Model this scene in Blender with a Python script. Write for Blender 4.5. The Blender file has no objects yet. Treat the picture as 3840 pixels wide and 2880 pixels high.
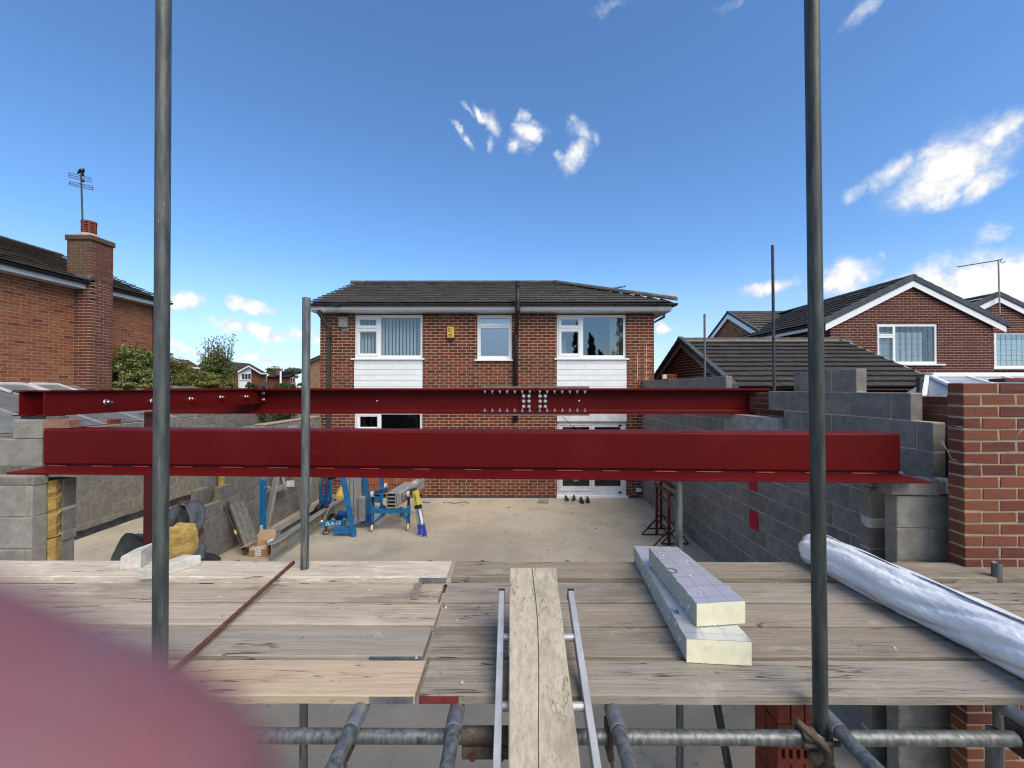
import bpy, bmesh, math, random
from mathutils import Vector, Matrix, Euler

# ------------------------------------------------------------------ camera, sky, sun, exposure
SC = bpy.context.scene
COL = SC.collection
FPX = 1571.0                       # focal length in pixels of the 3840 x 2880 photograph
EYE = Vector((0.0, 0.0, 2.77))
cam_d = bpy.data.cameras.new('camera')
cam = bpy.data.objects.new('camera', cam_d)
COL.objects.link(cam)
cam_d.sensor_width = 36.0
cam_d.sensor_fit = 'HORIZONTAL'
cam_d.lens = 36.0 * FPX / 3840.0
cam_d.clip_start = 0.002
cam_d.clip_end = 2000.0
cam.location = EYE
cam.rotation_euler = (math.radians(90) + math.atan(15 / FPX), 0, math.atan(5 / FPX))
cam_d.dof.use_dof = True           # a phone's tiny lens: sharp from the scaffold on, soft at the finger on it
cam_d.dof.focus_distance = 3.2
cam_d.dof.aperture_fstop = 5.5
SC.camera = cam
CAMR = Euler(cam.rotation_euler).to_matrix()

def ray(px, py):
    return CAMR @ Vector(((px - 1920) / FPX, (1440 - py) / FPX, -1.0))
def P(px, py, Y):                  # the point at depth Y (metres from the lens) seen at a photo pixel
    d = ray(px, py)
    return EYE + d * (Y / d.y)
def F(px, py, z=0.0):              # the point at height z seen at a photo pixel
    d = ray(px, py)
    return EYE + d * ((z - EYE.z) / d.z)

SUN_EL, SUN_AZ = math.radians(48), math.radians(142)   # azimuth clockwise from +Y; behind the photographer, to the right
sd = Vector((math.sin(SUN_AZ) * math.cos(SUN_EL), math.cos(SUN_AZ) * math.cos(SUN_EL), math.sin(SUN_EL)))
sun_d = bpy.data.lights.new('sun', 'SUN')
sun = bpy.data.objects.new('sun', sun_d)
COL.objects.link(sun)
sun_d.energy = 1.5
sun_d.angle = math.radians(48)
sun_d.color = (1.0, 0.87, 0.70)
sun.rotation_euler = (-sd).to_track_quat('-Z', 'Y').to_euler()
sun.location = (0, -20, 30)

VS = SC.view_settings
SC.display_settings.display_device = 'sRGB'
VS.view_transform = 'Standard'
VS.look = 'None'
VS.exposure = 1.42
VS.gamma = 1.0
VS.use_curve_mapping = False
SC.render.engine = 'CYCLES'
SC.cycles.max_bounces = 8
SC.cycles.diffuse_bounces = 4
SC.cycles.glossy_bounces = 4
SC.cycles.transmission_bounces = 6
SC.cycles.transparent_max_bounces = 12
SC.cycles.caustics_reflective = False
SC.cycles.caustics_refractive = False
SC.cycles.use_denoising = True
SC.cycles.pixel_filter_type = 'BLACKMAN_HARRIS'
SC.cycles.filter_width = 1.15

# ------------------------------------------------------------------ node helpers
class NT:
    def __init__(s, tree): s.t = tree
    def n(s, typ, **kw):
        nd = s.t.nodes.new(typ)
        for k, v in kw.items():
            if k.startswith('_'): nd.inputs[k[1:].replace('_', ' ')].default_value = v
            else: setattr(nd, k, v)
        return nd
    def l(s, a, b): s.t.links.new(a, b)
    def m(s, op, a, b=None, c=None, clamp=False):
        nd = s.t.nodes.new('ShaderNodeMath'); nd.operation = op; nd.use_clamp = clamp
        for i, x in enumerate((a, b, c)):
            if x is None: continue
            if isinstance(x, (int, float)): nd.inputs[i].default_value = x
            else: s.l(x, nd.inputs[i])
        return nd.outputs[0]
    def mix(s, fac, a, b, blend='MIX'):
        nd = s.t.nodes.new('ShaderNodeMix'); nd.data_type = 'RGBA'; nd.blend_type = blend
        for i, x in ((0, fac), (6, a), (7, b)):
            if isinstance(x, (int, float)): nd.inputs[i].default_value = x
            elif isinstance(x, (tuple, list)): nd.inputs[i].default_value = tuple(x) + ((1,) if len(x) == 3 else ())
            else: s.l(x, nd.inputs[i])
        return nd.outputs[2]
    def step(s, v, lo, hi, a=0.0, b=1.0):
        nd = s.t.nodes.new('ShaderNodeMapRange'); nd.interpolation_type = 'SMOOTHSTEP'
        s.l(v, nd.inputs[0])
        for i, x in ((1, lo), (2, hi), (3, a), (4, b)): nd.inputs[i].default_value = x
        return nd.outputs[0]
    def noise(s, vec, scale, detail=5, rough=.55, dist=0.0, lac=2.0):
        nd = s.n('ShaderNodeTexNoise'); nd.inputs['Scale'].default_value = scale
        nd.inputs['Detail'].default_value = detail; nd.inputs['Roughness'].default_value = rough
        nd.inputs['Distortion'].default_value = dist
        if vec is not None: s.l(vec, nd.inputs['Vector'])
        return nd.outputs[0]

# ------------------------------------------------------------------ world: clear blue sky with scattered cumulus
world = bpy.data.worlds.new('World')
SC.world = world
world.use_nodes = True
W = NT(world.node_tree)
W.t.nodes.clear()
w_out = W.n('ShaderNodeOutputWorld')
w_bg = W.n('ShaderNodeBackground', _Strength=0.085)
w_sky = W.n('ShaderNodeTexSky')
w_sky.sky_type = 'NISHITA'
w_sky.sun_disc = False
w_sky.sun_elevation = SUN_EL
w_sky.sun_rotation = SUN_AZ
w_sky.altitude = 60
w_sky.air_density = 1.0
w_sky.dust_density = 0.35
w_sky.ozone_density = 2.2
tc = W.n('ShaderNodeTexCoord')
sep = W.n('ShaderNodeSeparateXYZ')
W.l(tc.outputs['Generated'], sep.inputs[0])
wn = W.n('ShaderNodeTexNoise', _Scale=9.0, _Detail=6.0, _Roughness=.6); W.l(tc.outputs['Generated'], wn.inputs['Vector'])
wsep = W.n('ShaderNodeSeparateColor'); W.l(wn.outputs['Color'], wsep.inputs[0])
el0 = W.m('ARCSINE', sep.outputs[2])
az = W.m('ADD', W.m('ARCTAN2', sep.outputs[0], sep.outputs[1]), W.m('MULTIPLY', W.m('SUBTRACT', wsep.outputs[0], .5), .13))
el = W.m('ADD', el0, W.m('MULTIPLY', W.m('SUBTRACT', wsep.outputs[1], .5), .09))
def cloud_dir(px, py):             # photo pixel on the 2212-wide view -> azimuth, elevation
    d = ray(px * 1.736, py * 1.736).normalized()
    return math.atan2(d.x, d.y), math.asin(d.z)
CL = [(985, 288, 26, 10, -.7, .85), (1012, 314, 26, 11, -.8, .85), (1012, 246, 26, 9, -.7, .68), (1045, 262, 28, 18, -.6, .8), (1072, 280, 30, 26, -.9, .85), (1068, 316, 14, 30, 0, .6),
      (1130, 246, 14, 26, -.2, .75), (1144, 282, 28, 34, .2, 1.0), (1124, 318, 24, 26, .5, .85), (1238, 250, 22, 18, 0, .62), (1250, 288, 40, 36, -.6, .98), (1236, 330, 46, 32, .1, 1.0), (1196, 330, 24, 16, .2, .75), (1288, 300, 22, 26, 0, .75),
      (2185, 285, 90, 46, .45, 1.1), (2090, 345, 110, 46, .3, 1.1), (2070, 360, 230, 80, .42, .98), (1925, 370, 90, 34, .35, .85), (2030, 425, 90, 36, .35, .95), (2140, 395, 90, 42, .45, 1.0), (1830, 423, 42, 26, .2, .7),
      (2150, 492, 75, 34, .35, .62),
      (2090, 615, 260, 80, .12, 1.5), (1660, 614, 85, 24, 0, 1.0), (1815, 596, 95, 46, 0, 1.0), (1890, 545, 22, 15, 0, .5),
      (1320, 4, 80, 18, 0, .42), (1600, 0, 150, 14, .05, .42), (1860, 6, 70, 32, .5, .6),
      (385, 655, 62, 30, -.35, 1.2), (535, 658, 64, 24, -.2, 1.15), (555, 716, 125, 24, -.12, 1.15), (690, 728, 90, 26, -.1, 1.1),
      (570, 775, 80, 16, 0, .9), (395, 765, 60, 20, -.1, 1.0), (630, 790, 60, 10, 0, .8), (1441, 709, 30, 16, 0, 1.15)]
blobs = []
for (px, py, rx, ry, rot, amp) in CL:
    a0, e0 = cloud_dir(px, py)
    a1, _ = cloud_dir(px + rx, py); _, e1 = cloud_dir(px, py - ry)
    blobs.append((a0, e0, abs(a1 - a0), abs(e1 - e0), rot, amp))
rc = random.Random(5)
for i in range(16):                # unseen clouds round the rest of the sky, enlarged to add neutral fill light
    a0 = math.radians(70 + i * 13.6 + rc.uniform(-5, 5))
    e0 = math.radians(rc.choice((6, 12, 20, 30, 44, 55)) + rc.uniform(-3, 3))
    blobs.append((a0 if a0 < math.pi else a0 - 2 * math.pi, e0, rc.uniform(.2, .42), rc.uniform(.09, .2), rc.uniform(-.3, .3), rc.uniform(.9, 1.3)))
blobs.append((SUN_AZ if SUN_AZ < math.pi else SUN_AZ - 2 * math.pi, SUN_EL, 0.62, .36, 0, 1.35))   # the one in front of the sun
field = None
for (a0, e0, ra, re, rot, amp) in blobs:
    da = W.m('SUBTRACT', az, a0); de = W.m('SUBTRACT', el, e0)
    c, s_ = math.cos(rot), math.sin(rot)
    u = W.m('MULTIPLY_ADD', da, c / ra, W.m('MULTIPLY', de, s_ / ra))
    v = W.m('MULTIPLY_ADD', da, -s_ / re, W.m('MULTIPLY', de, c / re))
    d2 = W.m('ADD', W.m('MULTIPLY', u, u), W.m('MULTIPLY', v, v))
    f = W.m('MULTIPLY', W.m('POWER', 2.718, W.m('MULTIPLY', d2, -1.1)), amp)
    field = f if field is None else W.m('MAXIMUM', field, f)
n1 = W.noise(tc.outputs['Generated'], 11, 10, .66, .3)
n2 = W.noise(tc.outputs['Generated'], 34, 6, .6, .5)
nn = W.m('ADD', W.m('MULTIPLY', W.m('SUBTRACT', n1, .5), 3.1), W.m('MULTIPLY', W.m('SUBTRACT', n2, .5), 1.3))
body = W.m('ADD', W.m('SUBTRACT', field, .33), W.m('MULTIPLY', nn, W.m('ADD', W.m('MULTIPLY', field, .62), .02)))
cm = W.step(body, -.12, .66)
up = W.m('MULTIPLY', W.step(el, 0.0, .9), .8)
tone = W.step(W.m('ADD', body, W.m('MULTIPLY', W.m('SUBTRACT', n2, .5), 1.6)), .05, .85)
csun = W.mix(tone, (3.25, 3.55, 3.95), (4.55, 4.5, 4.45))
skyc = W.mix(1.0, w_sky.outputs[0], (0.54, 0.745, 0.93), 'MULTIPLY')
haze = W.step(el0, .0, .30, .46, 0.0)          # thin milky air low over the roofs
W.l(W.mix(W.m('MAXIMUM', cm, haze), skyc, csun), w_bg.inputs['Color'])
W.l(w_bg.outputs[0], w_out.inputs['Surface'])

# ------------------------------------------------------------------ materials
def rgb(r, g, b):                  # sRGB 0..255 -> linear
    f = lambda c: c / 12.92 if c <= .04045 else ((c + .055) / 1.055) ** 2.4
    return tuple(f(x / 255) for x in (r, g, b))
def mat(name, c1, c2=None, scale=6, stretch=(1, 1, 1), detail=6, mixlo=.35, mixhi=.65, rough=.8, metal=0.0, spec=.4,
        rnd=0.0, palette=None, pal_mix=1.0, bump=0.0, bscale=60, bstretch=(1, 1, 1), spots=(), rough_var=0.0, offset=True,
        dist=0.0, sub=0.0, coat=0.0, bumpdist=.01, cracks=()):
    m = bpy.data.materials.new(name); m.use_nodes = True
    T = NT(m.node_tree); bs = T.t.nodes['Principled BSDF']
    tc = T.n('ShaderNodeTexCoord'); oi = T.n('ShaderNodeObjectInfo'); ge = T.n('ShaderNodeNewGeometry')
    r = T.m('FRACT', T.m('ADD', oi.outputs['Random'], ge.outputs['Random Per Island']))
    if offset:
        vo = T.n('ShaderNodeVectorMath', operation='ADD')
        cb = T.n('ShaderNodeCombineXYZ')
        T.l(T.m('MULTIPLY', r, 37.0), cb.inputs[0]); T.l(T.m('MULTIPLY', r, 71.0), cb.inputs[1]); T.l(T.m('MULTIPLY', r, 53.0), cb.inputs[2])
        T.l(tc.outputs['Object'], vo.inputs[0]); T.l(cb.outputs[0], vo.inputs[1])
        vec = vo.outputs[0]
    else: vec = tc.outputs['Object']
    def stretched(st):
        if tuple(st) == (1, 1, 1): return vec
        mp = T.n('ShaderNodeMapping'); mp.inputs['Scale'].default_value = st
        T.l(vec, mp.inputs[0]); return mp.outputs[0]
    col = None
    if palette:
        cr = T.n('ShaderNodeValToRGB'); cr.color_ramp.interpolation = 'CONSTANT'
        els = cr.color_ramp.elements
        while len(els) < len(palette): els.new(.5)
        tot = sum(p[1] for p in palette); acc = 0
        for e, p in zip(els, palette):
            e.position = acc / tot; e.color = tuple(p[0]) + (1,); acc += p[1]
        T.l(r, cr.inputs[0]); col = cr.outputs[0]
        if pal_mix < 1: col = T.mix(pal_mix, c1, col)
    base = col if col is not None else None
    if c2 is not None:
        f = T.step(T.noise(stretched(stretch), scale, detail, .6, dist), mixlo, mixhi)
        col = T.mix(f, c1 if base is None else base, c2) if base is None else T.mix(T.m('MULTIPLY', f, .55), base, c2)
    if col is None:
        rg = T.n('ShaderNodeRGB'); rg.outputs[0].default_value = tuple(c1) + (1,); col = rg.outputs[0]
    if rnd:
        hs = T.n('ShaderNodeHueSaturation')
        r2 = T.m('FRACT', T.m('MULTIPLY', r, 17.31))
        T.l(T.m('MULTIPLY_ADD', r2, 2 * rnd, 1 - rnd), hs.inputs['Value']); T.l(col, hs.inputs['Color']); col = hs.outputs[0]
    for (sc_, sscale, lo, hi, sst, amt) in spots:
        f = T.m('MULTIPLY', T.step(T.noise(stretched(sst), sscale, 5, .6), lo, hi), amt)
        col = T.mix(f, col, sc_)
    for (cs, cst, wd, cc, camt) in cracks:      # thin broken lines that follow the grain
        nz_ = T.noise(stretched(cst), cs, 4, .55)
        ln_ = T.step(T.m('ABSOLUTE', T.m('SUBTRACT', nz_, .5)), 0.0, wd, 1.0, 0.0)
        mk_ = T.step(T.noise(vec, 2.3, 2), .46, .60)
        col = T.mix(T.m('MULTIPLY', T.m('MULTIPLY', ln_, mk_), camt), col, cc)
    T.l(col, bs.inputs['Base Color'])
    bs.inputs['Roughness'].default_value = rough
    if rough_var:
        T.l(T.m('MULTIPLY_ADD', T.noise(vec, scale * 2, 4), rough_var * 2, rough - rough_var), bs.inputs['Roughness'])
    bs.inputs['Metallic'].default_value = metal
    bs.inputs['Specular IOR Level'].default_value = spec
    if coat: bs.inputs['Coat Weight'].default_value = coat
    if sub:
        bs.inputs['Subsurface Weight'].default_value = sub; bs.inputs['Subsurface Radius'].default_value = (.004, .0015, .001)
    if bump:
        bp = T.n('ShaderNodeBump'); bp.inputs['Strength'].default_value = bump; bp.inputs['Distance'].default_value = bumpdist
        T.l(T.noise(stretched(bstretch), bscale, 6, .65), bp.inputs['Height']); T.l(bp.outputs[0], bs.inputs['Normal'])
    return m

S1 = (1, 1, 1)
MT = {}
MT['soil'] = mat('soil', rgb(112, 100, 84), rgb(84, 76, 66), 3, bump=.6, bscale=9, offset=False, spots=[(rgb(150, 140, 125), 14, .55, .62, S1, .7)])
MT['slab'] = mat('power_floated_concrete', rgb(186, 176, 156), rgb(167, 158, 140), 1.1, detail=9, rough=.82, offset=False, bump=.12, bscale=70,
                 spots=[(rgb(186, 178, 160), 2.3, .52, .68, (1, .35, 1), .6), (rgb(128, 120, 104), 5, .60, .72, (1, .5, 1), .5), (rgb(196, 190, 176), 30, .66, .7, S1, .5),
                        (rgb(138, 132, 120), .45, .5, .62, (1, 1, 1), .35)])
MT['mortar'] = mat('sandy_mortar', rgb(226, 190, 164), rgb(204, 170, 148), 9, rough=.95, bump=.4, bscale=120, offset=False)
MT['mortar_grey'] = mat('grey_mortar', rgb(196, 188, 168), rgb(170, 164, 148), 9, rough=.95, bump=.4, bscale=120, offset=False)
MT['mortar_pale'] = mat('pale_mortar', rgb(158, 147, 126), rgb(140, 131, 113), 9, rough=.95, bump=.4, bscale=120, offset=False)
MT['mortar_left'] = mat('weathered_mortar', rgb(186, 150, 120), rgb(164, 132, 106), 7, rough=.95, bump=.3, bscale=120, offset=False)
MT['brick_house'] = mat('multi_red_brick', rgb(104, 56, 42), rgb(84, 58, 44), 26, palette=[(rgb(114, 54, 36), 4), (rgb(92, 46, 34), 4), (rgb(108, 62, 42), 3), (rgb(78, 44, 36), 3), (rgb(124, 66, 42), 2), (rgb(132, 58, 38), 1), (rgb(100, 70, 48), 2)],
                        rnd=.14, rough=.92, bump=.5, bscale=160, spots=[(rgb(130, 108, 88), 40, .66, .72, S1, .3)])
MT['brick_left'] = mat('rustic_orange_brick', rgb(120, 74, 54), rgb(104, 70, 54), 18, palette=[(rgb(152, 92, 64), 6), (rgb(144, 86, 60), 6), (rgb(158, 100, 70), 4), (rgb(134, 74, 54), 3), (rgb(104, 58, 46), 1), (rgb(148, 108, 78), 2)],
                       rnd=.09, rough=.93, bump=.5, bscale=130)
MT['brick_chimney'] = mat('brown_stack_brick', rgb(106, 62, 50), rgb(86, 62, 52), 14, palette=[(rgb(110, 64, 50), 4), (rgb(98, 58, 48), 3), (rgb(114, 74, 58), 2), (rgb(88, 58, 50), 2)], rnd=.1, rough=.94, bump=.5, bscale=130)
MT['brick_stack'] = mat('sooty_brick', rgb(100, 78, 64), rgb(86, 72, 60), 14, rnd=.1, rough=.95, bump=.5, bscale=130)
MT['brick_right'] = mat('dark_red_brick', rgb(92, 42, 38), rgb(78, 40, 36), 24, palette=[(rgb(84, 41, 36), 5), (rgb(76, 38, 34), 4), (rgb(90, 48, 41), 3)], rnd=.08, rough=.92, bump=.4, bscale=160)
MT['brick_new'] = mat('new_facing_brick', rgb(136, 78, 58), rgb(112, 66, 52), 18, stretch=(.6, 1, 2.2), palette=[(rgb(118, 68, 50), 4), (rgb(108, 57, 45), 3), (rgb(90, 48, 44), 3), (rgb(122, 76, 54), 3)],
                      rnd=.09, rough=.9, bump=.6, bscale=80, spots=[(rgb(190, 168, 150), 30, .68, .74, S1, .35), (rgb(70, 40, 36), 24, .58, .70, (.7, 1, 1.6), .5)])
MT['brick_orange'] = mat('orange_perforated_brick', rgb(122, 58, 40), rgb(104, 49, 35), 20, rnd=.1, rough=.9, bump=.3, bscale=120)
MT['brick_solid'] = mat('engineering_brick', rgb(148, 112, 94), rgb(126, 92, 78), 20, rough=.9, bump=.5, bscale=140)
MT['block'] = mat('dense_concrete_block', rgb(136, 133, 127), rgb(116, 114, 110), 9, stretch=S1, rnd=.10, rough=.95, bump=.9, bscale=150, bumpdist=.006,
                  spots=[(rgb(66, 66, 66), 110, .56, .66, S1, .75), (rgb(168, 166, 158), 95, .62, .69, S1, .7), (rgb(140, 138, 130), 4, .55, .75, S1, .5)])
MT['block_light'] = mat('pale_concrete_block', rgb(150, 148, 142), rgb(130, 129, 124), 9, rnd=.06, rough=.95, bump=.9, bscale=150, bumpdist=.006,
                        spots=[(rgb(92, 91, 88), 110, .56, .66, S1, .65), (rgb(194, 191, 182), 95, .62, .69, S1, .6)])
MT['padstone'] = mat('cast_padstone', rgb(164, 164, 162), rgb(140, 141, 141), 7, rough=.9, bump=.3, bscale=90, spots=[(rgb(120, 104, 80), 3, .55, .7, (1, 1, .4), .5)])
MT['white_block'] = mat('white_aerated_block', rgb(206, 204, 198), rgb(182, 180, 174), 14, rough=.95, bump=.6, bscale=60)
MT['wool'] = mat('mineral_wool', rgb(222, 194, 122), rgb(196, 164, 92), 9, stretch=(1, 1, 3), rough=1.0, bump=1.0, bscale=34, bstretch=(1, 1, 4), bumpdist=.03, spots=[(rgb(150, 116, 60), 30, .6, .7, (1, 1, 4), .7)])
MT['membrane'] = mat('black_membrane', rgb(34, 34, 36), rgb(52, 52, 54), 8, rough=.6, bump=.5, bscale=30)
MT['felt'] = mat('grey_membrane_sheet', rgb(84, 90, 98), rgb(66, 70, 76), 6, rough=.65, bump=.5, bscale=24, spots=[(rgb(120, 126, 132), 9, .58, .7, S1, .5)])
MT['red'] = mat('red_oxide_paint', rgb(93, 16, 16), rgb(86, 14, 14), 1.0, rough=.5, spec=.12, offset=False, rough_var=.06,
                spots=[(rgb(150, 84, 80), 26, .72, .76, (1, 1, 2.5), .4), (rgb(140, 76, 72), 7, .70, .73, (.5, 1, 3), .35), (rgb(150, 110, 100), 60, .73, .76, S1, .5), (rgb(110, 30, 30), 1.6, .55, .75, S1, .3)], bump=.04, bscale=40)
MT['red_edge'] = mat('red_weld', rgb(132, 56, 56), rgb(112, 40, 42), 30, rough=.5)
MT['red_post'] = mat('scuffed_red_oxide', rgb(78, 20, 23), rgb(64, 17, 20), 5, rough=.5, spots=[(rgb(170, 140, 136), 18, .70, .74, (1, 1, .6), .7)])
MT['galv_plate'] = mat('grey_primed_steel', rgb(120, 120, 120), rgb(98, 98, 98), 9, rough=.6, metal=.3)
MT['bolt'] = mat('zinc_bolt', (.78, .76, .74), rough=.28, metal=1.0)
MT['tube'] = mat('galvanised_tube', rgb(124, 128, 128), rgb(88, 94, 95), 7, stretch=(6, 6, .8), detail=9, rough=.46, metal=.5, rough_var=.12, bump=.12, bscale=55,
                 spots=[(rgb(58, 62, 62), 6, .56, .68, (8, 8, .6), .65), (rgb(186, 188, 184), 36, .68, .72, (2, 2, .5), .6), (rgb(120, 112, 96), 9, .64, .72, (3, 3, 1), .3)])
MT['tube_dark'] = mat('weathered_tube', rgb(74, 79, 77), rgb(52, 57, 57), 7, stretch=(6, 6, .8), detail=9, rough=.5, metal=.35, rough_var=.1, bump=.12, bscale=55,
                      spots=[(rgb(104, 108, 105), 6, .58, .68, (8, 8, .5), .6), (rgb(176, 176, 170), 40, .70, .735, (2, 2, .5), .7)])
MT['tube_mid'] = mat('mid_grey_tube', rgb(92, 97, 96), rgb(64, 70, 70), 7, stretch=(6, 6, .8), detail=9, rough=.5, metal=.35, rough_var=.1, bump=.12, bscale=55,
                      spots=[(rgb(140, 144, 142), 6, .58, .68, (8, 8, .5), .5), (rgb(62, 66, 66), 5, .56, .68, (9, 9, .4), .6), (rgb(190, 190, 184), 40, .70, .735, (2, 2, .5), .8)])
MT['coupler'] = mat('rusty_coupler', rgb(92, 82, 72), rgb(70, 64, 58), 22, rough=.75, metal=.3, spots=[(rgb(112, 74, 54), 18, .58, .68, S1, .6), (rgb(140, 132, 112), 16, .6, .7, S1, .5)], bump=.4, bscale=70)
MT['rust'] = mat('rusty_steel', rgb(106, 66, 48), rgb(82, 50, 38), 40, rough=.9, bump=.6, bscale=150, spots=[(rgb(140, 100, 76), 60, .6, .68, S1, .6)])
MT['alu'] = mat('worn_aluminium', rgb(184, 186, 188), rgb(164, 167, 170), 12, stretch=(1, 1, .4), rough=.45, metal=.45, rough_var=.1, spots=[(rgb(110, 112, 116), 60, .62, .7, S1, .5)])
MT['alu_dull'] = mat('dull_aluminium', rgb(164, 165, 164), rgb(140, 142, 142), 10, stretch=(3, 3, .5), rough=.5, metal=.2, spots=[(rgb(88, 90, 92), 30, .62, .7, S1, .5)])
def wood(name, c1, c2, dark, ax=0, stains=()):
    g = lambda a, b: tuple(a if k == ax else b for k in range(3))
    return mat(name, c1, c2, 2.0, stretch=g(1.1, 30), detail=10, mixlo=.30, mixhi=.72, rough=.92, spec=.15, bump=.5, bscale=4, bstretch=g(1.0, 42), bumpdist=.003, dist=.2, rnd=.09,
               cracks=((1.0, g(.55, 9), .010, tuple(c * .3 for c in dark), .9), (2.2, g(.5, 12), .012, tuple(c * .5 for c in dark), .6)),
               spots=[(dark, 3.2, .55, .70, g(.7, 40), .55), (dark, 2.4, .50, .70, g(.7, 2.0), .5), (rgb(186, 178, 164), 5.5, .62, .72, (1, 1, 1), .4), (rgb(196, 190, 178), 45, .69, .72, (1, 1, 1), .6), (tuple(c * .45 for c in dark), 5, .66, .69, g(.5, 44), .85),
                      (tuple(c * .6 for c in dark), 20, .665, .74, g(.5, 1), .6), (tuple(c * .5 for c in dark), 11, .70, .72, (5, 5, 5) if False else (3, 1.2, 3), .5), (tuple(min(1, c * 1.25) for c in c1), 2.6, .58, .72, g(.7, 3.2), .45)] + list(stains))
MT['wood'] = wood('grey_weathered_board', rgb(158, 151, 139), rgb(140, 133, 122), rgb(92, 86, 78), stains=[(rgb(166, 150, 124), 2.2, .6, .74, (.8, 3, 3), .5)])
MT['wood2'] = wood('brown_weathered_board', rgb(152, 143, 130), rgb(134, 125, 113), rgb(88, 80, 72), stains=[(rgb(178, 168, 152), 3.0, .62, .70, (.9, 3.4, 3.4), .45)])
MT['wood_pale'] = wood('pale_weathered_board', rgb(178, 166, 150), rgb(156, 146, 132), rgb(112, 102, 92), stains=[(rgb(198, 186, 166), 2.4, .56, .7, (.8, 3, 3), .5)])
MT['wood_new'] = wood('yellow_new_board', rgb(184, 167, 143), rgb(168, 152, 130), rgb(136, 118, 96), stains=[(rgb(134, 114, 92), 2.6, .60, .74, (.8, 4, 4), .55)])
MT['wood_white'] = wood('dusty_white_board', rgb(204, 194, 178), rgb(184, 174, 158), rgb(150, 140, 124), stains=[(rgb(224, 216, 204), 12, .55, .65, (.7, 4, 4), .7)])
MT['wood_plank'] = wood('bleached_plank', rgb(180, 172, 154), rgb(158, 150, 132), rgb(112, 102, 88), ax=1, stains=[(rgb(140, 130, 104), 1.8, .56, .72, (3, .8, 3), .4)])
MT['band'] = mat('galvanised_band', rgb(140, 144, 148), rgb(112, 116, 122), 20, rough=.5, metal=.6)
MT['band_red'] = mat('red_painted_band', rgb(122, 50, 47), rgb(104, 44, 42), 20, rough=.7, spots=[(rgb(170, 140, 136), 40, .66, .72, S1, .6)])
MT['black'] = mat('black_plastic', rgb(28, 28, 30), rough=.45)
MT['grey_plastic'] = mat('dark_grey_plastic', rgb(62, 60, 58), rgb(54, 52, 50), 6, rough=.5)
MT['gutter'] = mat('brown_black_gutter', rgb(56, 54, 54), rgb(46, 44, 44), 6, rough=.4)
MT['upvc'] = mat('white_upvc', rgb(232, 234, 236), rough=.35, spec=.5)
MT['upvc_grey'] = mat('weathered_upvc', rgb(214, 216, 218), rgb(196, 198, 202), 5, rough=.45)
MT['cladding'] = mat('white_cladding', rgb(230, 233, 234), rgb(222, 224, 224), 4, rough=.4)
MT['tile'] = mat('grey_brown_concrete_tile', rgb(90, 86, 82), rgb(76, 72, 69), 7, rnd=.10, rough=.93, bump=.4, bscale=80, spots=[(rgb(58, 56, 54), 5, .58, .7, S1, .5), (rgb(120, 116, 106), 40, .68, .72, S1, .5)])
MT['tile_dark'] = mat('charcoal_tile', rgb(66, 62, 60), rgb(54, 52, 50), 7, rnd=.12, rough=.93, bump=.4, bscale=80, spots=[(rgb(92, 88, 82), 30, .66, .72, S1, .4)])
MT['tile_left'] = mat('mossy_brown_tile', rgb(80, 72, 62), rgb(66, 60, 52), 7, rnd=.12, rough=.95, bump=.5, bscale=60, spots=[(rgb(112, 104, 86), 14, .6, .7, S1, .5)])
MT['tile_lap'] = mat('roofing_underlay', rgb(34, 33, 32), rough=.95)
MT['ridge'] = mat('grey_ridge_tile', rgb(84, 86, 86), rgb(70, 72, 73), 9, rnd=.08, rough=.93, bump=.4, bscale=60)
MT['verge'] = mat('slate_grey_verge_tile', rgb(74, 82, 88), rgb(62, 68, 74), 9, rnd=.08, rough=.8, bump=.2, bscale=60)
MT['lichen'] = mat('lichen_ridge_tile', rgb(88, 84, 74), rgb(72, 70, 66), 9, rough=.95, bump=.6, bscale=60, spots=[(rgb(158, 132, 66), 16, .50, .62, S1, .75)])
MT['lead'] = mat('lead_flashing', rgb(120, 124, 132), rgb(96, 100, 108), 9, rough=.5, metal=.4)
MT['yellow'] = mat('yellow_plastic', rgb(226, 190, 84), rgb(214, 176, 70), 20, rough=.45)
MT['blue'] = mat('chipped_blue_paint', rgb(30, 112, 164), rgb(24, 96, 146), 6, rough=.45, spots=[(rgb(44, 56, 66), 22, .64, .69, S1, .85), (rgb(110, 150, 176), 12, .66, .74, S1, .4)])
MT['blue_deep'] = mat('deep_blue_paint', rgb(24, 88, 152), rgb(18, 70, 126), 8, rough=.45, spots=[(rgb(30, 34, 40), 20, .66, .7, S1, .8)])
MT['steel'] = mat('mill_steel', rgb(148, 148, 144), rgb(124, 124, 121), 5, stretch=(3, .6, 3), rough=.55, metal=.1, spots=[(rgb(138, 112, 88), 6, .62, .74, S1, .6), (rgb(164, 164, 160), 30, .66, .72, S1, .5)])
MT['card'] = mat('brown_cardboard', rgb(168, 130, 92), rgb(152, 116, 80), 8, rough=.9)
MT['card_in'] = mat('inner_cardboard', rgb(190, 160, 130), rgb(178, 148, 118), 8, rough=.9)
MT['white_tape'] = mat('white_label_tape', rgb(220, 214, 208), rough=.6)
MT['ink'] = mat('black_print', rgb(38, 34, 36), rough=.7)
MT['ink_soft'] = mat('grey_print', rgb(96, 108, 128), rough=.5)
MT['rubber'] = mat('grey_rubber', rgb(64, 62, 58), rough=.8)
MT['tyre_white'] = mat('pale_caster_tread', rgb(206, 200, 188), rough=.7)
MT['frp_blue'] = mat('blue_fibreglass', rgb(40, 62, 160), rough=.45)
MT['frp_yellow'] = mat('yellow_fibreglass', rgb(206, 196, 70), rgb(186, 178, 80), 9, rough=.5)
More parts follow.
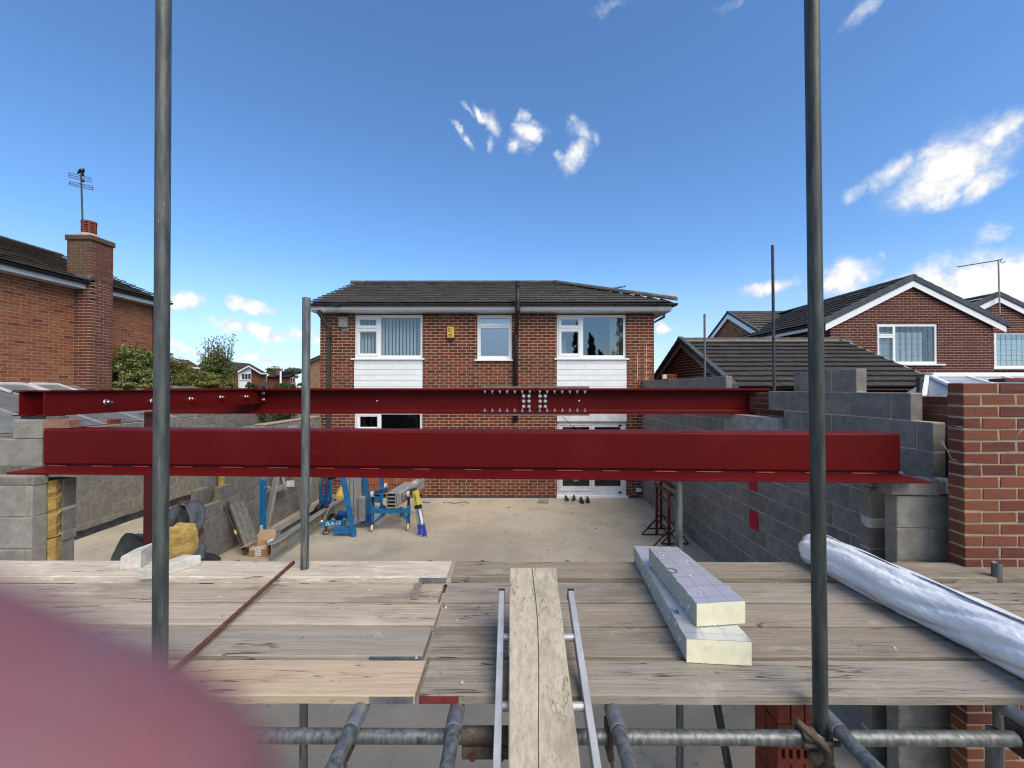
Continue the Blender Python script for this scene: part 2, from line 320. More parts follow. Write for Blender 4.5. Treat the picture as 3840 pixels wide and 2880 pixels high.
MT['pir'] = mat('yellow_foam_core', rgb(236, 233, 204), rgb(228, 224, 192), 20, rough=.95, bump=.2, bscale=120, spots=[(rgb(214, 208, 172), 70, .66, .74, S1, .35)])
MT['pir_side'] = mat('grey_cut_foam', rgb(184, 190, 178), rgb(170, 176, 164), 30, rough=.95, bump=.2, bscale=90, spots=[(rgb(200, 206, 182), 40, .60, .72, S1, .3), (rgb(152, 156, 146), 50, .62, .74, S1, .3)])
MT['foil'] = mat('aluminium_foil_face', (.80, .81, .86), (.72, .73, .78), 3, rough=.30, metal=.6, bump=.35, bscale=7, bumpdist=.004)
MT['plastic_wrap'] = mat('milky_plastic_wrap', rgb(232, 236, 240), rgb(212, 218, 226), 3, stretch=(2.5, 1, 2.5), rough=.34, spec=.5, bump=.9, bscale=11, bstretch=(1.5, .45, 1.5), bumpdist=.014)
_m = MT['plastic_wrap']; _T = NT(_m.node_tree); _b = _T.t.nodes['Principled BSDF']   # crumpled sheet: sharp creases twisted round the roll
_tc = _T.n('ShaderNodeTexCoord'); _mp = _T.n('ShaderNodeMapping'); _mp.inputs['Scale'].default_value = (1, .42, 1); _mp.inputs['Rotation'].default_value = (0, .5, .25); _T.l(_tc.outputs['Object'], _mp.inputs[0])
_r1 = _T.m('ABSOLUTE', _T.m('SUBTRACT', _T.noise(_mp.outputs[0], 9, 3, .5, .6), .5)); _r2 = _T.m('ABSOLUTE', _T.m('SUBTRACT', _T.noise(_mp.outputs[0], 27, 3, .5, .4), .5))
_h = _T.m('ADD', _T.m('MULTIPLY', _r1, 1.0), _T.m('MULTIPLY', _r2, .4))
_bp = _T.n('ShaderNodeBump'); _bp.inputs['Strength'].default_value = 1.0; _bp.inputs['Distance'].default_value = .022; _T.l(_h, _bp.inputs['Height']); _T.l(_bp.outputs[0], _b.inputs['Normal'])
MT['skin'] = mat('skin', rgb(114, 88, 96), rgb(122, 74, 80), 90, rough=.6)  # darkened to hold the phone's shade on the finger; no phone is built
MT['nail'] = mat('fingernail', rgb(130, 86, 88), rough=.4)
MT['bark'] = mat('bark', rgb(86, 72, 58), rgb(64, 54, 44), 9, rough=.95)
def leafmat(name, a, b, c):
    m = mat(name, a, None, rough=.6, spec=.3, palette=[(a, 3), (b, 3), (c, 2)], rnd=.25)
    return m
MT['leaf_dark'] = leafmat('dark_leaf', (.035, .06, .02), (.05, .085, .026), (.075, .11, .035))
MT['leaf_mid'] = leafmat('mid_leaf', (.10, .145, .03), (.135, .18, .04), (.075, .11, .025))
MT['leaf_olive'] = leafmat('olive_leaf', (.15, .155, .035), (.11, .125, .03), (.19, .18, .05))
MT['leaf_pale'] = leafmat('variegated_leaf', (.15, .18, .055), (.11, .14, .045), (.26, .27, .11))
MT['leaf_conifer'] = leafmat('conifer_leaf', (.028, .05, .022), (.04, .065, .028), (.05, .08, .03))
MT['curtain'] = mat('net_curtain', rgb(206, 212, 218), rgb(186, 192, 200), 9, rough=.9)
MT['blind'] = mat('pale_vertical_blind', rgb(214, 222, 228), rough=.8)
MT['blind_cream'] = mat('cream_curtain', rgb(196, 188, 150), rgb(170, 164, 128), 9, rough=.9)
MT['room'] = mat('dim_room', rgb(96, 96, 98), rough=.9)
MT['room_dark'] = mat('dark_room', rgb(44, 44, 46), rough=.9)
MT['solar'] = mat('solar_panel', rgb(28, 34, 52), rough=.2, spec=.6)
MT['paint_mark'] = mat('red_marker_paint', rgb(186, 20, 52), rgb(150, 18, 44), 30, rough=.8)
MT['felt_roof'] = mat('grey_felt_panel', rgb(104, 106, 108), rgb(86, 88, 90), 3, rough=.8, spots=[(rgb(70, 70, 72), 1.5, .55, .7, S1, .5)])
MT['glazing'] = mat('greyed_rooflight', rgb(120, 128, 130), rgb(104, 112, 114), 3, rough=.35, spec=.6)
MT['timber_trim'] = mat('painted_timber_trim', rgb(150, 152, 154), rgb(128, 130, 134), 9, rough=.7)
MT['conservatory'] = mat('polycarbonate_roof', rgb(150, 156, 164), rgb(136, 142, 150), 4, rough=.3, spec=.6)
def glass(name, tint=(.8, .84, .86), base=.12, gain=.9, frost=0.0):
    m = bpy.data.materials.new(name); m.use_nodes = True
    T = NT(m.node_tree); T.t.nodes.remove(T.t.nodes['Principled BSDF']); out = T.t.nodes['Material Output']
    lw = T.n('ShaderNodeLayerWeight', _Blend=.25)
    tr = T.n('ShaderNodeBsdfTransparent'); tr.inputs[0].default_value = tint + (1,)
    gl = T.n('ShaderNodeBsdfGlossy'); gl.inputs['Roughness'].default_value = .01 + frost * .2; gl.inputs[0].default_value = (.95, .97, 1, 1)
    if frost:
        bp = T.n('ShaderNodeBump'); bp.inputs['Strength'].default_value = frost; bp.inputs['Distance'].default_value = .01
        tcx = T.n('ShaderNodeTexCoord'); T.l(T.noise(tcx.outputs['Object'], 26, 3), bp.inputs['Height']); T.l(bp.outputs[0], gl.inputs['Normal'])
    mx = T.n('ShaderNodeMixShader')
    T.l(T.m('MULTIPLY_ADD', lw.outputs['Fresnel'], gain, base, clamp=True), mx.inputs[0])
    T.l(tr.outputs[0], mx.inputs[1]); T.l(gl.outputs[0], mx.inputs[2]); T.l(mx.outputs[0], out.inputs['Surface'])
    return m
MT['glass'] = glass('window_glass', base=.10, gain=.5)
MT['glass_clear'] = glass('clear_window_glass', tint=(.9, .93, .94), base=.05, gain=.5)
MT['glass_dark'] = glass('dark_window_glass', tint=(.5, .52, .54), base=.05)
MT['glass_frost'] = glass('obscured_glass', tint=(.72, .8, .86), base=.24, frost=.6)

# ------------------------------------------------------------------ mesh helpers
WL = {}                            # world location of each object built here
class MB:
    def __init__(s): s.v = []; s.f = []; s.m = []
    def add(s, vs, fs, mi=0):
        b = len(s.v); s.v += [Vector(v) for v in vs]
        s.f += [tuple(i + b for i in f) for f in fs]; s.m += [mi] * len(fs); return s
    def hexa(s, c, mi=0):          # eight corners: bottom four then top four
        return s.add(c, [(3, 2, 1, 0), (4, 5, 6, 7), (0, 1, 5, 4), (1, 2, 6, 5), (2, 3, 7, 6), (3, 0, 4, 7)], mi)
    def box(s, x0, x1, y0, y1, z0, z1, mi=0):
        return s.hexa([(x0, y0, z0), (x1, y0, z0), (x1, y1, z0), (x0, y1, z0), (x0, y0, z1), (x1, y0, z1), (x1, y1, z1), (x0, y1, z1)], mi)
    def obox(s, o, u, v, w, mi=0):
        o, u, v, w = Vector(o), Vector(u), Vector(v), Vector(w)
        if u.cross(v).dot(w) < 0: u, v = v, u
        return s.hexa([o, o + u, o + u + v, o + v, o + w, o + u + w, o + u + v + w, o + v + w], mi)
    def bar(s, p0, p1, w, h, up=(0, 0, 1), mi=0):
        p0, p1 = Vector(p0), Vector(p1); d = p1 - p0; up = Vector(up)
        a = d.cross(up)
        if a.length < 1e-6: a = d.cross(Vector((1, 0, 0)))
        a.normalize(); b = a.cross(d).normalized()
        return s.obox(p0 - a * w / 2 - b * h / 2, a * w, b * h, d, mi)
    def tube(s, p0, p1, r, n=12, r2=None, caps=True, mi=0, inner=None):
        p0, p1 = Vector(p0), Vector(p1); d = (p1 - p0).normalized()
        a = d.orthogonal().normalized(); b = d.cross(a); r2 = r if r2 is None else r2
        ring = lambda p, q: [p + (a * math.cos(2 * math.pi * i / n) + b * math.sin(2 * math.pi * i / n)) * q for i in range(n)]
        s.add(ring(p0, r) + ring(p1, r2), [(i, (i + 1) % n, n + (i + 1) % n, n + i) for i in range(n)], mi)
        if inner:                  # an open tube end with a visible bore
            for p, q, dr in ((p0, r, 1), (p1, r2, -1)):
                deep = p + d * dr * .25
                vs = ring(p, q) + ring(p, inner) + ring(deep, inner)
                fs = [(i, (i + 1) % n, n + (i + 1) % n, n + i) for i in range(n)] + [(n + i, n + (i + 1) % n, 2 * n + (i + 1) % n, 2 * n + i) for i in range(n)] + [tuple(range(2 * n, 3 * n))]
                s.add(vs, [f if dr < 0 else f[::-1] for f in fs], mi)
        elif caps:
            s.add(ring(p0, r), [tuple(range(n))[::-1]], mi); s.add(ring(p1, r2), [tuple(range(n))], mi)
        return s
    def path(s, pts, r, n=8, mi=0):
        pts = [Vector(p) for p in pts]; rings = []
        a = None
        for i, p in enumerate(pts):
            d = (pts[min(i + 1, len(pts) - 1)] - pts[max(i - 1, 0)]).normalized()
            a = d.orthogonal().normalized() if a is None else (a - d * a.dot(d)).normalized()
            b = d.cross(a); rr = r[i] if isinstance(r, (list, tuple)) else r
            rings.append([p + (a * math.cos(2 * math.pi * k / n) + b * math.sin(2 * math.pi * k / n)) * rr for k in range(n)])
        vs = [v for q in rings for v in q]; fs = []
        for i in range(len(pts) - 1):
            fs += [(i * n + k, i * n + (k + 1) % n, (i + 1) * n + (k + 1) % n, (i + 1) * n + k) for k in range(n)]
        m_ = (len(pts) - 1) * n
        fs += [tuple(range(n))[::-1], tuple(range(m_, m_ + n))]
        return s.add(vs, fs, mi)
    def prism(s, poly, ext, mi=0):
        poly = [Vector(p) for p in poly]; ext = Vector(ext); n = len(poly)
        nr = Vector((0, 0, 0))
        for i in range(n): nr += poly[i].cross(poly[(i + 1) % n])
        if nr.dot(ext) > 0: poly = poly[::-1]
        return s.add(poly + [p + ext for p in poly], [tuple(range(n)), tuple(range(2 * n - 1, n - 1, -1))] +
                     [((i + 1) % n, i, n + i, n + (i + 1) % n) for i in range(n)], mi)
    def sphere(s, c, r, nu=12, nv=8, sc=(1, 1, 1), mi=0):
        c = Vector(c); vs = []; fs = []
        for j in range(nv + 1):
            t = math.pi * j / nv
            for i in range(nu):
                p = 2 * math.pi * i / nu
                vs.append(c + Vector((math.sin(t) * math.cos(p) * sc[0], math.sin(t) * math.sin(p) * sc[1], math.cos(t) * sc[2])) * r)
        for j in range(nv):
            for i in range(nu):
                fs.append((j * nu + i, (j + 1) * nu + i, (j + 1) * nu + (i + 1) % nu, j * nu + (i + 1) % nu))
        return s.add(vs, fs, mi)
    def cbox(s, x0, x1, y0, y1, z0, z1, c=.004, jit=0.0, rnd=random, mi=0):   # a box with chamfered edges, a little uneven
        X, Y, Z = (x0, x1), (y0, y1), (z0, z1); idx = {}; vs = []
        J = lambda: rnd.uniform(-jit, jit)
        off = {(i, j, k): (J(), J(), J()) for i in (0, 1) for j in (0, 1) for k in (0, 1)}
        for i in (0, 1):
            for j in (0, 1):
                for k in (0, 1):
                    o = off[(i, j, k)]
                    for ax in range(3):
                        p = [X[i] + (c if i == 0 else -c), Y[j] + (c if j == 0 else -c), Z[k] + (c if k == 0 else -c)]
                        p[ax] = (X, Y, Z)[ax][(i, j, k)[ax]]
                        idx[(i, j, k, ax)] = len(vs); vs.append(tuple(p[q] + o[q] for q in range(3)))
        fs = []
        I = lambda i, j, k, a: idx[(i, j, k, a)]
        for i in (0, 1):
            q = [I(i, 0, 0, 0), I(i, 1, 0, 0), I(i, 1, 1, 0), I(i, 0, 1, 0)]; fs.append(q if i else q[::-1])
            q = [I(0, i, 0, 1), I(0, i, 1, 1), I(1, i, 1, 1), I(1, i, 0, 1)]; fs.append(q if i else q[::-1])
            q = [I(0, 0, i, 2), I(1, 0, i, 2), I(1, 1, i, 2), I(0, 1, i, 2)]; fs.append(q if i else q[::-1])
        for i in (0, 1):
            for j in (0, 1):
                q = [I(i, j, 0, 0), I(i, j, 1, 0), I(i, j, 1, 1), I(i, j, 0, 1)]; fs.append(q if i == j else q[::-1])
                q = [I(i, 0, j, 0), I(i, 1, j, 0), I(i, 1, j, 2), I(i, 0, j, 2)]; fs.append(q[::-1] if i == j else q)
                q = [I(0, i, j, 1), I(1, i, j, 1), I(1, i, j, 2), I(0, i, j, 2)]; fs.append(q if i == j else q[::-1])
        for i in (0, 1):
            for j in (0, 1):
                for k in (0, 1):
                    q = [I(i, j, k, 0), I(i, j, k, 1), I(i, j, k, 2)]; fs.append(q if (i + j + k) % 2 else q[::-1])
        return s.add(vs, [tuple(f) for f in fs], mi)
    def mesh(s, name, mats, off=Vector((0, 0, 0)), smooth=False):
        me = bpy.data.meshes.new(name)
        me.from_pydata([tuple(v - off) for v in s.v], [], s.f)
        for m in (mats if isinstance(mats, (list, tuple)) else [mats]): me.materials.append(MT[m] if isinstance(m, str) else m)
        if any(s.m): me.polygons.foreach_set('material_index', s.m)
        if smooth: me.polygons.foreach_set('use_smooth', [True] * len(s.f))
        me.update(); return me
    def build(s, name, mats, parent=None, smooth=False, bevel=0.0, **tags):
        if parent is not None: off = WL[parent.name]
        else:
            n = len(s.v); off = Vector((sum(v.x for v in s.v) / n, sum(v.y for v in s.v) / n, min(v.z for v in s.v)))
        me = s.mesh(name, mats, off, smooth)
        o = bpy.data.objects.new(name, me); COL.objects.link(o)
        if parent is not None: o.parent = parent
        else: o.location = off
        WL[o.name] = off
        if bevel:
            bv = o.modifiers.new('bevel', 'BEVEL'); bv.width = bevel; bv.segments = 2; bv.limit_method = 'ANGLE'; bv.angle_limit = math.radians(40)
        if smooth == 'auto' or (smooth and bevel): pass
        tag(o, **tags); return o
def tag(o, label=None, cat=None, group=None, kind=None):
    if label: o['label'] = label
    if cat: o['category'] = cat
    if group: o['group'] = group
    if kind: o['kind'] = kind
    return o
def thing(name, label, cat, loc=(0, 0, 0), group=None):
    o = bpy.data.objects.new(name, None); COL.objects.link(o)
    o.empty_display_size = .1; o.location = loc; WL[o.name] = Vector(loc)
    return tag(o, label, cat, group)
def inst(name, me, parent, loc, rot=None, scale=None):   # a part that shares mesh data; loc in world space
    o = bpy.data.objects.new(name, me); COL.objects.link(o)
    if parent is not None:
        o.parent = parent; o.location = Vector(loc) - WL[parent.name]; WL[o.name] = Vector(loc)
    else:
        o.location = loc; WL[o.name] = Vector(loc)
    if rot is not None: o.rotation_euler = rot.to_euler() if isinstance(rot, Matrix) else rot
    if scale is not None: o.scale = scale
    return o
def text(parent, s, size, M, m='ink', ext=.0004, name='lettering', align='CENTER', shear=0.0, bold=0.0):
    cu = bpy.data.curves.new('t', 'FONT'); cu.body = s; cu.size = size; cu.align_x = align; cu.align_y = 'CENTER'; cu.extrude = ext; cu.shear = shear; cu.offset = bold
    cu.resolution_u = 3
    tmp = bpy.data.objects.new('t', cu); COL.objects.link(tmp)
    dg = bpy.context.evaluated_depsgraph_get(); me = bpy.data.meshes.new_from_object(tmp.evaluated_get(dg))
    bpy.data.objects.remove(tmp); bpy.data.curves.remove(cu)
    me.transform(M); me.name = name
    me.materials.clear(); me.materials.append(MT[m])
    o = bpy.data.objects.new(name, me); COL.objects.link(o)
    if parent is not None:
        me.transform(Matrix.Translation(-WL[parent.name])); o.parent = parent; WL[o.name] = WL[parent.name]
    return o
def frame(o, u, v):                # a matrix whose x runs along u and y along v, at o
    u, v = Vector(u).normalized(), Vector(v); v = (v - u * v.dot(u)).normalized(); w = u.cross(v)
    return Matrix(((u.x, v.x, w.x, o[0]), (u.y, v.y, w.y, o[1]), (u.z, v.z, w.z, o[2]), (0, 0, 0, 1)))

# masonry: courses of real bricks or blocks standing in a recessed bed of mortar
PIECES = {}
def masonry(parent, O, U, N, ch, courses, segs, L, T, brick, mortar, joint=.010, limit=300, prio=None, piece='brick', chamfer=.003,
            jit=.0012, proud=.005, bond=.5, seed=1, bed_name='mortar', alt=None, simple=False, ucut=None):
    """O: front lower left corner; U along the wall; N outward. segs(k) -> [(u0,u1),...] for each course."""
    O, U, N = Vector(O), Vector(U).normalized(), Vector(N).normalized(); Zv = Vector((0, 0, 1))
    rr = random.Random(seed); R3 = Matrix((U, -N, Zv)).transposed()
    items = []; mb = MB()
    for k in range(courses):
        for (u0, u1) in segs(k):
            if u1 - u0 < .02: continue
            mb.obox(O + U * (u0 + .002) - N * proud + Zv * k * ch, U * (u1 - u0 - .004), -N * (T - 2 * proud), Zv * (ch + (0 if k < courses - 1 else -.004)))
            pos = math.floor((u0 - (k % 2) * bond * L) / L) * L + (k % 2) * bond * L
            cuts = [u0]
            while pos < u1 - 1e-6:
                if pos > u0 + .03 and pos < u1 - .03: cuts.append(pos)
                pos += L
            cuts.append(u1)
            for a, b in zip(cuts[:-1], cuts[1:]):
                a_ = a + (joint / 2 if a > u0 + 1e-6 else 0); b_ = b - (joint / 2 if b < u1 - 1e-6 else 0)
                items.append((round(b_ - a_, 3), O + U * a_ + Zv * (k * ch + joint / 2), k))
    if mb.v: mb.build(bed_name, mortar, parent)
    if prio: items.sort(key=lambda t: prio(t[1]))
    rest = MB()
    for n, (ln, p, k) in enumerate(items):
        m_ = brick
        if alt and rr.random() < alt[1]: m_ = alt[0]
        if n < limit:
            var = rr.randrange(3); key = (piece, ln, ch, T, m_, var, joint)
            if key not in PIECES:
                q = MB()
                if simple: q.box(0, ln, 0, T, 0, ch - joint)
                else: q.cbox(0, ln, 0, T, 0, ch - joint, chamfer, jit, random.Random(var * 7 + int(ln * 1000)))
                PIECES[key] = q.mesh(piece, m_)
            o = inst(piece, PIECES[key], parent, p + N * rr.uniform(-.0012, .0012), R3)
        else:
            rest.obox(p, U * ln, -N * T, Zv * (ch - joint))
    if rest.v: tag(rest.build(piece + '_courses', brick, parent), kind='stuff')
    return items
# ================================================================== ground and floor slab
ME = bpy.data.meshes
g = MB(); n = 24
for i in range(n + 1):
    for j in range(n + 1):
        x = -240 + 480 * i / n; y = -160 + 480 * j / n
        g.v.append(Vector((x, y, -.16)))
for i in range(n):
    for j in range(n): g.f.append((i * (n + 1) + j, (i + 1) * (n + 1) + j, (i + 1) * (n + 1) + j + 1, i * (n + 1) + j + 1)); g.m.append(0)
tag(g.build('ground', 'soil'), kind='structure')
s = MB(); s.box(-8.4, 3.62, 2.86, 10.6, -.30, 0); s.box(-8.4, -4.95, 10.6, 14.2, -.30, 0)
s.box(-8.4, 3.62, 2.35, 2.86, -.30, -.06)
tag(s.build('concrete_floor', 'slab'), kind='structure')
s = MB(); s.box(-9, 5.5, 1.3, 2.35, -.24, -.11); 
tag(s.build('path', 'slab'), kind='structure')

# ================================================================== windows and roofs (shared builders)
def window(parent, x0, x1, z0, z1, Y, panes, mullion=None, fw=.055, depth=.07, glassm='glass', name='window', frame_m='upvc', sashes=()):
    """a window in a wall that faces -Y. panes: (x0,x1,z0,z1) openings of glass; sashes get a second raised frame."""
    w = MB(); yf = Y
    xs = sorted({x0, x1} | {p[i] for p in panes for i in (0, 1)}); zs = sorted({z0, z1} | {p[i] for p in panes for i in (2, 3)})
    for a, b in zip(xs[:-1], xs[1:]):
        for c, d in zip(zs[:-1], zs[1:]):
            cx, cz = (a + b) / 2, (c + d) / 2
            if any(p[0] < cx < p[1] and p[2] < cz < p[3] for p in panes): continue
            w.box(a, b, yf, yf + depth, c, d)
    o = w.build(name, frame_m, parent)
    for i, p in enumerate(panes):
        gm = glassm[i] if isinstance(glassm, (list, tuple)) else glassm
        q = MB(); q.box(p[0] - .004, p[1] + .004, yf + .028, yf + .034, p[2] - .004, p[3] + .004); q.build('pane', gm, o)
    for (a, b, c, d) in sashes:
        q = MB(); t = .05
        q.box(a, b, yf - .016, yf - .002, c, c + t); q.box(a, b, yf - .016, yf - .002, d - t, d)
        q.box(a, a + t, yf - .016, yf - .002, c + t, d - t); q.box(b - t, b, yf - .016, yf - .002, c + t, d - t)
        q.build('sash', frame_m, o, bevel=.004)
    return o
def room(parent, x0, x1, z0, z1, Y, d=1.6, m='room'):
    q = MB(); t = .02
    q.box(x0, x1, Y + d, Y + d + t, z0, z1); q.box(x0 - t, x0, Y + .1, Y + d, z0, z1); q.box(x1, x1 + t, Y + .1, Y + d, z0, z1)
    q.box(x0, x1, Y + .1, Y + d, z0 - t, z0); q.box(x0, x1, Y + .1, Y + d, z1, z1 + t)
    return q.build('interior', m, parent)
def roof_tiles(parent, O, U, S, rows, gauge, width, u_of, m, limit=300, thick=.022, tilt=.055, name='tile', seed=3, stagger=True):
    """O: eave origin; U along the eave; S up the slope (unit). u_of(row) -> (u0,u1)."""
    O, U, S = Vector(O), Vector(U).normalized(), Vector(S).normalized(); Nn = U.cross(S).normalized()
    if Nn.z < 0: Nn = -Nn
    rr = random.Random(seed); R3 = Matrix((U, U.cross(Nn).normalized() * -1 if False else Nn.cross(U), Nn)).transposed()
    ln = gauge * 1.22; cache = {}; rest = MB(); cnt = 0
    for k in range(rows):
        u0, u1 = u_of(k)
        pos = u0 - (width / 2 if (k % 2 and stagger) else 0)
        while pos < u1 - .02:
            a, b = max(pos, u0), min(pos + width - .006, u1)
            pos += width
            if b - a < .04: continue
            b -= .006; w_ = round(b - a, 2)
            if w_ not in cache:
                q = MB(); h = ln * tilt
                q.hexa([(0, 0, h), (w_, 0, h), (w_, ln, 0), (0, ln, 0), (0, 0, h + thick), (w_, 0, h + thick), (w_, ln, thick * .6), (0, ln, thick * .6)])
                cache[w_] = q.mesh(name, m)
            p = O + U * a + S * (k * gauge) + Nn * rr.uniform(0, .004)
            if cnt < limit:
                inst(name, cache[w_], parent, p, R3 @ Euler((rr.uniform(-.010, .010), rr.uniform(-.006, .006), rr.uniform(-.008, .008))).to_matrix()); cnt += 1
            else:
                rest.add([p + R3 @ v.co for v in cache[w_].vertices], [tuple(f.vertices) for f in cache[w_].polygons])
    if rest.v: tag(rest.build(name + '_courses', m, parent), kind='stuff')
def ridge(parent, p0, p1, m, n, r=.115, name='ridge_tile', lich=(), down=.5, up=(0, 0, 1)):
    p0, p1 = Vector(p0), Vector(p1); d = (p1 - p0) / n; up = Vector(up)
    side = d.cross(up).normalized(); up2 = side.cross(d).normalized()
    for i in range(n):
        q = MB(); a = p0 + d * i - d * .03; b = a + d * 1.03; rings = []
        for e, rr_ in ((a, r * 1.06), (b, r)):
            rings.append([e + side * math.cos(t) * rr_ + up2 * (math.sin(t) * rr_ * .75 - .02) for t in [math.pi * k / 8 for k in range(9)]])
        vs = rings[0] + rings[1]; q.add(vs, [(k, k + 1, 9 + k + 1, 9 + k) for k in range(8)] + [tuple(range(9))[::-1], tuple(range(9, 18))] + [(0, 9, 17, 8)])
        q.build(name, 'lichen' if i in lich else m, parent)
def gutter(parent, p0, p1, m='gutter', r=.06, brackets=0, name='gutter', face=(0, -1, 0)):
    q = MB(); p0, p1, f = Vector(p0), Vector(p1), Vector(face); n = 8
    prof = [f * (-math.cos(math.pi * k / n)) * r + Vector((0, 0, -math.sin(math.pi * k / n) * r)) for k in range(n + 1)]
    prof = [p + f * r for p in prof]; prof = [Vector((p.x, p.y, p.z)) for p in prof]
    inn = [f * r + (p - f * r) * .88 for p in prof[::-1]]
    q.prism([p0 + p for p in prof + inn], p1 - p0)
    o = q.build(name, m, parent)
    for i in range(brackets):
        c = p0.lerp(p1, (i + .5) / brackets); d = (p1 - p0).normalized() * .018
        w = MB(); out = [f * r + (p - f * r) * 1.12 for p in prof]; inn2 = [f * r + (p - f * r) * 1.0 for p in prof[::-1]]
        w.prism([c - d + p for p in out + inn2], d * 2); w.build('bracket', 'black', o)
    return o

# ================================================================== the house opposite
HY = 10.6; kx = HY / FPX
hx = lambda px: (px - 1925) * kx
hz = lambda py: 2.77 + (1455 - py) * kx
house = thing('brick_house', 'two storey red brick house with white cladding panels facing the extension', 'house', (0, HY, 0))
HX0, HX1 = -4.90, 3.56
wlx = (-4.03, -2.30); wmx = (-.92, -.03); wrx = (1.10, 2.86)
HOLES = [(wlx[0], wlx[1], 2.25, 4.65), (wlx[0], wlx[1], .60, 2.175), (wmx[0], wmx[1], 3.45, 4.65), (wrx[0], wrx[1], 2.25, 4.65), (wrx[0], wrx[1], 0, 2.175)]
def cut(segs, holes, zc):
    for (a, b, c, d) in holes:
        if c < zc < d:
            out = []
            for (p, q) in segs:
                if b <= p or a >= q: out.append((p, q)); continue
                if p < a: out.append((p, a))
                if q > b: out.append((b, q))
            segs = out
    return segs
def house_segs(k):
    zc = (k + .5) * .075
    return [(a - HX0, b - HX0) for a, b in cut([(HX0, HX1)], HOLES, zc)]
def hprio(p):
    vis = p.z > 2.8 or 2.0 < p.z < 2.15 or p.z < .62
    return (0 if vis and p.z > 2.8 else 1 if vis else 2, abs(p.x - .3) * .6 + abs(p.z - 3.6))
masonry(house, (HX0, HY, 0), (1, 0, 0), (0, -1, 0), .075, 62, house_segs, .225, .1025, 'brick_house', 'mortar', joint=.0125, limit=300, prio=hprio, simple=True, seed=11, proud=.006)
w = MB(); w.box(HX0 + .02, HX0 + .12, HY + .11, HY + 5.6, 0, 4.65); w.box(HX1 - .12, HX1 - .02, HY + .11, HY + 5.6, 0, 4.65); w.box(HX0 + .02, HX1 - .02, HY + 5.5, HY + 5.6, 0, 4.65)
w.build('side_wall', 'brick_house', house)
# soldier brick infill below the kitchen window
for r_ in range(2):
    for i in range(23):
        q_ = PIECES.get('soldier')
        if q_ is None:
            q = MB(); q.box(0, .0655, 0, .1, 0, .215); q_ = PIECES['soldier'] = q.mesh('soldier_brick', 'brick_left')
        inst('soldier_brick', q_, house, (wlx[0] + .003 + i * .0752, HY - .001, .10 + r_ * .235))
w = MB(); w.box(wlx[0], wlx[1], HY + .006, HY + .1, 0, .6); w.build('infill_mortar', 'mortar', house)
w = MB(); w.box(wlx[0], wlx[1], HY, HY + .1, .571, .60); w.box(wlx[0], wlx[1], HY, HY + .1, .0, .09); w.build('infill_brick_course', 'brick_left', house)
# upper windows, sills and cladding
YW = HY + .045
def up_window(x0, x1, z0, z1, split, frost=False, zs=None, single=False, gm='glass'):
    if single:
        zt = zs
        p = [(x0 + .085, x1 - .085, z0 + .085, zt - .045), (x0 + .10, x1 - .10, zt + .075, z1 - .085)]
        sh = [(x0 + .045, x1 - .045, zt, z1 - .04)]
    else:
        xm = split; zt = zs
        p = [(x0 + .12, xm - .075, z0 + .12, zt - .085), (x0 + .12, xm - .075, zt + .085, z1 - .12), (xm + .055, x1 - .06, z0 + .07, z1 - .07)]
        sh = [(x0 + .05, xm - .012, z0 + .05, zt - .012), (x0 + .05, xm - .012, zt + .012, z1 - .05)]
    return window(house, x0, x1, z0, z1, YW, p, glassm='glass_frost' if frost else gm, sashes=sh), p
def sill(x0, x1, z, m='upvc'):
    q = MB(); q.hexa([(x0, HY - .06, z - .045), (x1, HY - .06, z - .045), (x1, HY + .045, z - .045), (x0, HY + .045, z - .045), (x0, HY - .06, z - .012), (x1, HY - .06, z - .012), (x1, HY + .045, z), (x0, HY + .045, z)])
    q.build('window_sill', m, house)
WZ0, WZ1 = 3.53, 4.63
wl, pl = up_window(wlx[0] + .004, wlx[1] - .004, WZ0, WZ1, -3.42, zs=4.28, gm='glass_clear'); sill(wlx[0] - .07, wlx[1] + .05, WZ0)
wm, pm = up_window(wmx[0] + .004, wmx[1] - .004, 3.50, WZ1, 0, True, zs=4.34, single=True); sill(wmx[0] - .06, wmx[1] + .02, 3.50)
wr, pr_ = up_window(wrx[0] + .004, wrx[1] - .004, WZ0, WZ1, 1.72, zs=4.28); sill(wrx[0] - .06, wrx[1] + .06, WZ0)
room(house, wlx[0], wlx[1], 3.0, 4.7, HY); room(house, wrx[0], wrx[1], 3.0, 4.7, HY, 2.6); room(house, wmx[0], wmx[1], 3.0, 4.7, HY, 1.2)
sl = MB(); sl.obox((0, 0, 0), (.050, .05, 0), (0, .002, 0), (0, 0, 1)); slm = sl.mesh('blind_slat', 'blind')
for i in range(18):
    inst('blind_slat', slm, wl, (wlx[0] + .10 + i * .091, HY + .20, WZ0 + .02), scale=(1, 1, 1.06))
q = MB(); q.box(wlx[0] + .06, wlx[1] - .06, HY + .19, HY + .23, 4.58, 4.62); q.build('blind_rail', 'blind', wl)
q = MB(); N_ = 40
for i in range(N_): 
    x = 2.48 + .32 * i / N_; x2 = 2.48 + .32 * (i + 1) / N_; f_ = lambda t: HY + .2 + .022 * math.sin(t * 62)
    q.add([(x, f_(x), 3.5), (x2, f_(x2), 3.5), (x2, f_(x2), 4.62), (x, f_(x), 4.62)], [(0, 1, 2, 3)])
q.build('curtain', 'blind_cream', wr)
q = MB(); q.box(1.1, 1.40, HY + .5, HY + .54, 3.5, 4.05); q.build('headboard', 'upvc', wr)
q = MB(); q.box(1.2, 2.6, HY + 1.9, HY + 2.3, 3.0, 3.95); q.build('wardrobe', 'room_dark', wr)
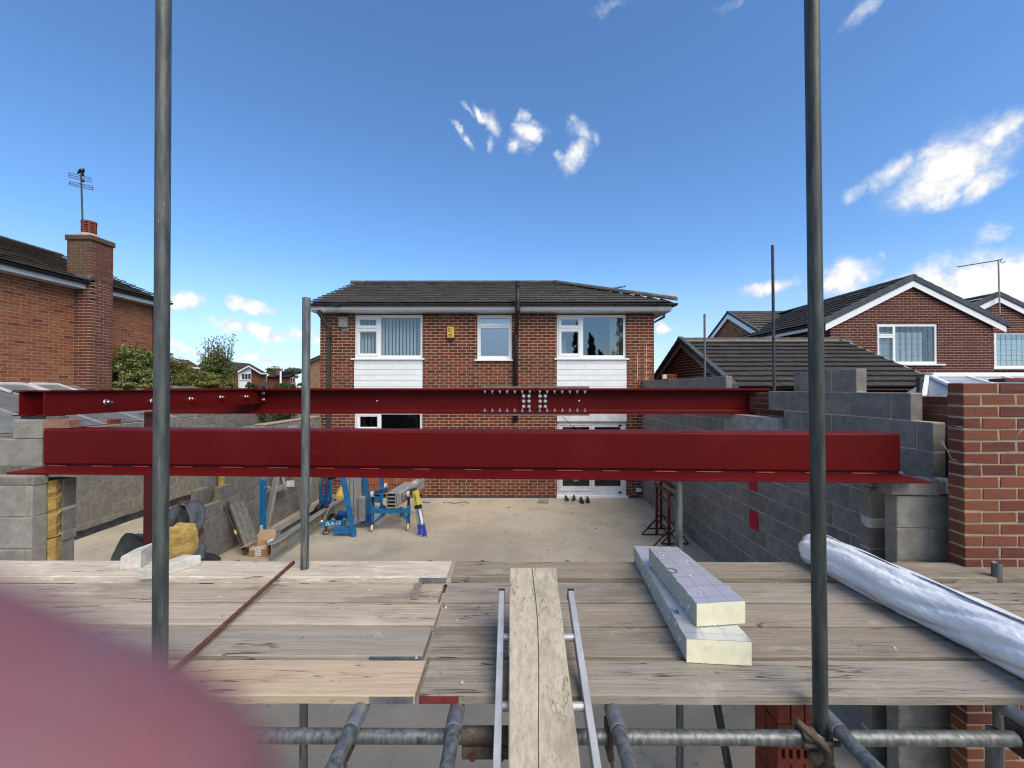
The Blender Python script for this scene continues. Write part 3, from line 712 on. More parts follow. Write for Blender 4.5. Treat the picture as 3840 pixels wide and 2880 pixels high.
for (a, b) in (wlx, wrx):           # shiplap boards under the two wide windows
    for i in range(9):
        z0 = 2.25 + i * .142; z1 = min(z0 + .142, 3.485)
        if z1 - z0 < .03: continue
        q = MB(); q.hexa([(a, HY - .012, z0), (b, HY - .012, z0), (b, HY + .03, z0), (a, HY + .03, z0), (a, HY - .004, z1 - .003), (b, HY - .006, z1 - .003), (b, HY + .03, z1 - .003), (a, HY + .03, z1 - .003)])
        q.build('cladding_board', 'cladding', house)
    q = MB(); q.box(a + .002, b - .002, HY + .031, HY + .06, 2.25, 3.49); q.build('cladding_backing', 'upvc_grey', house)
# kitchen window
kw = window(house, wlx[0] + .004, wlx[1] - .004, .62, 2.165, YW, [(wlx[0] + .13, -3.46, 1.78, 2.04), (wlx[0] + .13, -3.46, .75, 1.62), (-3.36, wlx[1] - .07, .69, 2.10)], glassm='glass_dark', sashes=[(wlx[0] + .05, -3.40, 1.70, 2.115)])
room(house, wlx[0], wlx[1], .1, 2.3, HY, 2.5, 'room_dark')
# patio doors
q = MB(); q.box(wrx[0] + .002, wrx[1] - .002, HY - .03, HY + .06, 1.93, 2.172); q.build('door_head_panel', 'upvc_grey', house)
pd = window(house, wrx[0] + .004, wrx[1] - .004, .055, 1.925, YW, [(1.25, 1.93, .28, 1.78), (2.06, 2.72, .28, 1.78)], glassm='glass_dark', name='patio_door', frame_m='upvc_grey',
            sashes=[(1.14, 2.03, .16, 1.87)])
for z in (1.82, .13):
    q = MB(); q.box(2.66, 2.74, HY + .015, HY + .043, z - .02, z + .02); q.build('catch', 'black', pd, bevel=.008)
q = MB(); q.box(wrx[0] - .01, wrx[1] + .03, HY - .05, HY + .1, 0.003, .055); q.build('threshold', 'upvc', house)
room(house, wrx[0], wrx[1], .02, 2.2, HY, 3.0, 'room_dark')
q = MB(); 
for i in range(30):
    x = 2.40 + .34 * i / 30; x2 = 2.40 + .34 * (i + 1) / 30; f_ = lambda t: HY + .26 + .02 * math.sin(t * 70)
    q.add([(x, f_(x), .1), (x2, f_(x2), .1), (x2, f_(x2), 1.9), (x, f_(x), 1.9)], [(0, 1, 2, 3)])
q.build('curtain', 'curtain', pd)
rp = random.Random(4); q = MB()
for i in range(26):                # torn white sticker and smears on the left door pane
    x = 1.55 + rp.uniform(0, .30); z = rp.uniform(.52, .60); w_ = rp.uniform(.02, .09); h_ = rp.uniform(.012, .05) if i < 18 else rp.uniform(.08, .17)
    if i >= 18: w_ = .014
    q.box(x, x + w_, HY + .070, HY + .0712 + i * .00012, z - h_, z)
q.build('torn_sticker', 'upvc', pd)
# fascia, soffit, gutter
EY, EZ = HY - .34, 4.84
q = MB(); q.box(-5.02, 3.90, EY + .03, EY + .055, 4.70, 4.82); q.build('fascia', 'upvc', house)
q = MB(); q.box(-5.02, 3.90, EY + .056, HY + .1, 4.665, 4.685); q.box(HX1 + .002, 3.90, HY + .1, HY + 5.6, 4.665, 4.685); q.build('soffit', 'upvc_grey', house)
q = MB(); q.box(3.875, 3.90, EY + .056, HY + 5.6, 4.70, 4.82); q.box(-5.02, -4.995, EY + .056, HY + 5.6, 4.70, 4.82); q.build('side_fascia', 'upvc', house)
gut = gutter(house, (-5.10, EY + .028, 4.835), (3.99, EY + .028, 4.835), brackets=9, r=.062)
gutter(house, (3.90, EY - .05, 4.835), (3.90, HY + 5.6, 4.835), face=(1, 0, 0), r=.062, name='side_gutter')
q = MB(); q.box(-4.42, -4.27, EY - .105, EY + .035, 4.765, 4.845); q.build('gutter_joint', 'black', gut)
# main roof
RY, RZ = 13.1, 6.02
S_ = Vector((0, RY - EY, RZ - EZ)); SL = S_.length; S_.normalize()
rows = 11; gau = SL / rows
q = MB(); nrm = Vector((0, -S_.z, S_.y)) * -.004
q.add([Vector(p) + nrm for p in [(-5.0, EY, EZ), (3.9, EY, EZ), (1.33, RY, RZ), (-5.0, RY, RZ), (-5.0, RY + 2.84, EZ), (3.9, RY + 2.84, EZ)]],
      [(0, 1, 2, 3), (1, 5, 2), (3, 2, 5, 4), (0, 3, 4), (0, 4, 5, 1)])
rf = q.build('roof', 'tile_lap', house)
roof_tiles(rf, (-5.04, EY - .02, EZ), (1, 0, 0), S_, rows, gau, .33, lambda k: (0, 8.96 - (k + .35) / rows * 2.6), 'tile', limit=300, thick=.026, tilt=.09)
roof_tiles(rf, (3.94, EY - .02, EZ), (0, 1, 0), Vector((1.33 - 3.9, 0, RZ - EZ)), 11, gau * .94, .33, lambda k: ((k + .4) / rows * 2.84, 5.68 - (k + .4) / rows * 2.84), 'tile', limit=0, thick=.026, name='side_tile')
ridge(house, (-5.06, RY, RZ + .05), (1.33, RY, RZ + .05), 'ridge', 14, lich=(0,))
ridge(house, (1.30, RY - .02, RZ + .06), (3.97, EY - .02, EZ + .10), 'ridge', 9, lich=(1, 6, 7, 8))
# pipes
def pipe(parent, name, pts, r, m, n=12, cap=None):
    q = MB(); q.path(pts, r, n); return q.build(name, m, parent, smooth=True)
q = MB(); q.box(-4.69, -4.61, HY - .10, HY - .03, 0, 4.30); q.bar((-4.65, HY - .065, 4.27), (-4.80, EY + .09, 4.60), .065, .065); q.box(-4.84, -4.76, EY + .05, EY + .13, 4.58, 4.78); dp = q.build('downpipe', 'grey_plastic', house)
q = MB(); q.box(-4.70, -4.60, HY - .11, HY - .005, 4.0, 4.05); q.box(-4.70, -4.60, HY - .11, HY - .005, 2.3, 2.35); q.build('pipe_clip', 'black', dp)
xs_ = .075
sp = pipe(house, 'soil_pipe', [(xs_ - .02, HY - .08, 1.95), (xs_ - .02, HY - .08, 3.98), (xs_, HY - .10, 4.20), (xs_ + .03, EY - .16, 4.62), (xs_ + .03, EY - .17, 5.24)], .055, 'black')
for z in (2.15, 3.98):
    q = MB(); q.tube((xs_ - .02, HY - .08, z), (xs_ - .02, HY - .08, z + .13), .066, 14); q.build('collar', 'black', sp)
q = MB(); q.tube((xs_ + .03, EY - .165, 4.62), (xs_ + .03, EY - .165, 4.76), .066, 14); q.build('collar', 'black', sp)
q = MB(); q.tube((xs_ + .03, EY - .17, 5.22), (xs_ + .03, EY - .17, 5.34), .064, 14); q.build('vent_cage', 'black', sp)
q = MB(); q.bar((-.15, HY - .03, 2.32), (-.15, HY - .03, 2.56), .03, .03); q.bar((-.15, HY - .03, 2.56), (-.08, HY - .05, 2.66), .02, .02); q.build('pipe_bracket', 'black', house)
pipe(house, 'corner_downpipe', [(3.94, HY + .3, 4.78), (3.92, HY + .3, 4.62), (3.62, HY + .3, 4.45), (3.61, HY + .3, .1)], .035, 'gutter')
q = MB(); q.box(-4.40, -4.18, HY - .09, HY - .002, 4.31, 4.53); q.box(-4.42, -4.17, HY - .11, HY - .002, 4.53, 4.56); q.box(-4.35, -4.17, HY - .02, HY - .003, 4.22, 4.31)
q.build('boiler_vent', mat('grey_vent', rgb(150, 150, 148), rgb(120, 120, 118), 30, rough=.7), house)
ab = thing('alarm_box', 'yellow burglar alarm box on brick wall left of the small frosted window', 'alarm box', (hx(1691), HY, hz(1270)))
x0, x1, z1, z0 = hx(1678), hx(1703), hz(1226), hz(1267)
q = MB(); q.box(x0, x1, HY - .07, HY - .002, z0, z1); q.build('cover', 'yellow', ab, bevel=.008)
q = MB(); q.box(x0 - .006, x1 + .004, HY - .074, HY - .002, z0 - .055, z0 - .001); q.build('base', 'black', ab, bevel=.006)
q = MB()
for i, (w_, d_) in enumerate(((.075, .02), (.08, .028), (.095, .028))):
    zz = z1 - .045 - i * .035; q.box(x0 + .03, x0 + .03 + d_, HY - .0712, HY - .0705, zz - d_ / 2, zz + d_ / 2); q.box(x0 + .062, x0 + .03 + w_, HY - .0712, HY - .0705, zz - .006, zz + .006)
q.add([(x0 + .06, HY - .0712, z0 + .125), (x0 + .105, HY - .0712, z0 + .125), (x0 + .082, HY - .0712, z0 + .095)], [(0, 2, 1)])
q.box(x0 + .035, x0 + .13, HY - .0712, HY - .0705, z0 + .03, z0 + .085); q.build('printed_panel', 'ink', ab)
q = MB(); q.box(x0 + .06, x0 + .11, HY - .0722, HY - .0713, z0 + .066, z0 + .077); q.box(x0 + .05, x0 + .12, HY - .0722, HY - .0713, z0 + .042, z0 + .054); q.build('panel_lines', 'yellow', ab)
# roof aerial behind the hip
ae = thing('roof_aerial', 'dark yagi aerial poking up behind the hip of the house roof', 'aerial', (3.1, 13.2, 5.4))
q = MB(); a, b = P(2262, 1088, 13.2), P(2346, 1075, 13.2); q.bar(a, b, .02, .02)
for i in range(9):
    c = a.lerp(b, (i + .5) / 9); q.bar(c - Vector((0, .15, .0)), c + Vector((0, .15, .03)), .012, .012); q.bar(c, c + Vector((0, 0, .05)), .012, .012)
q.build('boom', 'black', ae)
q = MB(); q.bar(P(2272, 1088, 13.2), P(2276, 1130, 13.2), .03, .03); q.build('mast', 'black', ae)
q = MB(); q.bar(P(2261, 1076, 13.2), P(2285, 1094, 13.2), .02, .05); q.build('reflector', 'black', ae)
# scarred brickwork by the right corner: missing toothing bricks
q = MB()
for i in range(6): q.box(3.30, 3.40 + (i % 2) * .1, HY - .004, HY - .001, 2.98 + i * .15, 3.04 + i * .15)
q.build('old_mortar_scar', mat('scar_mortar', rgb(176, 120, 98), rgb(150, 100, 82), 20, rough=.95), house)
q = MB(); q.box(3.135, 3.15, HY - .006, HY, 2.95, 3.65); q.box(3.36, 3.37, HY - .006, HY, 2.95, 3.95); q.build('cut_line', 'mortar', house)
# black damp membrane turned up along the foot of the wall
q = MB(); rm_ = random.Random(9); xs = [-4.9 + i * .2 for i in range(41)]
for a, b in zip(xs[:-1], xs[1:]):
    h1 = .035 + rm_.uniform(-.02, .02); q.hexa([(a, HY - .03, .001), (b, HY - .03, .001), (b, HY - .001, .001), (a, HY - .001, .001), (a, HY - .015, h1), (b, HY - .015, h1), (b, HY - .001, h1), (a, HY - .001, h1)])
q.build('damp_membrane', 'membrane', house)
# ================================================================== block walls of the extension
# right side wall, inner leaf (faces left)
rw = thing('block_wall', 'long dark grey concrete block wall on the right with red paint patches', 'wall', (3.25, 7, 0))
CH = .2275; Y1 = HY - .002
def rw_segs(k):                    # u runs from the house towards the camera
    U_ = lambda ya, yb: (Y1 - yb, Y1 - ya)
    if k <= 8: return [U_(3.26, Y1)]
    if k == 9: return [U_(3.26, 5.05), U_(6.33, Y1)]
    if k == 10: return [U_(3.26, 5.05), U_(6.42, Y1)]
    if k == 11: return [U_(3.44, 5.35), U_(6.42, Y1)]
    if k == 12: return [U_(3.98, 4.86), U_(6.42, Y1)]
rw.location = (3.25, 7, 0)
RWY = {12: 1}
masonry(rw, (3.25, Y1, 0), (0, -1, 0), (-1, 0, 0), CH, 13, rw_segs, .45, .1, 'block', 'mortar_grey', piece='block', chamfer=.004, jit=.0015, seed=2, limit=300, proud=.005)
for (px, py, Y, w_, h_) in ((2821, 1816, 5.70, .20, .17), (2824, 1949, 5.68, .215, .25)):
    c = P(px, py, Y); q = MB(); r_ = random.Random(px); k = 14
    pts = []
    for i in range(k):
        t = i / k; per = [(-1, -1), (1, -1), (1, 1), (-1, 1)]; e = int(t * 4); f_ = t * 4 - e; a = Vector(per[e]); b = Vector(per[(e + 1) % 4]); p = a.lerp(b, f_)
        pts.append(Vector((3.2435, c.y + p.x * w_ / 2 * r_.uniform(.9, 1.05), c.z + p.y * h_ / 2 * r_.uniform(.9, 1.08))))
    q.add(pts, [tuple(range(k))]); q.build('paint_mark', 'paint_mark', rw)
ps = MB(); ps.cbox(3.17, 3.36, 5.06, 6.32, 2.06, 2.395, .006, .003)
tag(ps.build('padstone', 'padstone'), 'large smooth pale padstone in the right block wall under the spliced beam', 'padstone')
# outer brick skin behind that wall, rising above it beside the beam end
sk = thing('brick_skin', 'red brick outer skin showing behind the right block wall', 'wall', (3.5, 5, 0))
masonry(sk, (3.45, 6.9, 2.03), (0, -1, 0), (-1, 0, 0), .075, 9, lambda k: [(0 if k < 8 else .5, 3.9 if k < 7 else 3.6)], .225, .1025, 'brick_new', 'mortar_pale', seed=3, simple=True)
q = MB(); q.box(3.455, 3.55, 3.0, 10.58, 0.002, 2.03); q.box(3.455, 3.55, 6.9, 10.58, 2.03, 2.5); q.build('lower_courses', 'brick_new', sk)
# new brick wall in the right foreground
fb = thing('brick_wall', 'new red brick wall with crisp pale joints filling the right edge', 'wall', (3.6, 2.75, 0))
masonry(fb, (2.88, 2.69, .031), (1, 0, 0), (0, -1, 0), .075, 37, lambda k: [(0, 1.75)], .225, .1025, 'brick_new', 'mortar_pale', joint=.0115, seed=5, chamfer=.003, jit=.0022, proud=.003, limit=300, prio=lambda p: (p.x - 2) * .8 - p.z)
q = MB(); q.box(3.14, 4.6, 2.80, 2.9, 0.0, 2.5); q.build('cavity_backing', 'block', fb)
q = MB(); q.cbox(3.16, 3.375, 2.70, 2.80, 2.808, 2.832, .004, .003)
tag(q.build('split_brick', 'brick_new'), 'broken red brick lying flat on the top of the new brick wall', 'brick')
# right pier at the end of the front beam
pr = thing('block_pier', 'pale grey block pier carrying the right end of the front beam', 'pier', (2.9, 3.0, 0))
masonry(pr, (2.64, 2.90, 0), (1, 0, 0), (0, -1, 0), .2255, 9, lambda k: [(0, .43)], .45, .1, 'block_light', 'mortar_pale', piece='block', chamfer=.005, jit=.0018, seed=6, proud=.006)
masonry(pr, (2.64, 3.12, 0), (1, 0, 0), (0, -1, 0), .2255, 9, lambda k: [(0, .60)], .45, .1, 'block', 'mortar_grey', piece='block', chamfer=.005, jit=.0018, seed=7, proud=.006, bed_name='inner_mortar', alt=('block', .2))
q = MB(); q.cbox(2.638, 2.84, 3.115, 3.2, 1.73, 1.80, .006, .004); q.build('white_slip', 'white_block', pr)
q = MB(); q.cbox(2.645, 2.9, 3.12, 3.22, 2.032, 2.144, .005, .003); q.build('cut_block', 'block_light', pr)
q = MB(); q.cbox(3.072, 3.13, 2.88, 2.95, .0, 2.0, .004, .004); q.build('mortar_smear', 'mortar_pale', pr)
q = MB(); q.cbox(2.60, 2.93, 2.885, 3.01, 2.034, 2.144, .008, .005)
tag(q.build('padstone', 'block_light'), 'rough grey padstone under the right end of the front beam', 'padstone')
q = MB(); q.cbox(2.934, 2.975, 2.905, 3.0, 2.034, 2.13, .004, .004); q.build('mortar_bed', 'mortar_grey', pr)
q = MB(); q.cbox(2.985, 3.06, 2.89, 2.99, 2.034, 2.136, .008, .006); q.build('white_packer', 'white_block', pr)

# left front cavity wall end
lp = thing('cavity_wall', 'left front cavity wall end with yellow insulation between its block leaves', 'wall', (-4, 3.1, 0))
ZL = .0545
masonry(lp, (-6.14, 2.945, ZL), (1, 0, 0), (0, -1, 0), .2255, 9, lambda k: [(0, 2.75)], .45, .1, 'block_light', 'mortar_pale', piece='block', chamfer=.005, jit=.0018, seed=8, proud=.006)
masonry(lp, (-6.14, 2.945, ZL + 9 * .2255), (1, 0, 0), (0, -1, 0), .062, 1, lambda k: [(0, 2.76)], .45, .1, 'block', 'mortar_pale', piece='block', chamfer=.004, jit=.003, seed=9, bed_name='upper_mortar')
masonry(lp, (-6.14, 3.150, ZL), (1, 0, 0), (0, -1, 0), .2255, 9, lambda k: [(0, 2.75 - (.0 if k != 6 else .01))], .45, .1, 'block', 'mortar_grey', piece='block', chamfer=.005, jit=.002, seed=10, bed_name='inner_mortar', proud=.006)
q = MB(); q.cbox(-3.50, -3.3885, 3.1485, 3.251, 1.62, 1.69, .004, .002); q.build('pale_slip', 'block_light', lp)
rI = random.Random(3)
for i, (za, zb) in enumerate(((.06, 1.66), (1.67, 2.09))):
    q = MB(); n_ = 14; prev = None; vs = []; fs = []
    for j in range(n_ + 1):
        z = za + (zb - za) * j / n_; e = rI.uniform(-.012, .012)
        vs += [(-4.6, 3.05, z), (-3.395 + e, 3.052, z), (-3.385 + e * .6, 3.098, z), (-3.40 - e, 3.147, z), (-4.6, 3.147, z)]
    for j in range(n_):
        for k in range(5): a = j * 5 + k; b = j * 5 + (k + 1) % 5; fs.append((a, b, b + 5, a + 5))
    fs += [(4, 3, 2, 1, 0), tuple(n_ * 5 + k for k in range(5))]
    q.add(vs, fs); q.build('insulation_batt', 'wool', lp)
q = MB(); q.cbox(-5.2, -3.67, 3.25, 3.35, 2.162, 2.372, .005, .003)
tag(q.build('concrete_block', 'block_light'), 'wide pale block beside the left end of the front beam', 'block')
q = MB(); q.cbox(-3.895, -3.672, 3.25, 3.47, 2.376, 2.524, .005, .003)
tag(q.build('concrete_block', 'block_light'), 'small pale block under the near end of the bolted twin beam', 'block')

# left boundary wall, far leaf, with black membrane at its foot
lw = thing('block_wall', 'low grey block wall along the left boundary with black membrane at its foot', 'wall', (-8.1, 8, 0))
masonry(lw, (-8.06, 3.26, 0), (0, 1, 0), (1, 0, 0), .2255, 10, lambda k: [(0, 10.7)] if k < 9 else [(7.4, 10.2)], .45, .1, 'block', 'mortar_pale', piece='block', chamfer=.004, jit=.0015, seed=12, limit=300, proud=.005)
masonry(lw, (-4.95, 13.96, 0), (-1, 0, 0), (0, -1, 0), .2255, 8, lambda k: [(1.2 if k > 6 else 0, 3.1)], .45, .1, 'block', 'mortar_pale', piece='block', chamfer=.004, seed=13, bed_name='end_mortar', simple=True)
q = MB(); vs = []; fs = []; rM = random.Random(6); n_ = 60
for i in range(n_ + 1):
    y = 3.27 + 10.6 * i / n_; h = .115 + rM.uniform(-.015, .02); e = rM.uniform(.0, .03)
    vs += [(-8.058, y, h), (-8.045, y, h), (-8.03 + e * .3, y, h * .5), (-7.99 + e, y, .004)]
for i in range(n_):
    for k in range(3): fs.append((i * 4 + k, i * 4 + k + 1, i * 4 + k + 5, i * 4 + k + 4))
q.add(vs, fs); q.build('damp_membrane', 'membrane', lw)
q = MB(); q.box(-8.36, -8.165, 3.26, 13.9, 0, 2.0); q.build('outer_leaf', 'block', lw)
def holed_brick(name, c, u, v, label, holes=5, L=.215, H=.10, D=.065, m='brick_orange', parent=None):
    """a perforated brick standing on edge: its bed face, with real slots, looks along -w"""
    Fm = frame(c, u, v); q = MB(); R_ = lambda x, y, z: Fm @ Vector((x, y, z))
    xs = [0]; hw = L / (holes * 2 + 1)
    for i in range(holes): xs += [hw * (2 * i + 1), hw * (2 * i + 2)]
    xs.append(L); y0, y1 = H * .24, H * .76
    for i in range(len(xs) - 1):
        a, b = xs[i], xs[i + 1]
        if i % 2 == 0: q.hexa([R_(a, 0, -D), R_(b, 0, -D), R_(b, 0, 0), R_(a, 0, 0), R_(a, H, -D), R_(b, H, -D), R_(b, H, 0), R_(a, H, 0)])
        else:
            for (c0, c1) in ((0, y0), (y1, H)):
                q.hexa([R_(a, c0, -D), R_(b, c0, -D), R_(b, c0, 0), R_(a, c0, 0), R_(a, c1, -D), R_(b, c1, -D), R_(b, c1, 0), R_(a, c1, 0)])
    if parent is not None: return q.build(name, m, parent)
    return tag(q.build(name, m), label, 'brick')
b_ = P(457, 1592, 8.6); holed_brick('perforated_brick', (-8.15, 8.45, 2.032), (.1, .95, 0), (0, 0, 1), 'orange perforated brick standing on the left boundary wall')
b_ = P(2470, 1432, 8.6); holed_brick('perforated_brick', (3.24, 8.85, 2.96), (.9, .12, 0), (0, 0, 1), 'orange perforated brick standing on top of the right block wall')
q = MB(); q.cbox(3.16, 3.24, 8.85, 8.93, 2.96, 3.055, .006, .003); tag(q.build('mortar_lump', 'white_block'), 'pale mortar lump beside the orange brick on the right block wall', 'rubble')

# stepped inner cavity wall on the left
iw = thing('stepped_wall', 'half built grey block wall stepping down towards the red post with insulation in its cavity', 'wall', (-4.9, 8, 0))
NE = [6.30, 6.45, 6.45, 6.57, 6.93, 7.18, 7.43, 7.6, 7.6]
masonry(iw, (-4.85, 6.30, 0), (0, 1, 0), (1, 0, 0), .2255, 9, lambda k: [(NE[k] - 6.30, 4.29)], .45, .1, 'block', 'mortar_pale', piece='block', chamfer=.005, jit=.0018, seed=14, proud=.005)
NO = [6.15, 6.15, 6.15, 6.15, 6.70, 6.94, 7.2, 7.3, 7.4]
masonry(iw, (-5.06, 6.15, 0), (0, 1, 0), (1, 0, 0), .2255, 9, lambda k: [(NO[k] - 6.15, 4.44)], .45, .1, 'block', 'mortar_pale', piece='block', chamfer=.005, jit=.0018, seed=15, bed_name='outer_mortar', proud=.005)
for (ya, yb, za, zb) in ((6.60, 6.98, .10, .765), (6.98, 7.25, .10, .92), (7.12, 7.50, .10, 1.40), (7.5, 10.5, .1, 1.95)):
    q = MB(); q.cbox(-5.055, -4.955, ya, yb, za, zb, .02, .02, rI); q.build('insulation_batt', 'wool', iw)
q = MB(); q.cbox(-5.06, -4.84, 8.2, 10.5, 2.033, 2.062, .004, .002); tag(q.build('timber_batten', 'wood_new'), 'pale timber batten lying along the top of the stepped block wall', 'timber')
# ================================================================== steelwork
# front box beam with a wide bottom plate
A, B = Vector((-3.66, 3.25, 0)), Vector((2.737, 2.97, 0)); du = (B - A).normalized(); dn = Vector((du.y, -du.x, 0))   # dn looks to the camera
fbm = thing('steel_beam', 'deep red oxide box beam with wide bottom plate spanning the foreground', 'steel beam', (A + B) / 2 + Vector((0, 0, 2.148)))
LB = (B - A).length
q = MB(); q.obox(A + Vector((0, 0, 2.174)), du * LB, -dn * .2, Vector((0, 0, .276))); q.build('box_section', 'red', fbm, bevel=.014)
q = MB(); q.obox(A + Vector((0, 0, 2.160)) - dn * .018, du * LB, -dn * .16, Vector((0, 0, .0145))); q.build('root_strip', 'red_post', fbm)
q = MB(); q.obox(A + Vector((0, 0, 2.147)) + dn * .225, du * LB, -dn * .445, Vector((0, 0, .013))); q.build('bottom_plate', 'red', fbm, bevel=.002)
wq = MB(); wq.path([(x, 0, 0) for x in (-.085, -.06, .06, .085)], [.002, .0055, .0055, .002], 6); wm_ = wq.mesh('weld', 'red_edge', smooth=True)
rw_ = random.Random(12); t = .12
while t < LB - .1:
    inst('weld', wm_, fbm, A + du * t + dn * .003 + Vector((0, 0, 2.166)), Matrix.Rotation(math.atan2(du.y, du.x), 3, 'Z'), (rw_.uniform(.8, 1.25), 1, 1))
    t += rw_.uniform(.30, .40)
# spliced back beam
by = 6.15; bz0, bz1 = 2.40, 2.767; fw_ = .15; ft = .03; bx0, bx1, sx = -5.30, 3.665, .31
bb = thing('steel_beam', 'long red oxide I beam joined in the middle by bolted grey splice plates', 'steel beam', (0, by, bz0))
holes = [P(x, y, by) for (x, y) in ((1414, 1505), (1660, 1507), (1170, 1502), (1907, 1509), (2172, 1510), (2425, 1509))] + [P(2682, 1508, by)]
def i_section(mb, x0, x1, hl=()):
    mb.box(x0, x1, by - fw_, by + fw_, bz1 - ft, bz1); mb.box(x0, x1, by - fw_, by + fw_, bz0, bz0 + ft)
    za, zb = bz0 + ft, bz1 - ft; xs = [x0]
    hl = sorted(h.x for h in hl if x0 + .05 < h.x < x1 - .05); c = .04; zc = (za + zb) / 2; r = .0115
    cur = x0
    for h in hl:
        mb.box(cur, h - c, by - .01, by + .01, za, zb)
        for Yf, fl in ((by - .01, False), (by + .01, True)):
            out = [(h - c, za), (h, za), (h + c, za), (h + c, zc), (h + c, zb), (h, zb), (h - c, zb), (h - c, zc)]
            inn = [(h + math.cos(a) * r, zc + math.sin(a) * r) for a in [math.radians(d) for d in (225, 270, 315, 0, 45, 90, 135, 180)]]
            mb.add([(x, Yf, z) for x, z in out] + [(x, Yf, z) for x, z in inn], [((i, (i + 1) % 8, 8 + (i + 1) % 8, 8 + i) if not fl else (8 + i, 8 + (i + 1) % 8, (i + 1) % 8, i)) for i in range(8)])
        cur = h + c
    mb.box(cur, x1, by - .01, by + .01, za, zb)
    for sy in (-1, 1):             # root fillets between web and flanges
        y_ = by + sy * .01
        mb.prism([(x0, y_, za), (x0, y_ + sy * .022, za), (x0, y_ + sy * .007, za + .007), (x0, y_, za + .022)], (x1 - x0, 0, 0))
        mb.prism([(x0, y_, zb), (x0, y_ + sy * .022, zb), (x0, y_ + sy * .007, zb - .007), (x0, y_, zb - .022)], (x1 - x0, 0, 0))
for (a, b) in ((bx0, sx - .006), (sx + .006, bx1)):
    q = MB(); i_section(q, a, b, holes); q.build('beam_section', 'red', bb)
spx0, spx1 = P(1804, 1455, 6.0).x, P(2211, 1455, 6.0).x
for (z0, z1) in ((bz1 + .001, bz1 + .026), (bz0 - .026, bz0 - .001)):
    q = MB(); q.box(spx0, spx1, by - fw_ + .005, by + fw_ - .005, z0, z1); q.build('splice_plate', 'galv_plate', bb, bevel=.002)
q = MB(); q.box(P(1948, 1500, 6.12).x, P(2060, 1500, 6.12).x, by - .024, by - .0105, bz0 + .055, bz1 - .05); q.build('web_plate', 'red', bb, bevel=.001)
def bolt_mesh(name, r, h, shank):
    q = MB(); q.tube((0, 0, 0), (0, 0, .004), r * 1.45, 14); q.tube((0, 0, .004), (0, 0, h), r * 1.15, 6); q.tube((0, 0, h), (0, 0, h + shank), r * .62, 10)
    return q.mesh(name, 'bolt')
bm_ = bolt_mesh('bolt', .017, .022, .02); R_out = Matrix.Rotation(math.radians(90), 3, 'X')
for zx in (788, 862, 1015, 1087):
    for zy in (315, 385, 458):
        p = P(1750 + zx / 3.687, 1400 + zy / 3.687, by - .024); inst('bolt', bm_, bb, (p.x, by - .0245, p.z), R_out)
for zx in (250, 355, 457, 560, 665, 768, 873, 1010, 1113, 1217, 1322, 1427, 1530, 1636):
    x = P(1750 + zx / 3.687, 1500, 6.06).x
    inst('bolt', bm_, bb, (x, by - .09, bz1 - ft - .001), Matrix.Rotation(math.pi, 3, 'X')); inst('bolt', bm_, bb, (x, by - .09, bz0 + ft + .001))
for (px, py) in ((1676, 1530), (1676, 1537)): pass
# twin beam running from the left pier back to the spliced beam
tb = thing('twin_beam', 'pair of red oxide beams bolted side by side running back from the left pier', 'steel beam', (-3.8, 4.7, 2.546))
tz0, tz1 = 2.546, 2.752
for xc in (-3.71, -3.905):
    q = MB(); y0, y1 = 3.30, 6.135
    q.box(xc - .004, xc + .004, y0, y1, tz0 + .0115, tz1 - .0115); q.box(xc - .055, xc + .03 if xc > -3.8 else xc + .055, y0, y1, tz1 - .011, tz1); q.box(xc - .055, xc + .03 if xc > -3.8 else xc + .055, y0, y1, tz0, tz0 + .011)
    q.build('beam_section', 'red', tb)
for xz in (900, 1330):
    pass
for (px, py) in ((391, 1507), (565, 1503), (710, 1495), (825, 1489), (919, 1487)):
    Y = 3.705 * FPX / (1925 - px); p = P(px, py, Y)
    q = bm_; inst('bolt', bm_, tb, (-3.7055, Y, p.z), Matrix.Rotation(math.radians(90), 3, 'Y'), (1, 1, 1.5))
q = MB(); q.box(-3.705, -3.62, 6.118, 6.138, tz0 + .01, tz1 - .01); q.build('end_plate', 'red', tb)
for dz in (.055, .15): inst('bolt', bm_, tb, (-3.655, 6.117, tz0 + dz), R_out)
q = MB(); q.box(-3.90, -3.70, 3.305, 3.45, 2.526, 2.545)
tag(q.build('steel_packer', 'membrane'), 'dark shim packed between the small pale block and the twin beam', 'shim')
q = MB(); q.cbox(-3.70, -3.485, 3.27, 3.372, 2.452, 2.522, .003, .002)
tag(q.build('engineering_brick', 'brick_solid'), 'smooth brown brick resting on the left end of the front beam', 'brick')
q = MB(); q.box(-3.69, -3.58, 3.30, 3.37, 2.523, 2.545)
tag(q.build('steel_packer', 'galv_plate'), 'thin grey steel packer on top of the brown brick', 'shim')
# red post
po = thing('steel_post', 'scuffed red oxide steel post standing on the slab under the spliced beam', 'post', (-5.29, 6.15, 0))
q = MB(); x0, x1 = -5.365, -5.215
q.box(x0, x1, 6.075, 6.085, .012, 2.385); q.box(x0, x1, 6.215, 6.225, .012, 2.385); q.box(-5.294, -5.286, 6.085, 6.215, .012, 2.385); q.build('shaft', 'red_post', po)
for z in (0, 2.387):
    q = MB(); q.box(-5.41, -5.17, 6.03, 6.27, z, z + .012); q.build('end_plate', 'red_post', po)

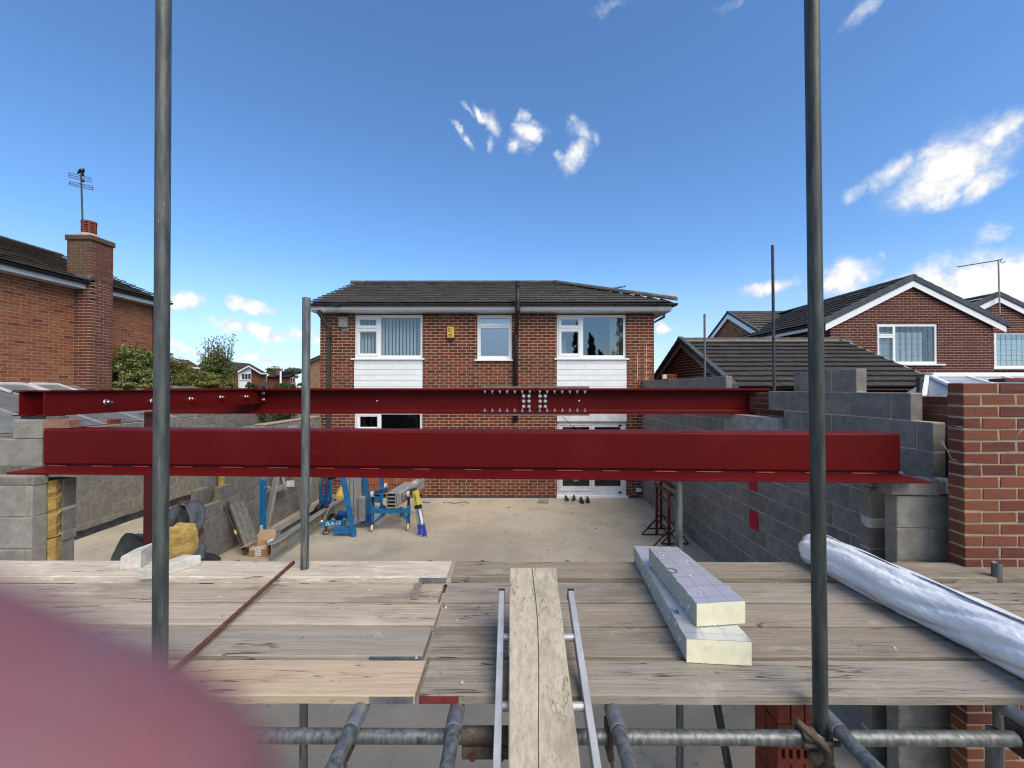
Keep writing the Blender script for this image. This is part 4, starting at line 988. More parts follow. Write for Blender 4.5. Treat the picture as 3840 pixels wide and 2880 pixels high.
# ================================================================== scaffold
TR = .02415
def tube_thing(name, label, p0, p1, m='tube', group=None, open_end=False, cat='scaffold tube', n=24):
    q = MB(); q.tube(p0, p1, TR, n, inner=.0205 if open_end else None)
    o = q.build(name, m, smooth=False, label=label, cat=cat, group=group)
    o.data.polygons.foreach_set('use_smooth', [len(p.vertices) == 4 for p in o.data.polygons]); return o
a = P(614, 0, 1.545); b = P(600, 2552, 1.545); d = (a - b) / (a.z - b.z)
left_pole = tube_thing('scaffold_standard', 'dark vertical scaffold tube close by on the left, running out of the top', b + d * (-.10 - b.z), b + d * (5.2 - b.z), 'tube_mid')
a = P(3044, 0, 1.535); b = P(3077, 2700, 1.535); d = (a - b) / (a.z - b.z)
right_pole = tube_thing('scaffold_standard', 'dark vertical scaffold tube close by on the right, coupled to the ledger', b + d * (-.10 - b.z), b + d * (5.2 - b.z), 'tube_dark')
RPX = (b + d * (1.5 - b.z)).x
DZ = 1.618                         # top of the deck
tube_thing('scaffold_standard', 'galvanised scaffold tube rising through the back of the left boards, open at the top', (-1.292, 2.595, -.05), (-1.286, 2.595, P(1126, 1117, 2.595).z), 'tube', open_end=True)
tube_thing('scaffold_standard', 'short galvanised scaffold tube ending just under the front beam, near the red trestles', (1.126, 2.86, -.05), (1.126, 2.86, P(2590, 1800, 2.86).z), 'tube', open_end=True)
tube_thing('scaffold_standard', 'stub of scaffold tube poking up through the boards at the far right', (2.925, 2.555, -.05), (2.925, 2.555, P(3720, 2110, 2.555).z), 'tube', open_end=True)
tube_thing('scaffold_ledger', 'horizontal ledger tube under the front edge of the boards, ending near the brick wall', (-3.9, 1.53, 1.511), (1.81, 1.53, 1.505), 'tube')
tube_thing('scaffold_ledger', 'rear horizontal ledger tube hidden under the back of the boards', (-4.2, 2.64, 1.511), (3.5, 2.64, 1.511), 'tube')
for x, lab in ((-.575, 'scaffold transom below the left section, left of the board joint'), (-.212, 'scaffold transom under the red banded board end, left of the ladder'), (.372, 'scaffold transom just right of the ladder with a rusty coupler'),
               (1.15, 'scaffold transom passing under the boards beside the right standard'), (1.86, 'scaffold transom at the far right below the boards'), (-1.9, 'scaffold transom under the left boards near the blurred finger'), (3.1, 'scaffold transom out at the right end of the boards')):
    tube_thing('scaffold_transom', lab, (x, .95 if x < 1.5 else 1.30, 1.559), (x, 2.9, 1.559), 'tube', group=None)
tube_thing('scaffold_brace', 'slanting scaffold brace tube seen below the boards', (1.17, 2.72, 1.50), (1.42, 2.66, .02), 'tube_dark')
tube_thing('scaffold_standard', 'lower scaffold tube behind the ledger end at the bottom right', (1.815, 1.60, -.05), (1.815, 1.60, 1.48), 'tube')
for (px0, py0, px1, py1, Y, lab) in ((2897, 920, 2906, 1470, 7.43, 'tall thin scaffold tube standing against the garage roof behind the right wall'), (2642, 1178, 2644, 1425, 9.6, 'thin scaffold tube in front of the garage gable'), (3447, 1415, 3447, 1480, 4.6, 'short scaffold stub behind the top of the right block wall')):
    a, b = P(px0, py0, Y), P(px1, py1, Y); tube_thing('scaffold_standard', lab, Vector((b.x, b.y, -.16)), a, 'tube' if Y > 9 else 'tube_dark', n=14)
def coupler(name, label, c, loc_parts):
    t_ = thing(name, label, 'coupler', c)
    for (nm, fn) in loc_parts:
        q = MB(); fn(q); q.build(nm, 'band' if nm == 'strap' else 'coupler', t_, bevel=.002)
    return t_
def band(q, c, ax, r0, r1, w, a0, a1, n=14):   # part of a ring round a tube
    ax = Vector(ax).normalized(); a = ax.orthogonal().normalized(); b = ax.cross(a); c = Vector(c); vs = []
    for i in range(n + 1):
        t = a0 + (a1 - a0) * i / n; e = a * math.cos(t) + b * math.sin(t)
        vs += [c + e * r0 - ax * w / 2, c + e * r1 - ax * w / 2, c + e * r1 + ax * w / 2, c + e * r0 + ax * w / 2]
    fs = []
    for i in range(n):
        for k in range(4): fs.append((i * 4 + k, i * 4 + (k + 1) % 4, i * 4 + 4 + (k + 1) % 4, i * 4 + 4 + k))
    fs += [(0, 1, 2, 3)[::-1], tuple(n * 4 + k for k in range(4))]; q.add(vs, fs)
coupler('tube_coupler', 'rusty double coupler joining the right standard to the ledger', (RPX, 1.53, 1.50), [
    ('clamp', lambda q: band(q, (RPX, 1.535, 1.455), (0, 0, 1), .0255, .036, .05, 0, 2 * math.pi)),
    ('flap', lambda q: band(q, (RPX - .055, 1.53, 1.509), (1, 0, 0), .0255, .036, .05, 0, 2 * math.pi)),
    ('swing_bolt', lambda q: q.tube((RPX - .10, 1.478, 1.522), (RPX + .03, 1.485, 1.522), .008, 10)),
    ('hook', lambda q: q.path([(RPX - .12, 1.49, 1.60), (RPX - .085, 1.475, 1.57), (RPX - .05, 1.465, 1.545), (RPX - .03, 1.46, 1.52), (RPX - .03, 1.46, 1.49)], [.010, .014, .013, .011, .008], 8)),
    ('nut', lambda q: q.tube((RPX - .012, 1.497, 1.448), (RPX - .012, 1.44, 1.436), .009, 10)),
    ('eye', lambda q: band(q, (RPX - .012, 1.482, 1.447), (0, 1, .2), .008, .019, .02, 0, 2 * math.pi)),
    ('boss', lambda q: q.sphere((RPX - .045, 1.50, 1.462), .026, 10, 8, (1, .8, .9)))])
for (x, lab) in ((-.212, 'clip coupler wrapped over the transom left of the ladder'), (.372, 'rusty clip coupler on the transom right of the ladder'), (-.575, 'clip coupler wrapped over the transom at the left section'), (1.15, 'clip coupler over the transom beside the right standard'), (1.86, 'clip coupler over the far right transom')):
    coupler('transom_clip', lab, (x, 1.53, 1.54), [
        ('strap', lambda q: band(q, (x, 1.545, 1.559), (0, 1, 0), .0245, .029, .11, math.radians(-200), math.radians(60))),
        ('jaw', lambda q: q.hexa([(x - .034, 1.50, 1.44), (x - .012, 1.50, 1.44), (x - .012, 1.57, 1.44), (x - .034, 1.57, 1.44), (x - .034, 1.49, 1.545), (x - .024, 1.49, 1.545), (x - .024, 1.58, 1.545), (x - .034, 1.58, 1.545)])),
        ('pin', lambda q: q.tube((x - .022, 1.50, 1.45), (x - .018, 1.49, 1.405), .007, 8))])
sv = thing('tube_sleeve', 'rusty sleeve coupler round the ledger between the two left transoms and the ladder', 'coupler', (-.12, 1.53, 1.511))
q = MB(); q.tube((-.185, 1.53, 1.511), (.02, 1.53, 1.511), .029, 24); q.build('sleeve', 'coupler', sv, smooth=False)
q = MB(); q.hexa([(-.185, 1.50, 1.447), (.0, 1.50, 1.447), (.0, 1.535, 1.447), (-.185, 1.535, 1.447), (-.185, 1.51, 1.485), (.02, 1.51, 1.485), (.02, 1.535, 1.485), (-.185, 1.535, 1.485)]); q.build('lip', 'coupler', sv, bevel=.006)
for xx in (-.145, -.045):
    q = MB(); q.tube((xx, 1.502, 1.462), (xx, 1.488, 1.462), .012, 6); q.build('bolt_head', 'rust', sv)

# ================================================================== boards
def board(label, x0, x1, y0, y1, z, m, rz=0.0, t=.036, bands=(), bm='band', tw=0.0, seed=0):
    b = thing('scaffold_board', label, 'scaffold board', ((x0 + x1) / 2, (y0 + y1) / 2, z - t), )
    rr = random.Random(seed); n = 30; q = MB(); vs = []; fs = []; c = .004
    for i in range(n + 1):
        x = x0 + (x1 - x0) * i / n; e0 = rr.uniform(-.0018, .0018); e1 = rr.uniform(-.0018, .0018); dz = tw * (i / n - .5) + rr.uniform(-.0006, .0006)
        dy = rz * (x - (x0 + x1) / 2)
        prof = [(y0 + e0, z - t), (y0 + e0, z - c), (y0 + e0 + c, z), (y1 + e1 - c, z), (y1 + e1, z - c), (y1 + e1, z - t)]
        vs += [(x, a + dy, b_ + dz) for a, b_ in prof]
    for i in range(n):
        for k in range(6): a = i * 6 + k; b_ = i * 6 + (k + 1) % 6; fs.append((a, a + 6, b_ + 6, b_))
    fs += [tuple(range(6)), tuple(n * 6 + k for k in range(5, -1, -1))]
    q.add(vs, fs); q.build('plank', m, b)
    for (xa, xb) in bands:
        q = MB(); dy = rz * (xa - (x0 + x1) / 2); q.box(xa, xb, y0 - .0035 + dy, y0 - .0018 + dy, z - t + .002, z - .003); q.box(xa if xa < (x0 + x1) / 2 else xb - .001, xa + .001 if xa < (x0 + x1) / 2 else xb, y0 + dy, y1 + dy, z - t + .002, z - .002)
        q.build('end_band', bm, b)
    return b
dy = lambda y: 1810 / (y - 1455)
E = [1.583, 1.808, 2.043, 2.266, 2.503, 2.768]
board('grey scaffold board at the front of the right section with a red end band', -.352, 3.55, E[0], E[1] - .020, DZ, 'wood', t=.034, bands=((-.354, -.205),), bm='band_red', seed=1)
board('grey scaffold board second from the front in the right section, under the foam', -.372, 3.53, E[1], E[2] - .020, DZ + .004, 'wood2', rz=.0006, seed=2)
board('scaffold board in the middle of the right section crossed by the ladder top', -.362, 3.54, E[2], E[3] - .020, DZ + .001, 'wood2', rz=-.0006, seed=3)
board('scaffold board fourth from the front in the right section, behind the plank end', -.384, 3.52, E[3], E[4] - .020, DZ + .005, 'wood', seed=4)
board('furthest scaffold board of the right section beside the block pier', -.376, 3.53, E[4] + .038, E[5], DZ + .010, 'wood2', rz=-.0022, t=.040, seed=5)
board('yellowish newer scaffold board at the front of the left section with a galvanised band', -4.30, -.372, E[0] + .004, E[1] - .014, DZ - .006, 'wood_new', t=.032, bands=((-.54, -.378),), seed=6)
board('grey scaffold board second from the front in the left section under the rusty bar', -4.28, -.392, E[1] + .004, E[2] - .015, DZ + .001, 'wood', bands=((-.62, -.394),), seed=7)
board('pale scaffold board in the middle of the left section', -4.33, -.386, E[2] + .004, E[3] - .018, DZ + .004, 'wood_pale', seed=8)
board('scaffold board fourth from the front in the left section with a dark strap mark', -4.31, -.408, E[3] + .006, E[4] - .03, DZ, 'wood_pale', seed=9)
board('dusty white scaffold board at the back of the left section', -4.36, -.395, E[4] - .020, E[4] + .212, DZ + .036, 'wood_white', t=.038, bands=((-.555, -.397),), seed=10)
q = MB(); a, b, c, d = [F(x, y, DZ + .0032) for x, y in ((1556, 2182), (1588, 2178), (1568, 2246), (1540, 2247))]; q.add([a, b, c, d], [(3, 2, 1, 0)])
tag(q.build('strap_mark', mat('dark_stain', rgb(112, 98, 92), rgb(140, 130, 120), 60, rough=.9)), 'dark strap stain across a left scaffold board', 'stain')

# ladder and the plank lying on it
lad = thing('ladder', 'aluminium ladder sloping up onto the boards under a plank', 'ladder', (.107, 1.6, 1.5))
y_top, y_bot = 1.95, .62; zt = lambda y: 1.564 + .437 * (y - 1.33)
for (xa, xb) in ((-.067, -.064), (.279, .281)):
    q = MB(); s_ = 1 if xa < 0 else -1; w_ = .026
    p0, p1 = Vector((xb + s_ * w_ / 2, y_bot, zt(y_bot))), Vector((xa + s_ * w_ / 2, y_top, zt(y_top))); up = Vector((0, -.40, .916))
    q.bar(p0 - up * .028, p1 - up * .028, w_, .056, up); o = q.build('stile', 'alu', lad, bevel=.003)
    q = MB(); q.bar(p1 - up * .028 - (p1 - p0).normalized() * .004, p1 - up * .028 + (p1 - p0).normalized() * .006, w_ + .003, .059, up); q.build('end_cap', 'black', o)
y = 1.763
while y > .65:
    q = MB(); z = zt(y) - .026; n_ = 16
    q.tube((-.052, y, z), (.266, y, z), .0155, n_)
    q.build('rung', 'alu', lad); y -= .241
pk = thing('plank', 'bleached timber plank with a long crack lying on the ladder', 'plank', (.1, 1.4, 1.55))
q = MB(); zz = lambda y: zt(y) + .004
ya, yb = 2.03, .60; n_ = 24; vs = []; fs = []; rp = random.Random(8)
for i in range(n_ + 1):
    y = ya + (yb - ya) * i / n_; e = rp.uniform(-.0012, .0012); xl = -.0185 + (.0055) * i / n_ + e; xr = .2045 + .0075 * i / n_ + rp.uniform(-.0012, .0012); z = zz(y) + .002
    up = Vector((0, -.40, .916)); prof = [Vector((xl, y, z)), Vector((xl, y, z)) + up * .032, Vector((xl + .004, y, z)) + up * .036, Vector((.086 + .012 * math.sin(i * .35), y, z)) + up * .0363,
          Vector((.088 + .012 * math.sin(i * .35), y, z)) + up * .027, Vector((.0905 + .012 * math.sin(i * .35), y, z)) + up * .0363, Vector((xr - .004, y, z)) + up * .036, Vector((xr, y, z)) + up * .032, Vector((xr, y, z))]
    if i == 0: prof = [p + Vector((0, rp.uniform(-.004, .004), 0)) for p in prof]
    vs += prof
for i in range(n_):
    for k in range(9): a = i * 9 + k; b = i * 9 + (k + 1) % 9; fs.append((a, b, b + 9, a + 9))
fs += [tuple(range(8, -1, -1)), tuple(n_ * 9 + k for k in range(9))]
q.add(vs, fs); q.build('timber', 'wood_plank', pk)

# rusty bar
q = MB(); a = Vector((-1.392, 2.66, DZ + .049)); b = Vector((-1.352, 1.50, DZ + .016))
pts = [a.lerp(b, i / 40) + Vector((0, 0, .0008 * (i % 2))) for i in range(41)]
pts = [Vector((p.x, p.y, max(p.z, DZ + .014) + (0 if p.y < 2.4 else 0))) for p in pts]
q.path(pts, [.0115 if i % 2 else .0098 for i in range(41)], 10)
tag(q.build('rusty_bar', 'rust', smooth=True), 'rusty steel reinforcing bar lying across the left boards', 'steel bar')
# pale stone offcuts on the white board
zb = DZ + .036
def lump(name, label, pts, h, m, jit=.006, seed=1, cat='rubble'):
    rr = random.Random(seed); n_ = len(pts); J = lambda s=1: Vector((rr.uniform(-jit, jit), rr.uniform(-jit, jit), rr.uniform(-jit, jit) * s))
    bot = [Vector(p) for p in pts]; top = [Vector(p) + Vector((0, 0, h[i] if isinstance(h, (list, tuple)) else h)) + J() for i, p in enumerate(pts)]
    q = MB(); q.add(bot + top, [tuple(range(n_))[::-1], tuple(range(n_, 2 * n_))] + [(i, (i + 1) % n_, n_ + (i + 1) % n_, n_ + i) for i in range(n_)])
    return tag(q.build(name, m, bevel=.004), label, cat)
lump('stone_chunk', 'rough pale block offcut on the white board left of the near scaffold tube', [F(445, 2138, zb), F(528, 2132, zb), F(524, 2122, zb) + Vector((0, .10, 0)), F(455, 2125, zb) + Vector((0, .10, 0))], [.085, .105, .11, .08], 'white_block', seed=2)
a = F(512, 2174, zb); lump('block_offcut', 'thin pale block slip lying on the white board behind the near scaffold tube', [a, a + Vector((.10, .01, 0)), a + Vector((.22, .21, 0)), a + Vector((.115, .21, 0))], .062, 'white_block', jit=.002, seed=3)
# foil faced insulation boards
def foam(label, c4, h, m_name, marks, seed):
    t_ = thing('insulation_board', label, 'insulation board', c4[0])
    b = [Vector(p) for p in c4]; Z = Vector((0, 0, 1))
    def rough_face(p0, p1, z0, z1, m, name, n=26, amp=.004):
        rr = random.Random(seed + len(name)); q = MB(); vs = []; fs = []; k = 6; nr = (p1 - p0).cross(Z).normalized()
        for i in range(n + 1):
            for j in range(k + 1):
                e = rr.uniform(-amp, amp) if 0 < i < n else 0
                vs.append(p0.lerp(p1, i / n) + Z * (z0 + (z1 - z0) * j / k + (rr.uniform(-.003, .003) if j in (0, k) and amp > .002 else 0)) + nr * e)
        for i in range(n):
            for j in range(k): a = i * (k + 1) + j; fs.append((a, a + k + 1, a + k + 2, a + 1))
        q.add(vs, fs); return q.build(name, m, t_, smooth=True)
    q = MB(); ins = .006; cc = sum(b, Vector()) / 4; bb_ = [p + (cc - p).normalized() * ins for p in b]
    q.hexa(bb_ + [p + Z * (h - .0025) for p in bb_]); q.build('core', 'pir', t_)
    rough_face(b[0], b[1], .001, h - .002, 'pir', 'front_edge', 14, .0015); rough_face(b[3], b[0], .001, h - .002, 'pir_side', 'cut_side', 40, .0025); rough_face(b[1], b[2], .001, h - .002, 'pir_side', 'far_side', 30, .002); rough_face(b[2], b[3], .001, h - .002, 'pir', 'back_edge', 12, .004)
    q = MB(); rr = random.Random(seed); nu, nv = 8, 30; vs = []; fs = []
    for j in range(nv + 1):
        for i in range(nu + 1):
            p = (b[0].lerp(b[1], i / nu)).lerp(b[3].lerp(b[2], i / nu), j / nv); e = .0015 if rr.random() < .12 else 0
            ej = rr.uniform(-.003, .003) if i in (0, nu) else 0
            vs.append(p + Z * (h - .001 + e + rr.uniform(0, .0005)) + Vector((ej, 0, 0)))
    for j in range(nv):
        for i in range(nu): a = j * (nu + 1) + i; fs.append((a, a + 1, a + nu + 2, a + nu + 1))
    q.add(vs, fs); top = q.build('foil_face', 'foil', t_, smooth=True)
    u = (b[1] - b[0]).normalized(); v = (b[3] - b[0]).normalized(); W_ = (b[1] - b[0]).length; L_ = (b[3] - b[0]).length
    q = MB()
    def dash(p, d, l): q.obox(p - d.cross(Z) * .0006 + Z * .0015, d * l, d.cross(Z) * .0013, Z * .0004)
    for f_ in (.30, .66):
        s_ = .01
        while s_ < L_ - .02: dash(b[0] + u * W_ * f_ + v * s_ + Z * h, v, .006); s_ += .012
    s_ = .045
    while s_ < L_:
        x_ = .004
        while x_ < W_ - .01: dash(b[0] + v * s_ + u * x_ + Z * h, u, .006); x_ += .012
        s_ += .105
    q.build('printed_grid', 'ink_soft', top)
    for (s, size, fu, fv, ang) in marks:
        Mx = frame(b[0] + u * W_ * fu + v * L_ * fv + Z * (h + .0018), Matrix.Rotation(ang, 3, 'Z') @ u, Matrix.Rotation(ang, 3, 'Z') @ v)
        text(top, s, size, Mx, 'ink_soft', name='printed_mark')
    rr = random.Random(seed + 5)
    for i in range(6):
        q = MB(); p = b[0] + u * rr.uniform(.02, W_ - .02) + v * rr.uniform(.05, L_ - .05) + Z * (h + .004); q.sphere(p, rr.uniform(.0025, .005), 6, 4, (1, 1.2, .6)); q.build('foam_crumb', 'pir', t_)
    return t_
lo = [F(2575, 2485, DZ + .002), F(2819, 2497, DZ + .002)]
uu = (lo[1] - lo[0]); lo3 = F(2377, 2103, DZ + .002); lo2 = lo3 + uu * .98
lower = foam('lower foil faced foam insulation board lying on the boards', [lo[0], lo[1], lo2, lo3], .100, 'foil', [('O', .07, .18, .66, 0)], 21)
text(lower, 'RE', .058, frame(F(2520, 2290, DZ + .1035), (-1, .10, 0), (-.1, -1, 0)), 'ink_soft', name='printed_mark', bold=.0006)
hz_ = DZ + .1035
up_ = [F(2613, 2351, hz_), F(2795, 2338, hz_)]; up3 = F(2432, 2118, hz_); up2 = up3 + (up_[1] - up_[0]) * .92
up3 = Vector((.804, 2.496, hz_)); up2 = Vector((.975, 2.51, hz_))
foam('upper foil faced foam insulation board stacked askew on the lower one', [up_[0], up_[1], up2, up3], .103, 'foil', [('O', .085, .06, .50, 0)], 22)

# plastic wrapped roll
rl = thing('wrapped_roll', 'long roll wrapped in milky white plastic lying along the right boards', 'roll', (2.09, 2.0, DZ))
q = MB(); n_, m_ = 150, 64; vs = []; fs = []; rr = random.Random(31)
for i in range(n_ + 1):
    t = i / n_; y = 2.80 - t * 2.05; R_ = .108 + .004 * math.sin(t * 9) + .003 * math.sin(t * 23 + 1)
    if i < 7: R_ *= math.sin(math.radians(24 + 66 * i / 7))
    for k in range(m_):
        a = 2 * math.pi * k / m_
        tw = a + t * 2.6
        fold = abs(math.sin(tw * 3.5 + math.sin(t * 13) * 1.1)); r = R_ - .014 * (1 - fold) ** 2.2 + .0030 * math.sin(tw * 9 + t * 17 + math.sin(t * 40)) * (.6 + .4 * math.sin(t * 23)) + .003 * math.sin(tw * 3 - t * 31) * (1 if i > 6 else .2) + rr.uniform(-.0012, .0012)
        x = 1.950 + .17 * t + math.cos(a) * r; z = DZ + .106 + math.sin(a) * r
        vs.append((x, y, max(z, DZ + .0022)))
for i in range(n_):
    for k in range(m_): fs.append((i * m_ + k, (i + 1) * m_ + k, (i + 1) * m_ + (k + 1) % m_, i * m_ + (k + 1) % m_))
fs += [tuple(range(m_)), tuple(n_ * m_ + k for k in range(m_ - 1, -1, -1))]
q.add(vs, fs); q.build('wrapping', 'plastic_wrap', rl, smooth=True)
q = MB(); vs = []; fs = []           # the loose overlapping flap of the sheet
for i in range(60):
    t = i / 59; y = 2.74 - t * 1.96; e = .35 + .18 * math.sin(t * 11) + .10 * math.sin(t * 29 + 2)
    for k in range(9):
        a = math.radians(78) - k / 8 * (.9 + e * .5) + .25 * math.sin(t * 3)
        r = .114 + .003 * math.sin(t * 37 + k) + .002 * k / 8 * math.sin(t * 19)
        vs.append((1.950 + .17 * t + math.cos(a) * r, y, DZ + .107 + math.sin(a) * r))
for i in range(59):
    for k in range(8): a = i * 9 + k; fs.append((a, a + 9, a + 10, a + 1))
q.add(vs, fs); q.build('loose_flap', 'plastic_wrap', rl, smooth=True)
for i in range(5):
    q = MB(); x = 2.07 + .012 * i; q.box(x - .003, x + .003, 1.50, 1.502, DZ + .0, DZ + .001) if False else None
# orange bricks stacked under the deck
bs_ = thing('brick_stack', 'stack of orange perforated bricks standing below the boards beside the right standard', 'brick stack', (1.55, 2.4, 0))
for lay in range(14):
    z = .004 + lay * .106
    for j in range(2):
        if lay % 3 == 0:
            for s_ in range(3):
                q = MB(); q.cbox(1.425 + s_ * .074, 1.425 + s_ * .074 + .068, 2.28 + j * .11, 2.28 + j * .11 + .104, z, z + .103, .003, .001, random.Random(lay)); q.build('brick', 'brick_orange', bs_)
        else: holed_brick('brick', (1.425, 2.28 + j * .112, z), (1, 0, 0), (0, 0, 1), '', holes=5, H=.102, D=.102, L=.22, parent=bs_)
# ================================================================== neighbouring houses
lh = thing('brick_house', 'orange brown brick house side on the left with a tall chimney stack', 'house', (-10.9, 10, 0))
LX = -10.9; LZE = 5.28; LY0, LY1 = 6.4, 12.7
z0c = 2.40
masonry(lh, (LX, LY0, z0c), (0, 1, 0), (1, 0, 0), .075, 38, lambda k: [(0, LY1 - LY0)], .225, .1025, 'brick_left', 'mortar_left', joint=.012, seed=21, simple=True, limit=300, proud=.003,
        prio=lambda p: (0 if p.y > 8.7 else 1, abs(p.z - 4.2)))
q = MB(); q.box(LX - .10, LX - .004, LY0, LY1, 0, z0c); q.box(LX - 6.2, LX - .1, LY1 - .1, LY1 - .004, 0, 5.25); q.box(LX - 6.2, LX - .1, LY0, LY0 + .1, 0, 5.25); q.build('end_wall', 'brick_left', lh)
q = MB(); q.prism([(LX - .1, LY1 - .1, 5.25), (-14.0, LY1 - .1, 6.75), (LX - 6.2, LY1 - .1, 5.25)], (0, .096, 0)); q.build('gable', 'brick_left', lh)
# chimney
cx0, cx1, cy0, cy1 = -11.1, -10.5, 10.35, 10.93
masonry(lh, (LX, cy0, z0c), (1, 0, 0), (0, -1, 0), .075, 41, lambda k: [(0, cx1 - LX)], .225, .1025, 'brick_chimney', 'mortar', joint=.012, seed=22, simple=True, limit=100, proud=.006, bed_name='breast_mortar')
masonry(lh, (cx1, cy0, z0c), (0, 1, 0), (1, 0, 0), .075, 41, lambda k: [(0, cy1 - cy0)], .225, .1025, 'brick_chimney', 'mortar', joint=.012, seed=23, simple=True, limit=100, proud=.006, bed_name='breast_mortar')
zs_ = z0c + 41 * .075
masonry(lh, (cx0, cy0, zs_), (1, 0, 0), (0, -1, 0), .075, 13, lambda k: [(0, cx1 - cx0)], .225, .1025, 'brick_stack', 'mortar_left', seed=24, simple=True, limit=60, proud=.005, bed_name='stack_mortar')
masonry(lh, (cx1, cy0, zs_), (0, 1, 0), (1, 0, 0), .075, 13, lambda k: [(0, cy1 - cy0)], .225, .1025, 'brick_chimney', 'mortar_left', seed=25, simple=True, limit=60, proud=.005, bed_name='stack_mortar')
zt_ = zs_ + 13 * .075
q = MB(); q.box(cx0 + .1, cx1 - .1, cy0 + .1, cy1, zs_, zt_); q.box(cx0, cx0 + .1, cy0 + .1, cy1, zs_ - .6, zt_); q.build('stack_core', 'brick_stack', lh)
q = MB(); q.cbox(cx0 - .03, cx1 + .03, cy0 - .03, cy1 + .03, zt_ + .001, zt_ + .13, .01, .008); q.build('chimney_cap', 'brick_stack', lh)
q = MB(); cxm, cym = -10.83, 10.62; q.tube((cxm, cym, zt_ + .12), (cxm, cym, zt_ + .24), .26, 12, r2=.17); q.build('flaunching', 'padstone', lh)
pz = zt_ + .2
q = MB(); q.tube((cxm, cym, pz), (cxm, cym, pz + .06), .150, 20); q.tube((cxm, cym, pz + .31), (cxm, cym, pz + .36), .155, 20)
for i in range(8):
    a = i * math.pi / 4; q.obox(Vector((cxm, cym, pz + .06)) + Vector((math.cos(a - .12), math.sin(a - .12), 0)) * .130, Vector((-math.sin(a), math.cos(a), 0)) * .04, Vector((math.cos(a), math.sin(a), 0)) * .02, (0, 0, .25))
for i in range(4): q.tube((cxm, cym, pz + .085 + i * .056), (cxm, cym, pz + .115 + i * .056), .145, 20)
q.tube((cxm, cym, pz + .06), (cxm, cym, pz + .31), .11, 12)
q.build('chimney_pot', mat('terracotta_pot', rgb(134, 70, 54), rgb(112, 58, 46), 12, rough=.9), lh)
# roof
SE = Vector((-3.4, 0, 1.46)); SLn = SE.length; SU = SE.normalized()
q = MB(); e0 = -10.58; q.add([(e0, LY0 - .2, 5.385), (e0, LY1 + .15, 5.385), (-14, LY1 + .15, 6.835), (-14, LY0 - .2, 6.835), (-17.4, LY0 - .2, 5.385), (-17.4, LY1 + .15, 5.385)], [(0, 1, 2, 3), (3, 2, 5, 4), (0, 3, 4), (1, 5, 2)])
lrf = q.build('roof', 'tile_lap', lh)
roof_tiles(lrf, (e0 + .04, LY0 + .5, 5.39), (0, 1, 0), SU, 12, SLn / 12, .30, lambda k: (0, LY1 - LY0 - .33), 'tile_left', limit=300, tilt=.10, thick=.028)
ridge(lh, (-14, LY1 + .15, 6.86), (-14, LY0, 6.86), 'tile_left', 14)
for (ya, yb) in ((LY0, cy0 + .06), (cy1 + .02, LY1 + .1)):
    q = MB(); q.box(LX + .26, LX + .285, ya, yb, 5.23, 5.36); q.box(LX - .05, LX + .26, ya, yb, 5.225, 5.245); q.build('fascia', 'upvc_grey', lh)
    gutter(lh, (LX + .285, yb + (.08 if yb > 11 else 0), 5.39), (LX + .285, ya, 5.39), 'black', face=(1, 0, 0), r=.058)
q = MB(); q.cbox(-11.5, -10.42, cy0 - .12, cy0 - .02, 5.42, 5.56, .02, .02); q.build('flashing', 'lead', lh)
q = MB(); q.tube((LX + .06, LY1 - .1, 2), (LX + .06, LY1 - .1, 5.3), .035, 10); q.build('downpipe', 'black', lh)
# aerial on the stack
ta = thing('tv_aerial', 'old tv aerial with two banks of rods on the left chimney stack', 'aerial', (cx0 + .2, cy0 + .2, zt_))
AY = 10.5; Z2 = lambda x, y, dY=0: P(200 + x / 5.53, 600 + y / 5.53, AY + dY)
q = MB(); q.tube(Z2(610, 1400), Z2(575, 270), .018, 8); q.build('mast', 'tube_dark', ta)
def rods(ls, rs, jl, jr):
    for (l, r) in zip(ls, rs):
        q = MB(); q.tube(Z2(*l, -.1), Z2(*r, .15), .0075, 6); q.build('rod', 'grey_plastic', ta)
    for j, e, s in ((jl, ls, -.1), (jr, rs, .15)):
        if j:
            q = MB(); q.tube(Z2(*e[0], s), Z2(*e[-1], s), .009, 6); q.build('end_rod', 'grey_plastic', ta)
rods([(320, 262), (322, 308), (328, 352)], [(805, 380), (806, 418), (808, 464)], True, False)
rods([(332, 447), (334, 482), (338, 516)], [(812, 545), (816, 585), (822, 624)], True, True)
q = MB(); q.obox(Z2(555, 310), Z2(600, 310) - Z2(555, 310), Vector((0, .05, 0)), Z2(555, 260) - Z2(555, 310)); q.obox(Z2(555, 440), Z2(610, 440) - Z2(555, 440), Vector((0, .05, 0)), Z2(555, 400) - Z2(555, 440)); q.build('clamp', 'black', ta)
# the bird: one continuous body
bd = thing('bird', 'dark bird perched on top of the left tv aerial, facing right', 'bird', tuple(Z2(578, 278)))
bp_ = [(505, 285, .012), (530, 252, .026), (560, 236, .046), (590, 226, .054), (612, 216, .046), (622, 202, .036), (630, 198, .032), (638, 204, .014), (648, 207, .004)]
q = MB(); q.path([Z2(x, y, .02) for x, y, r in bp_], [r for x, y, r in bp_], 10); q.build('body', 'black', bd, smooth=True)
for dx in (-8, 8):
    q = MB(); q.tube(Z2(582 + dx, 240, .02), Z2(580 + dx * .5, 280, .02), .006, 6); q.build('leg', 'black', bd)
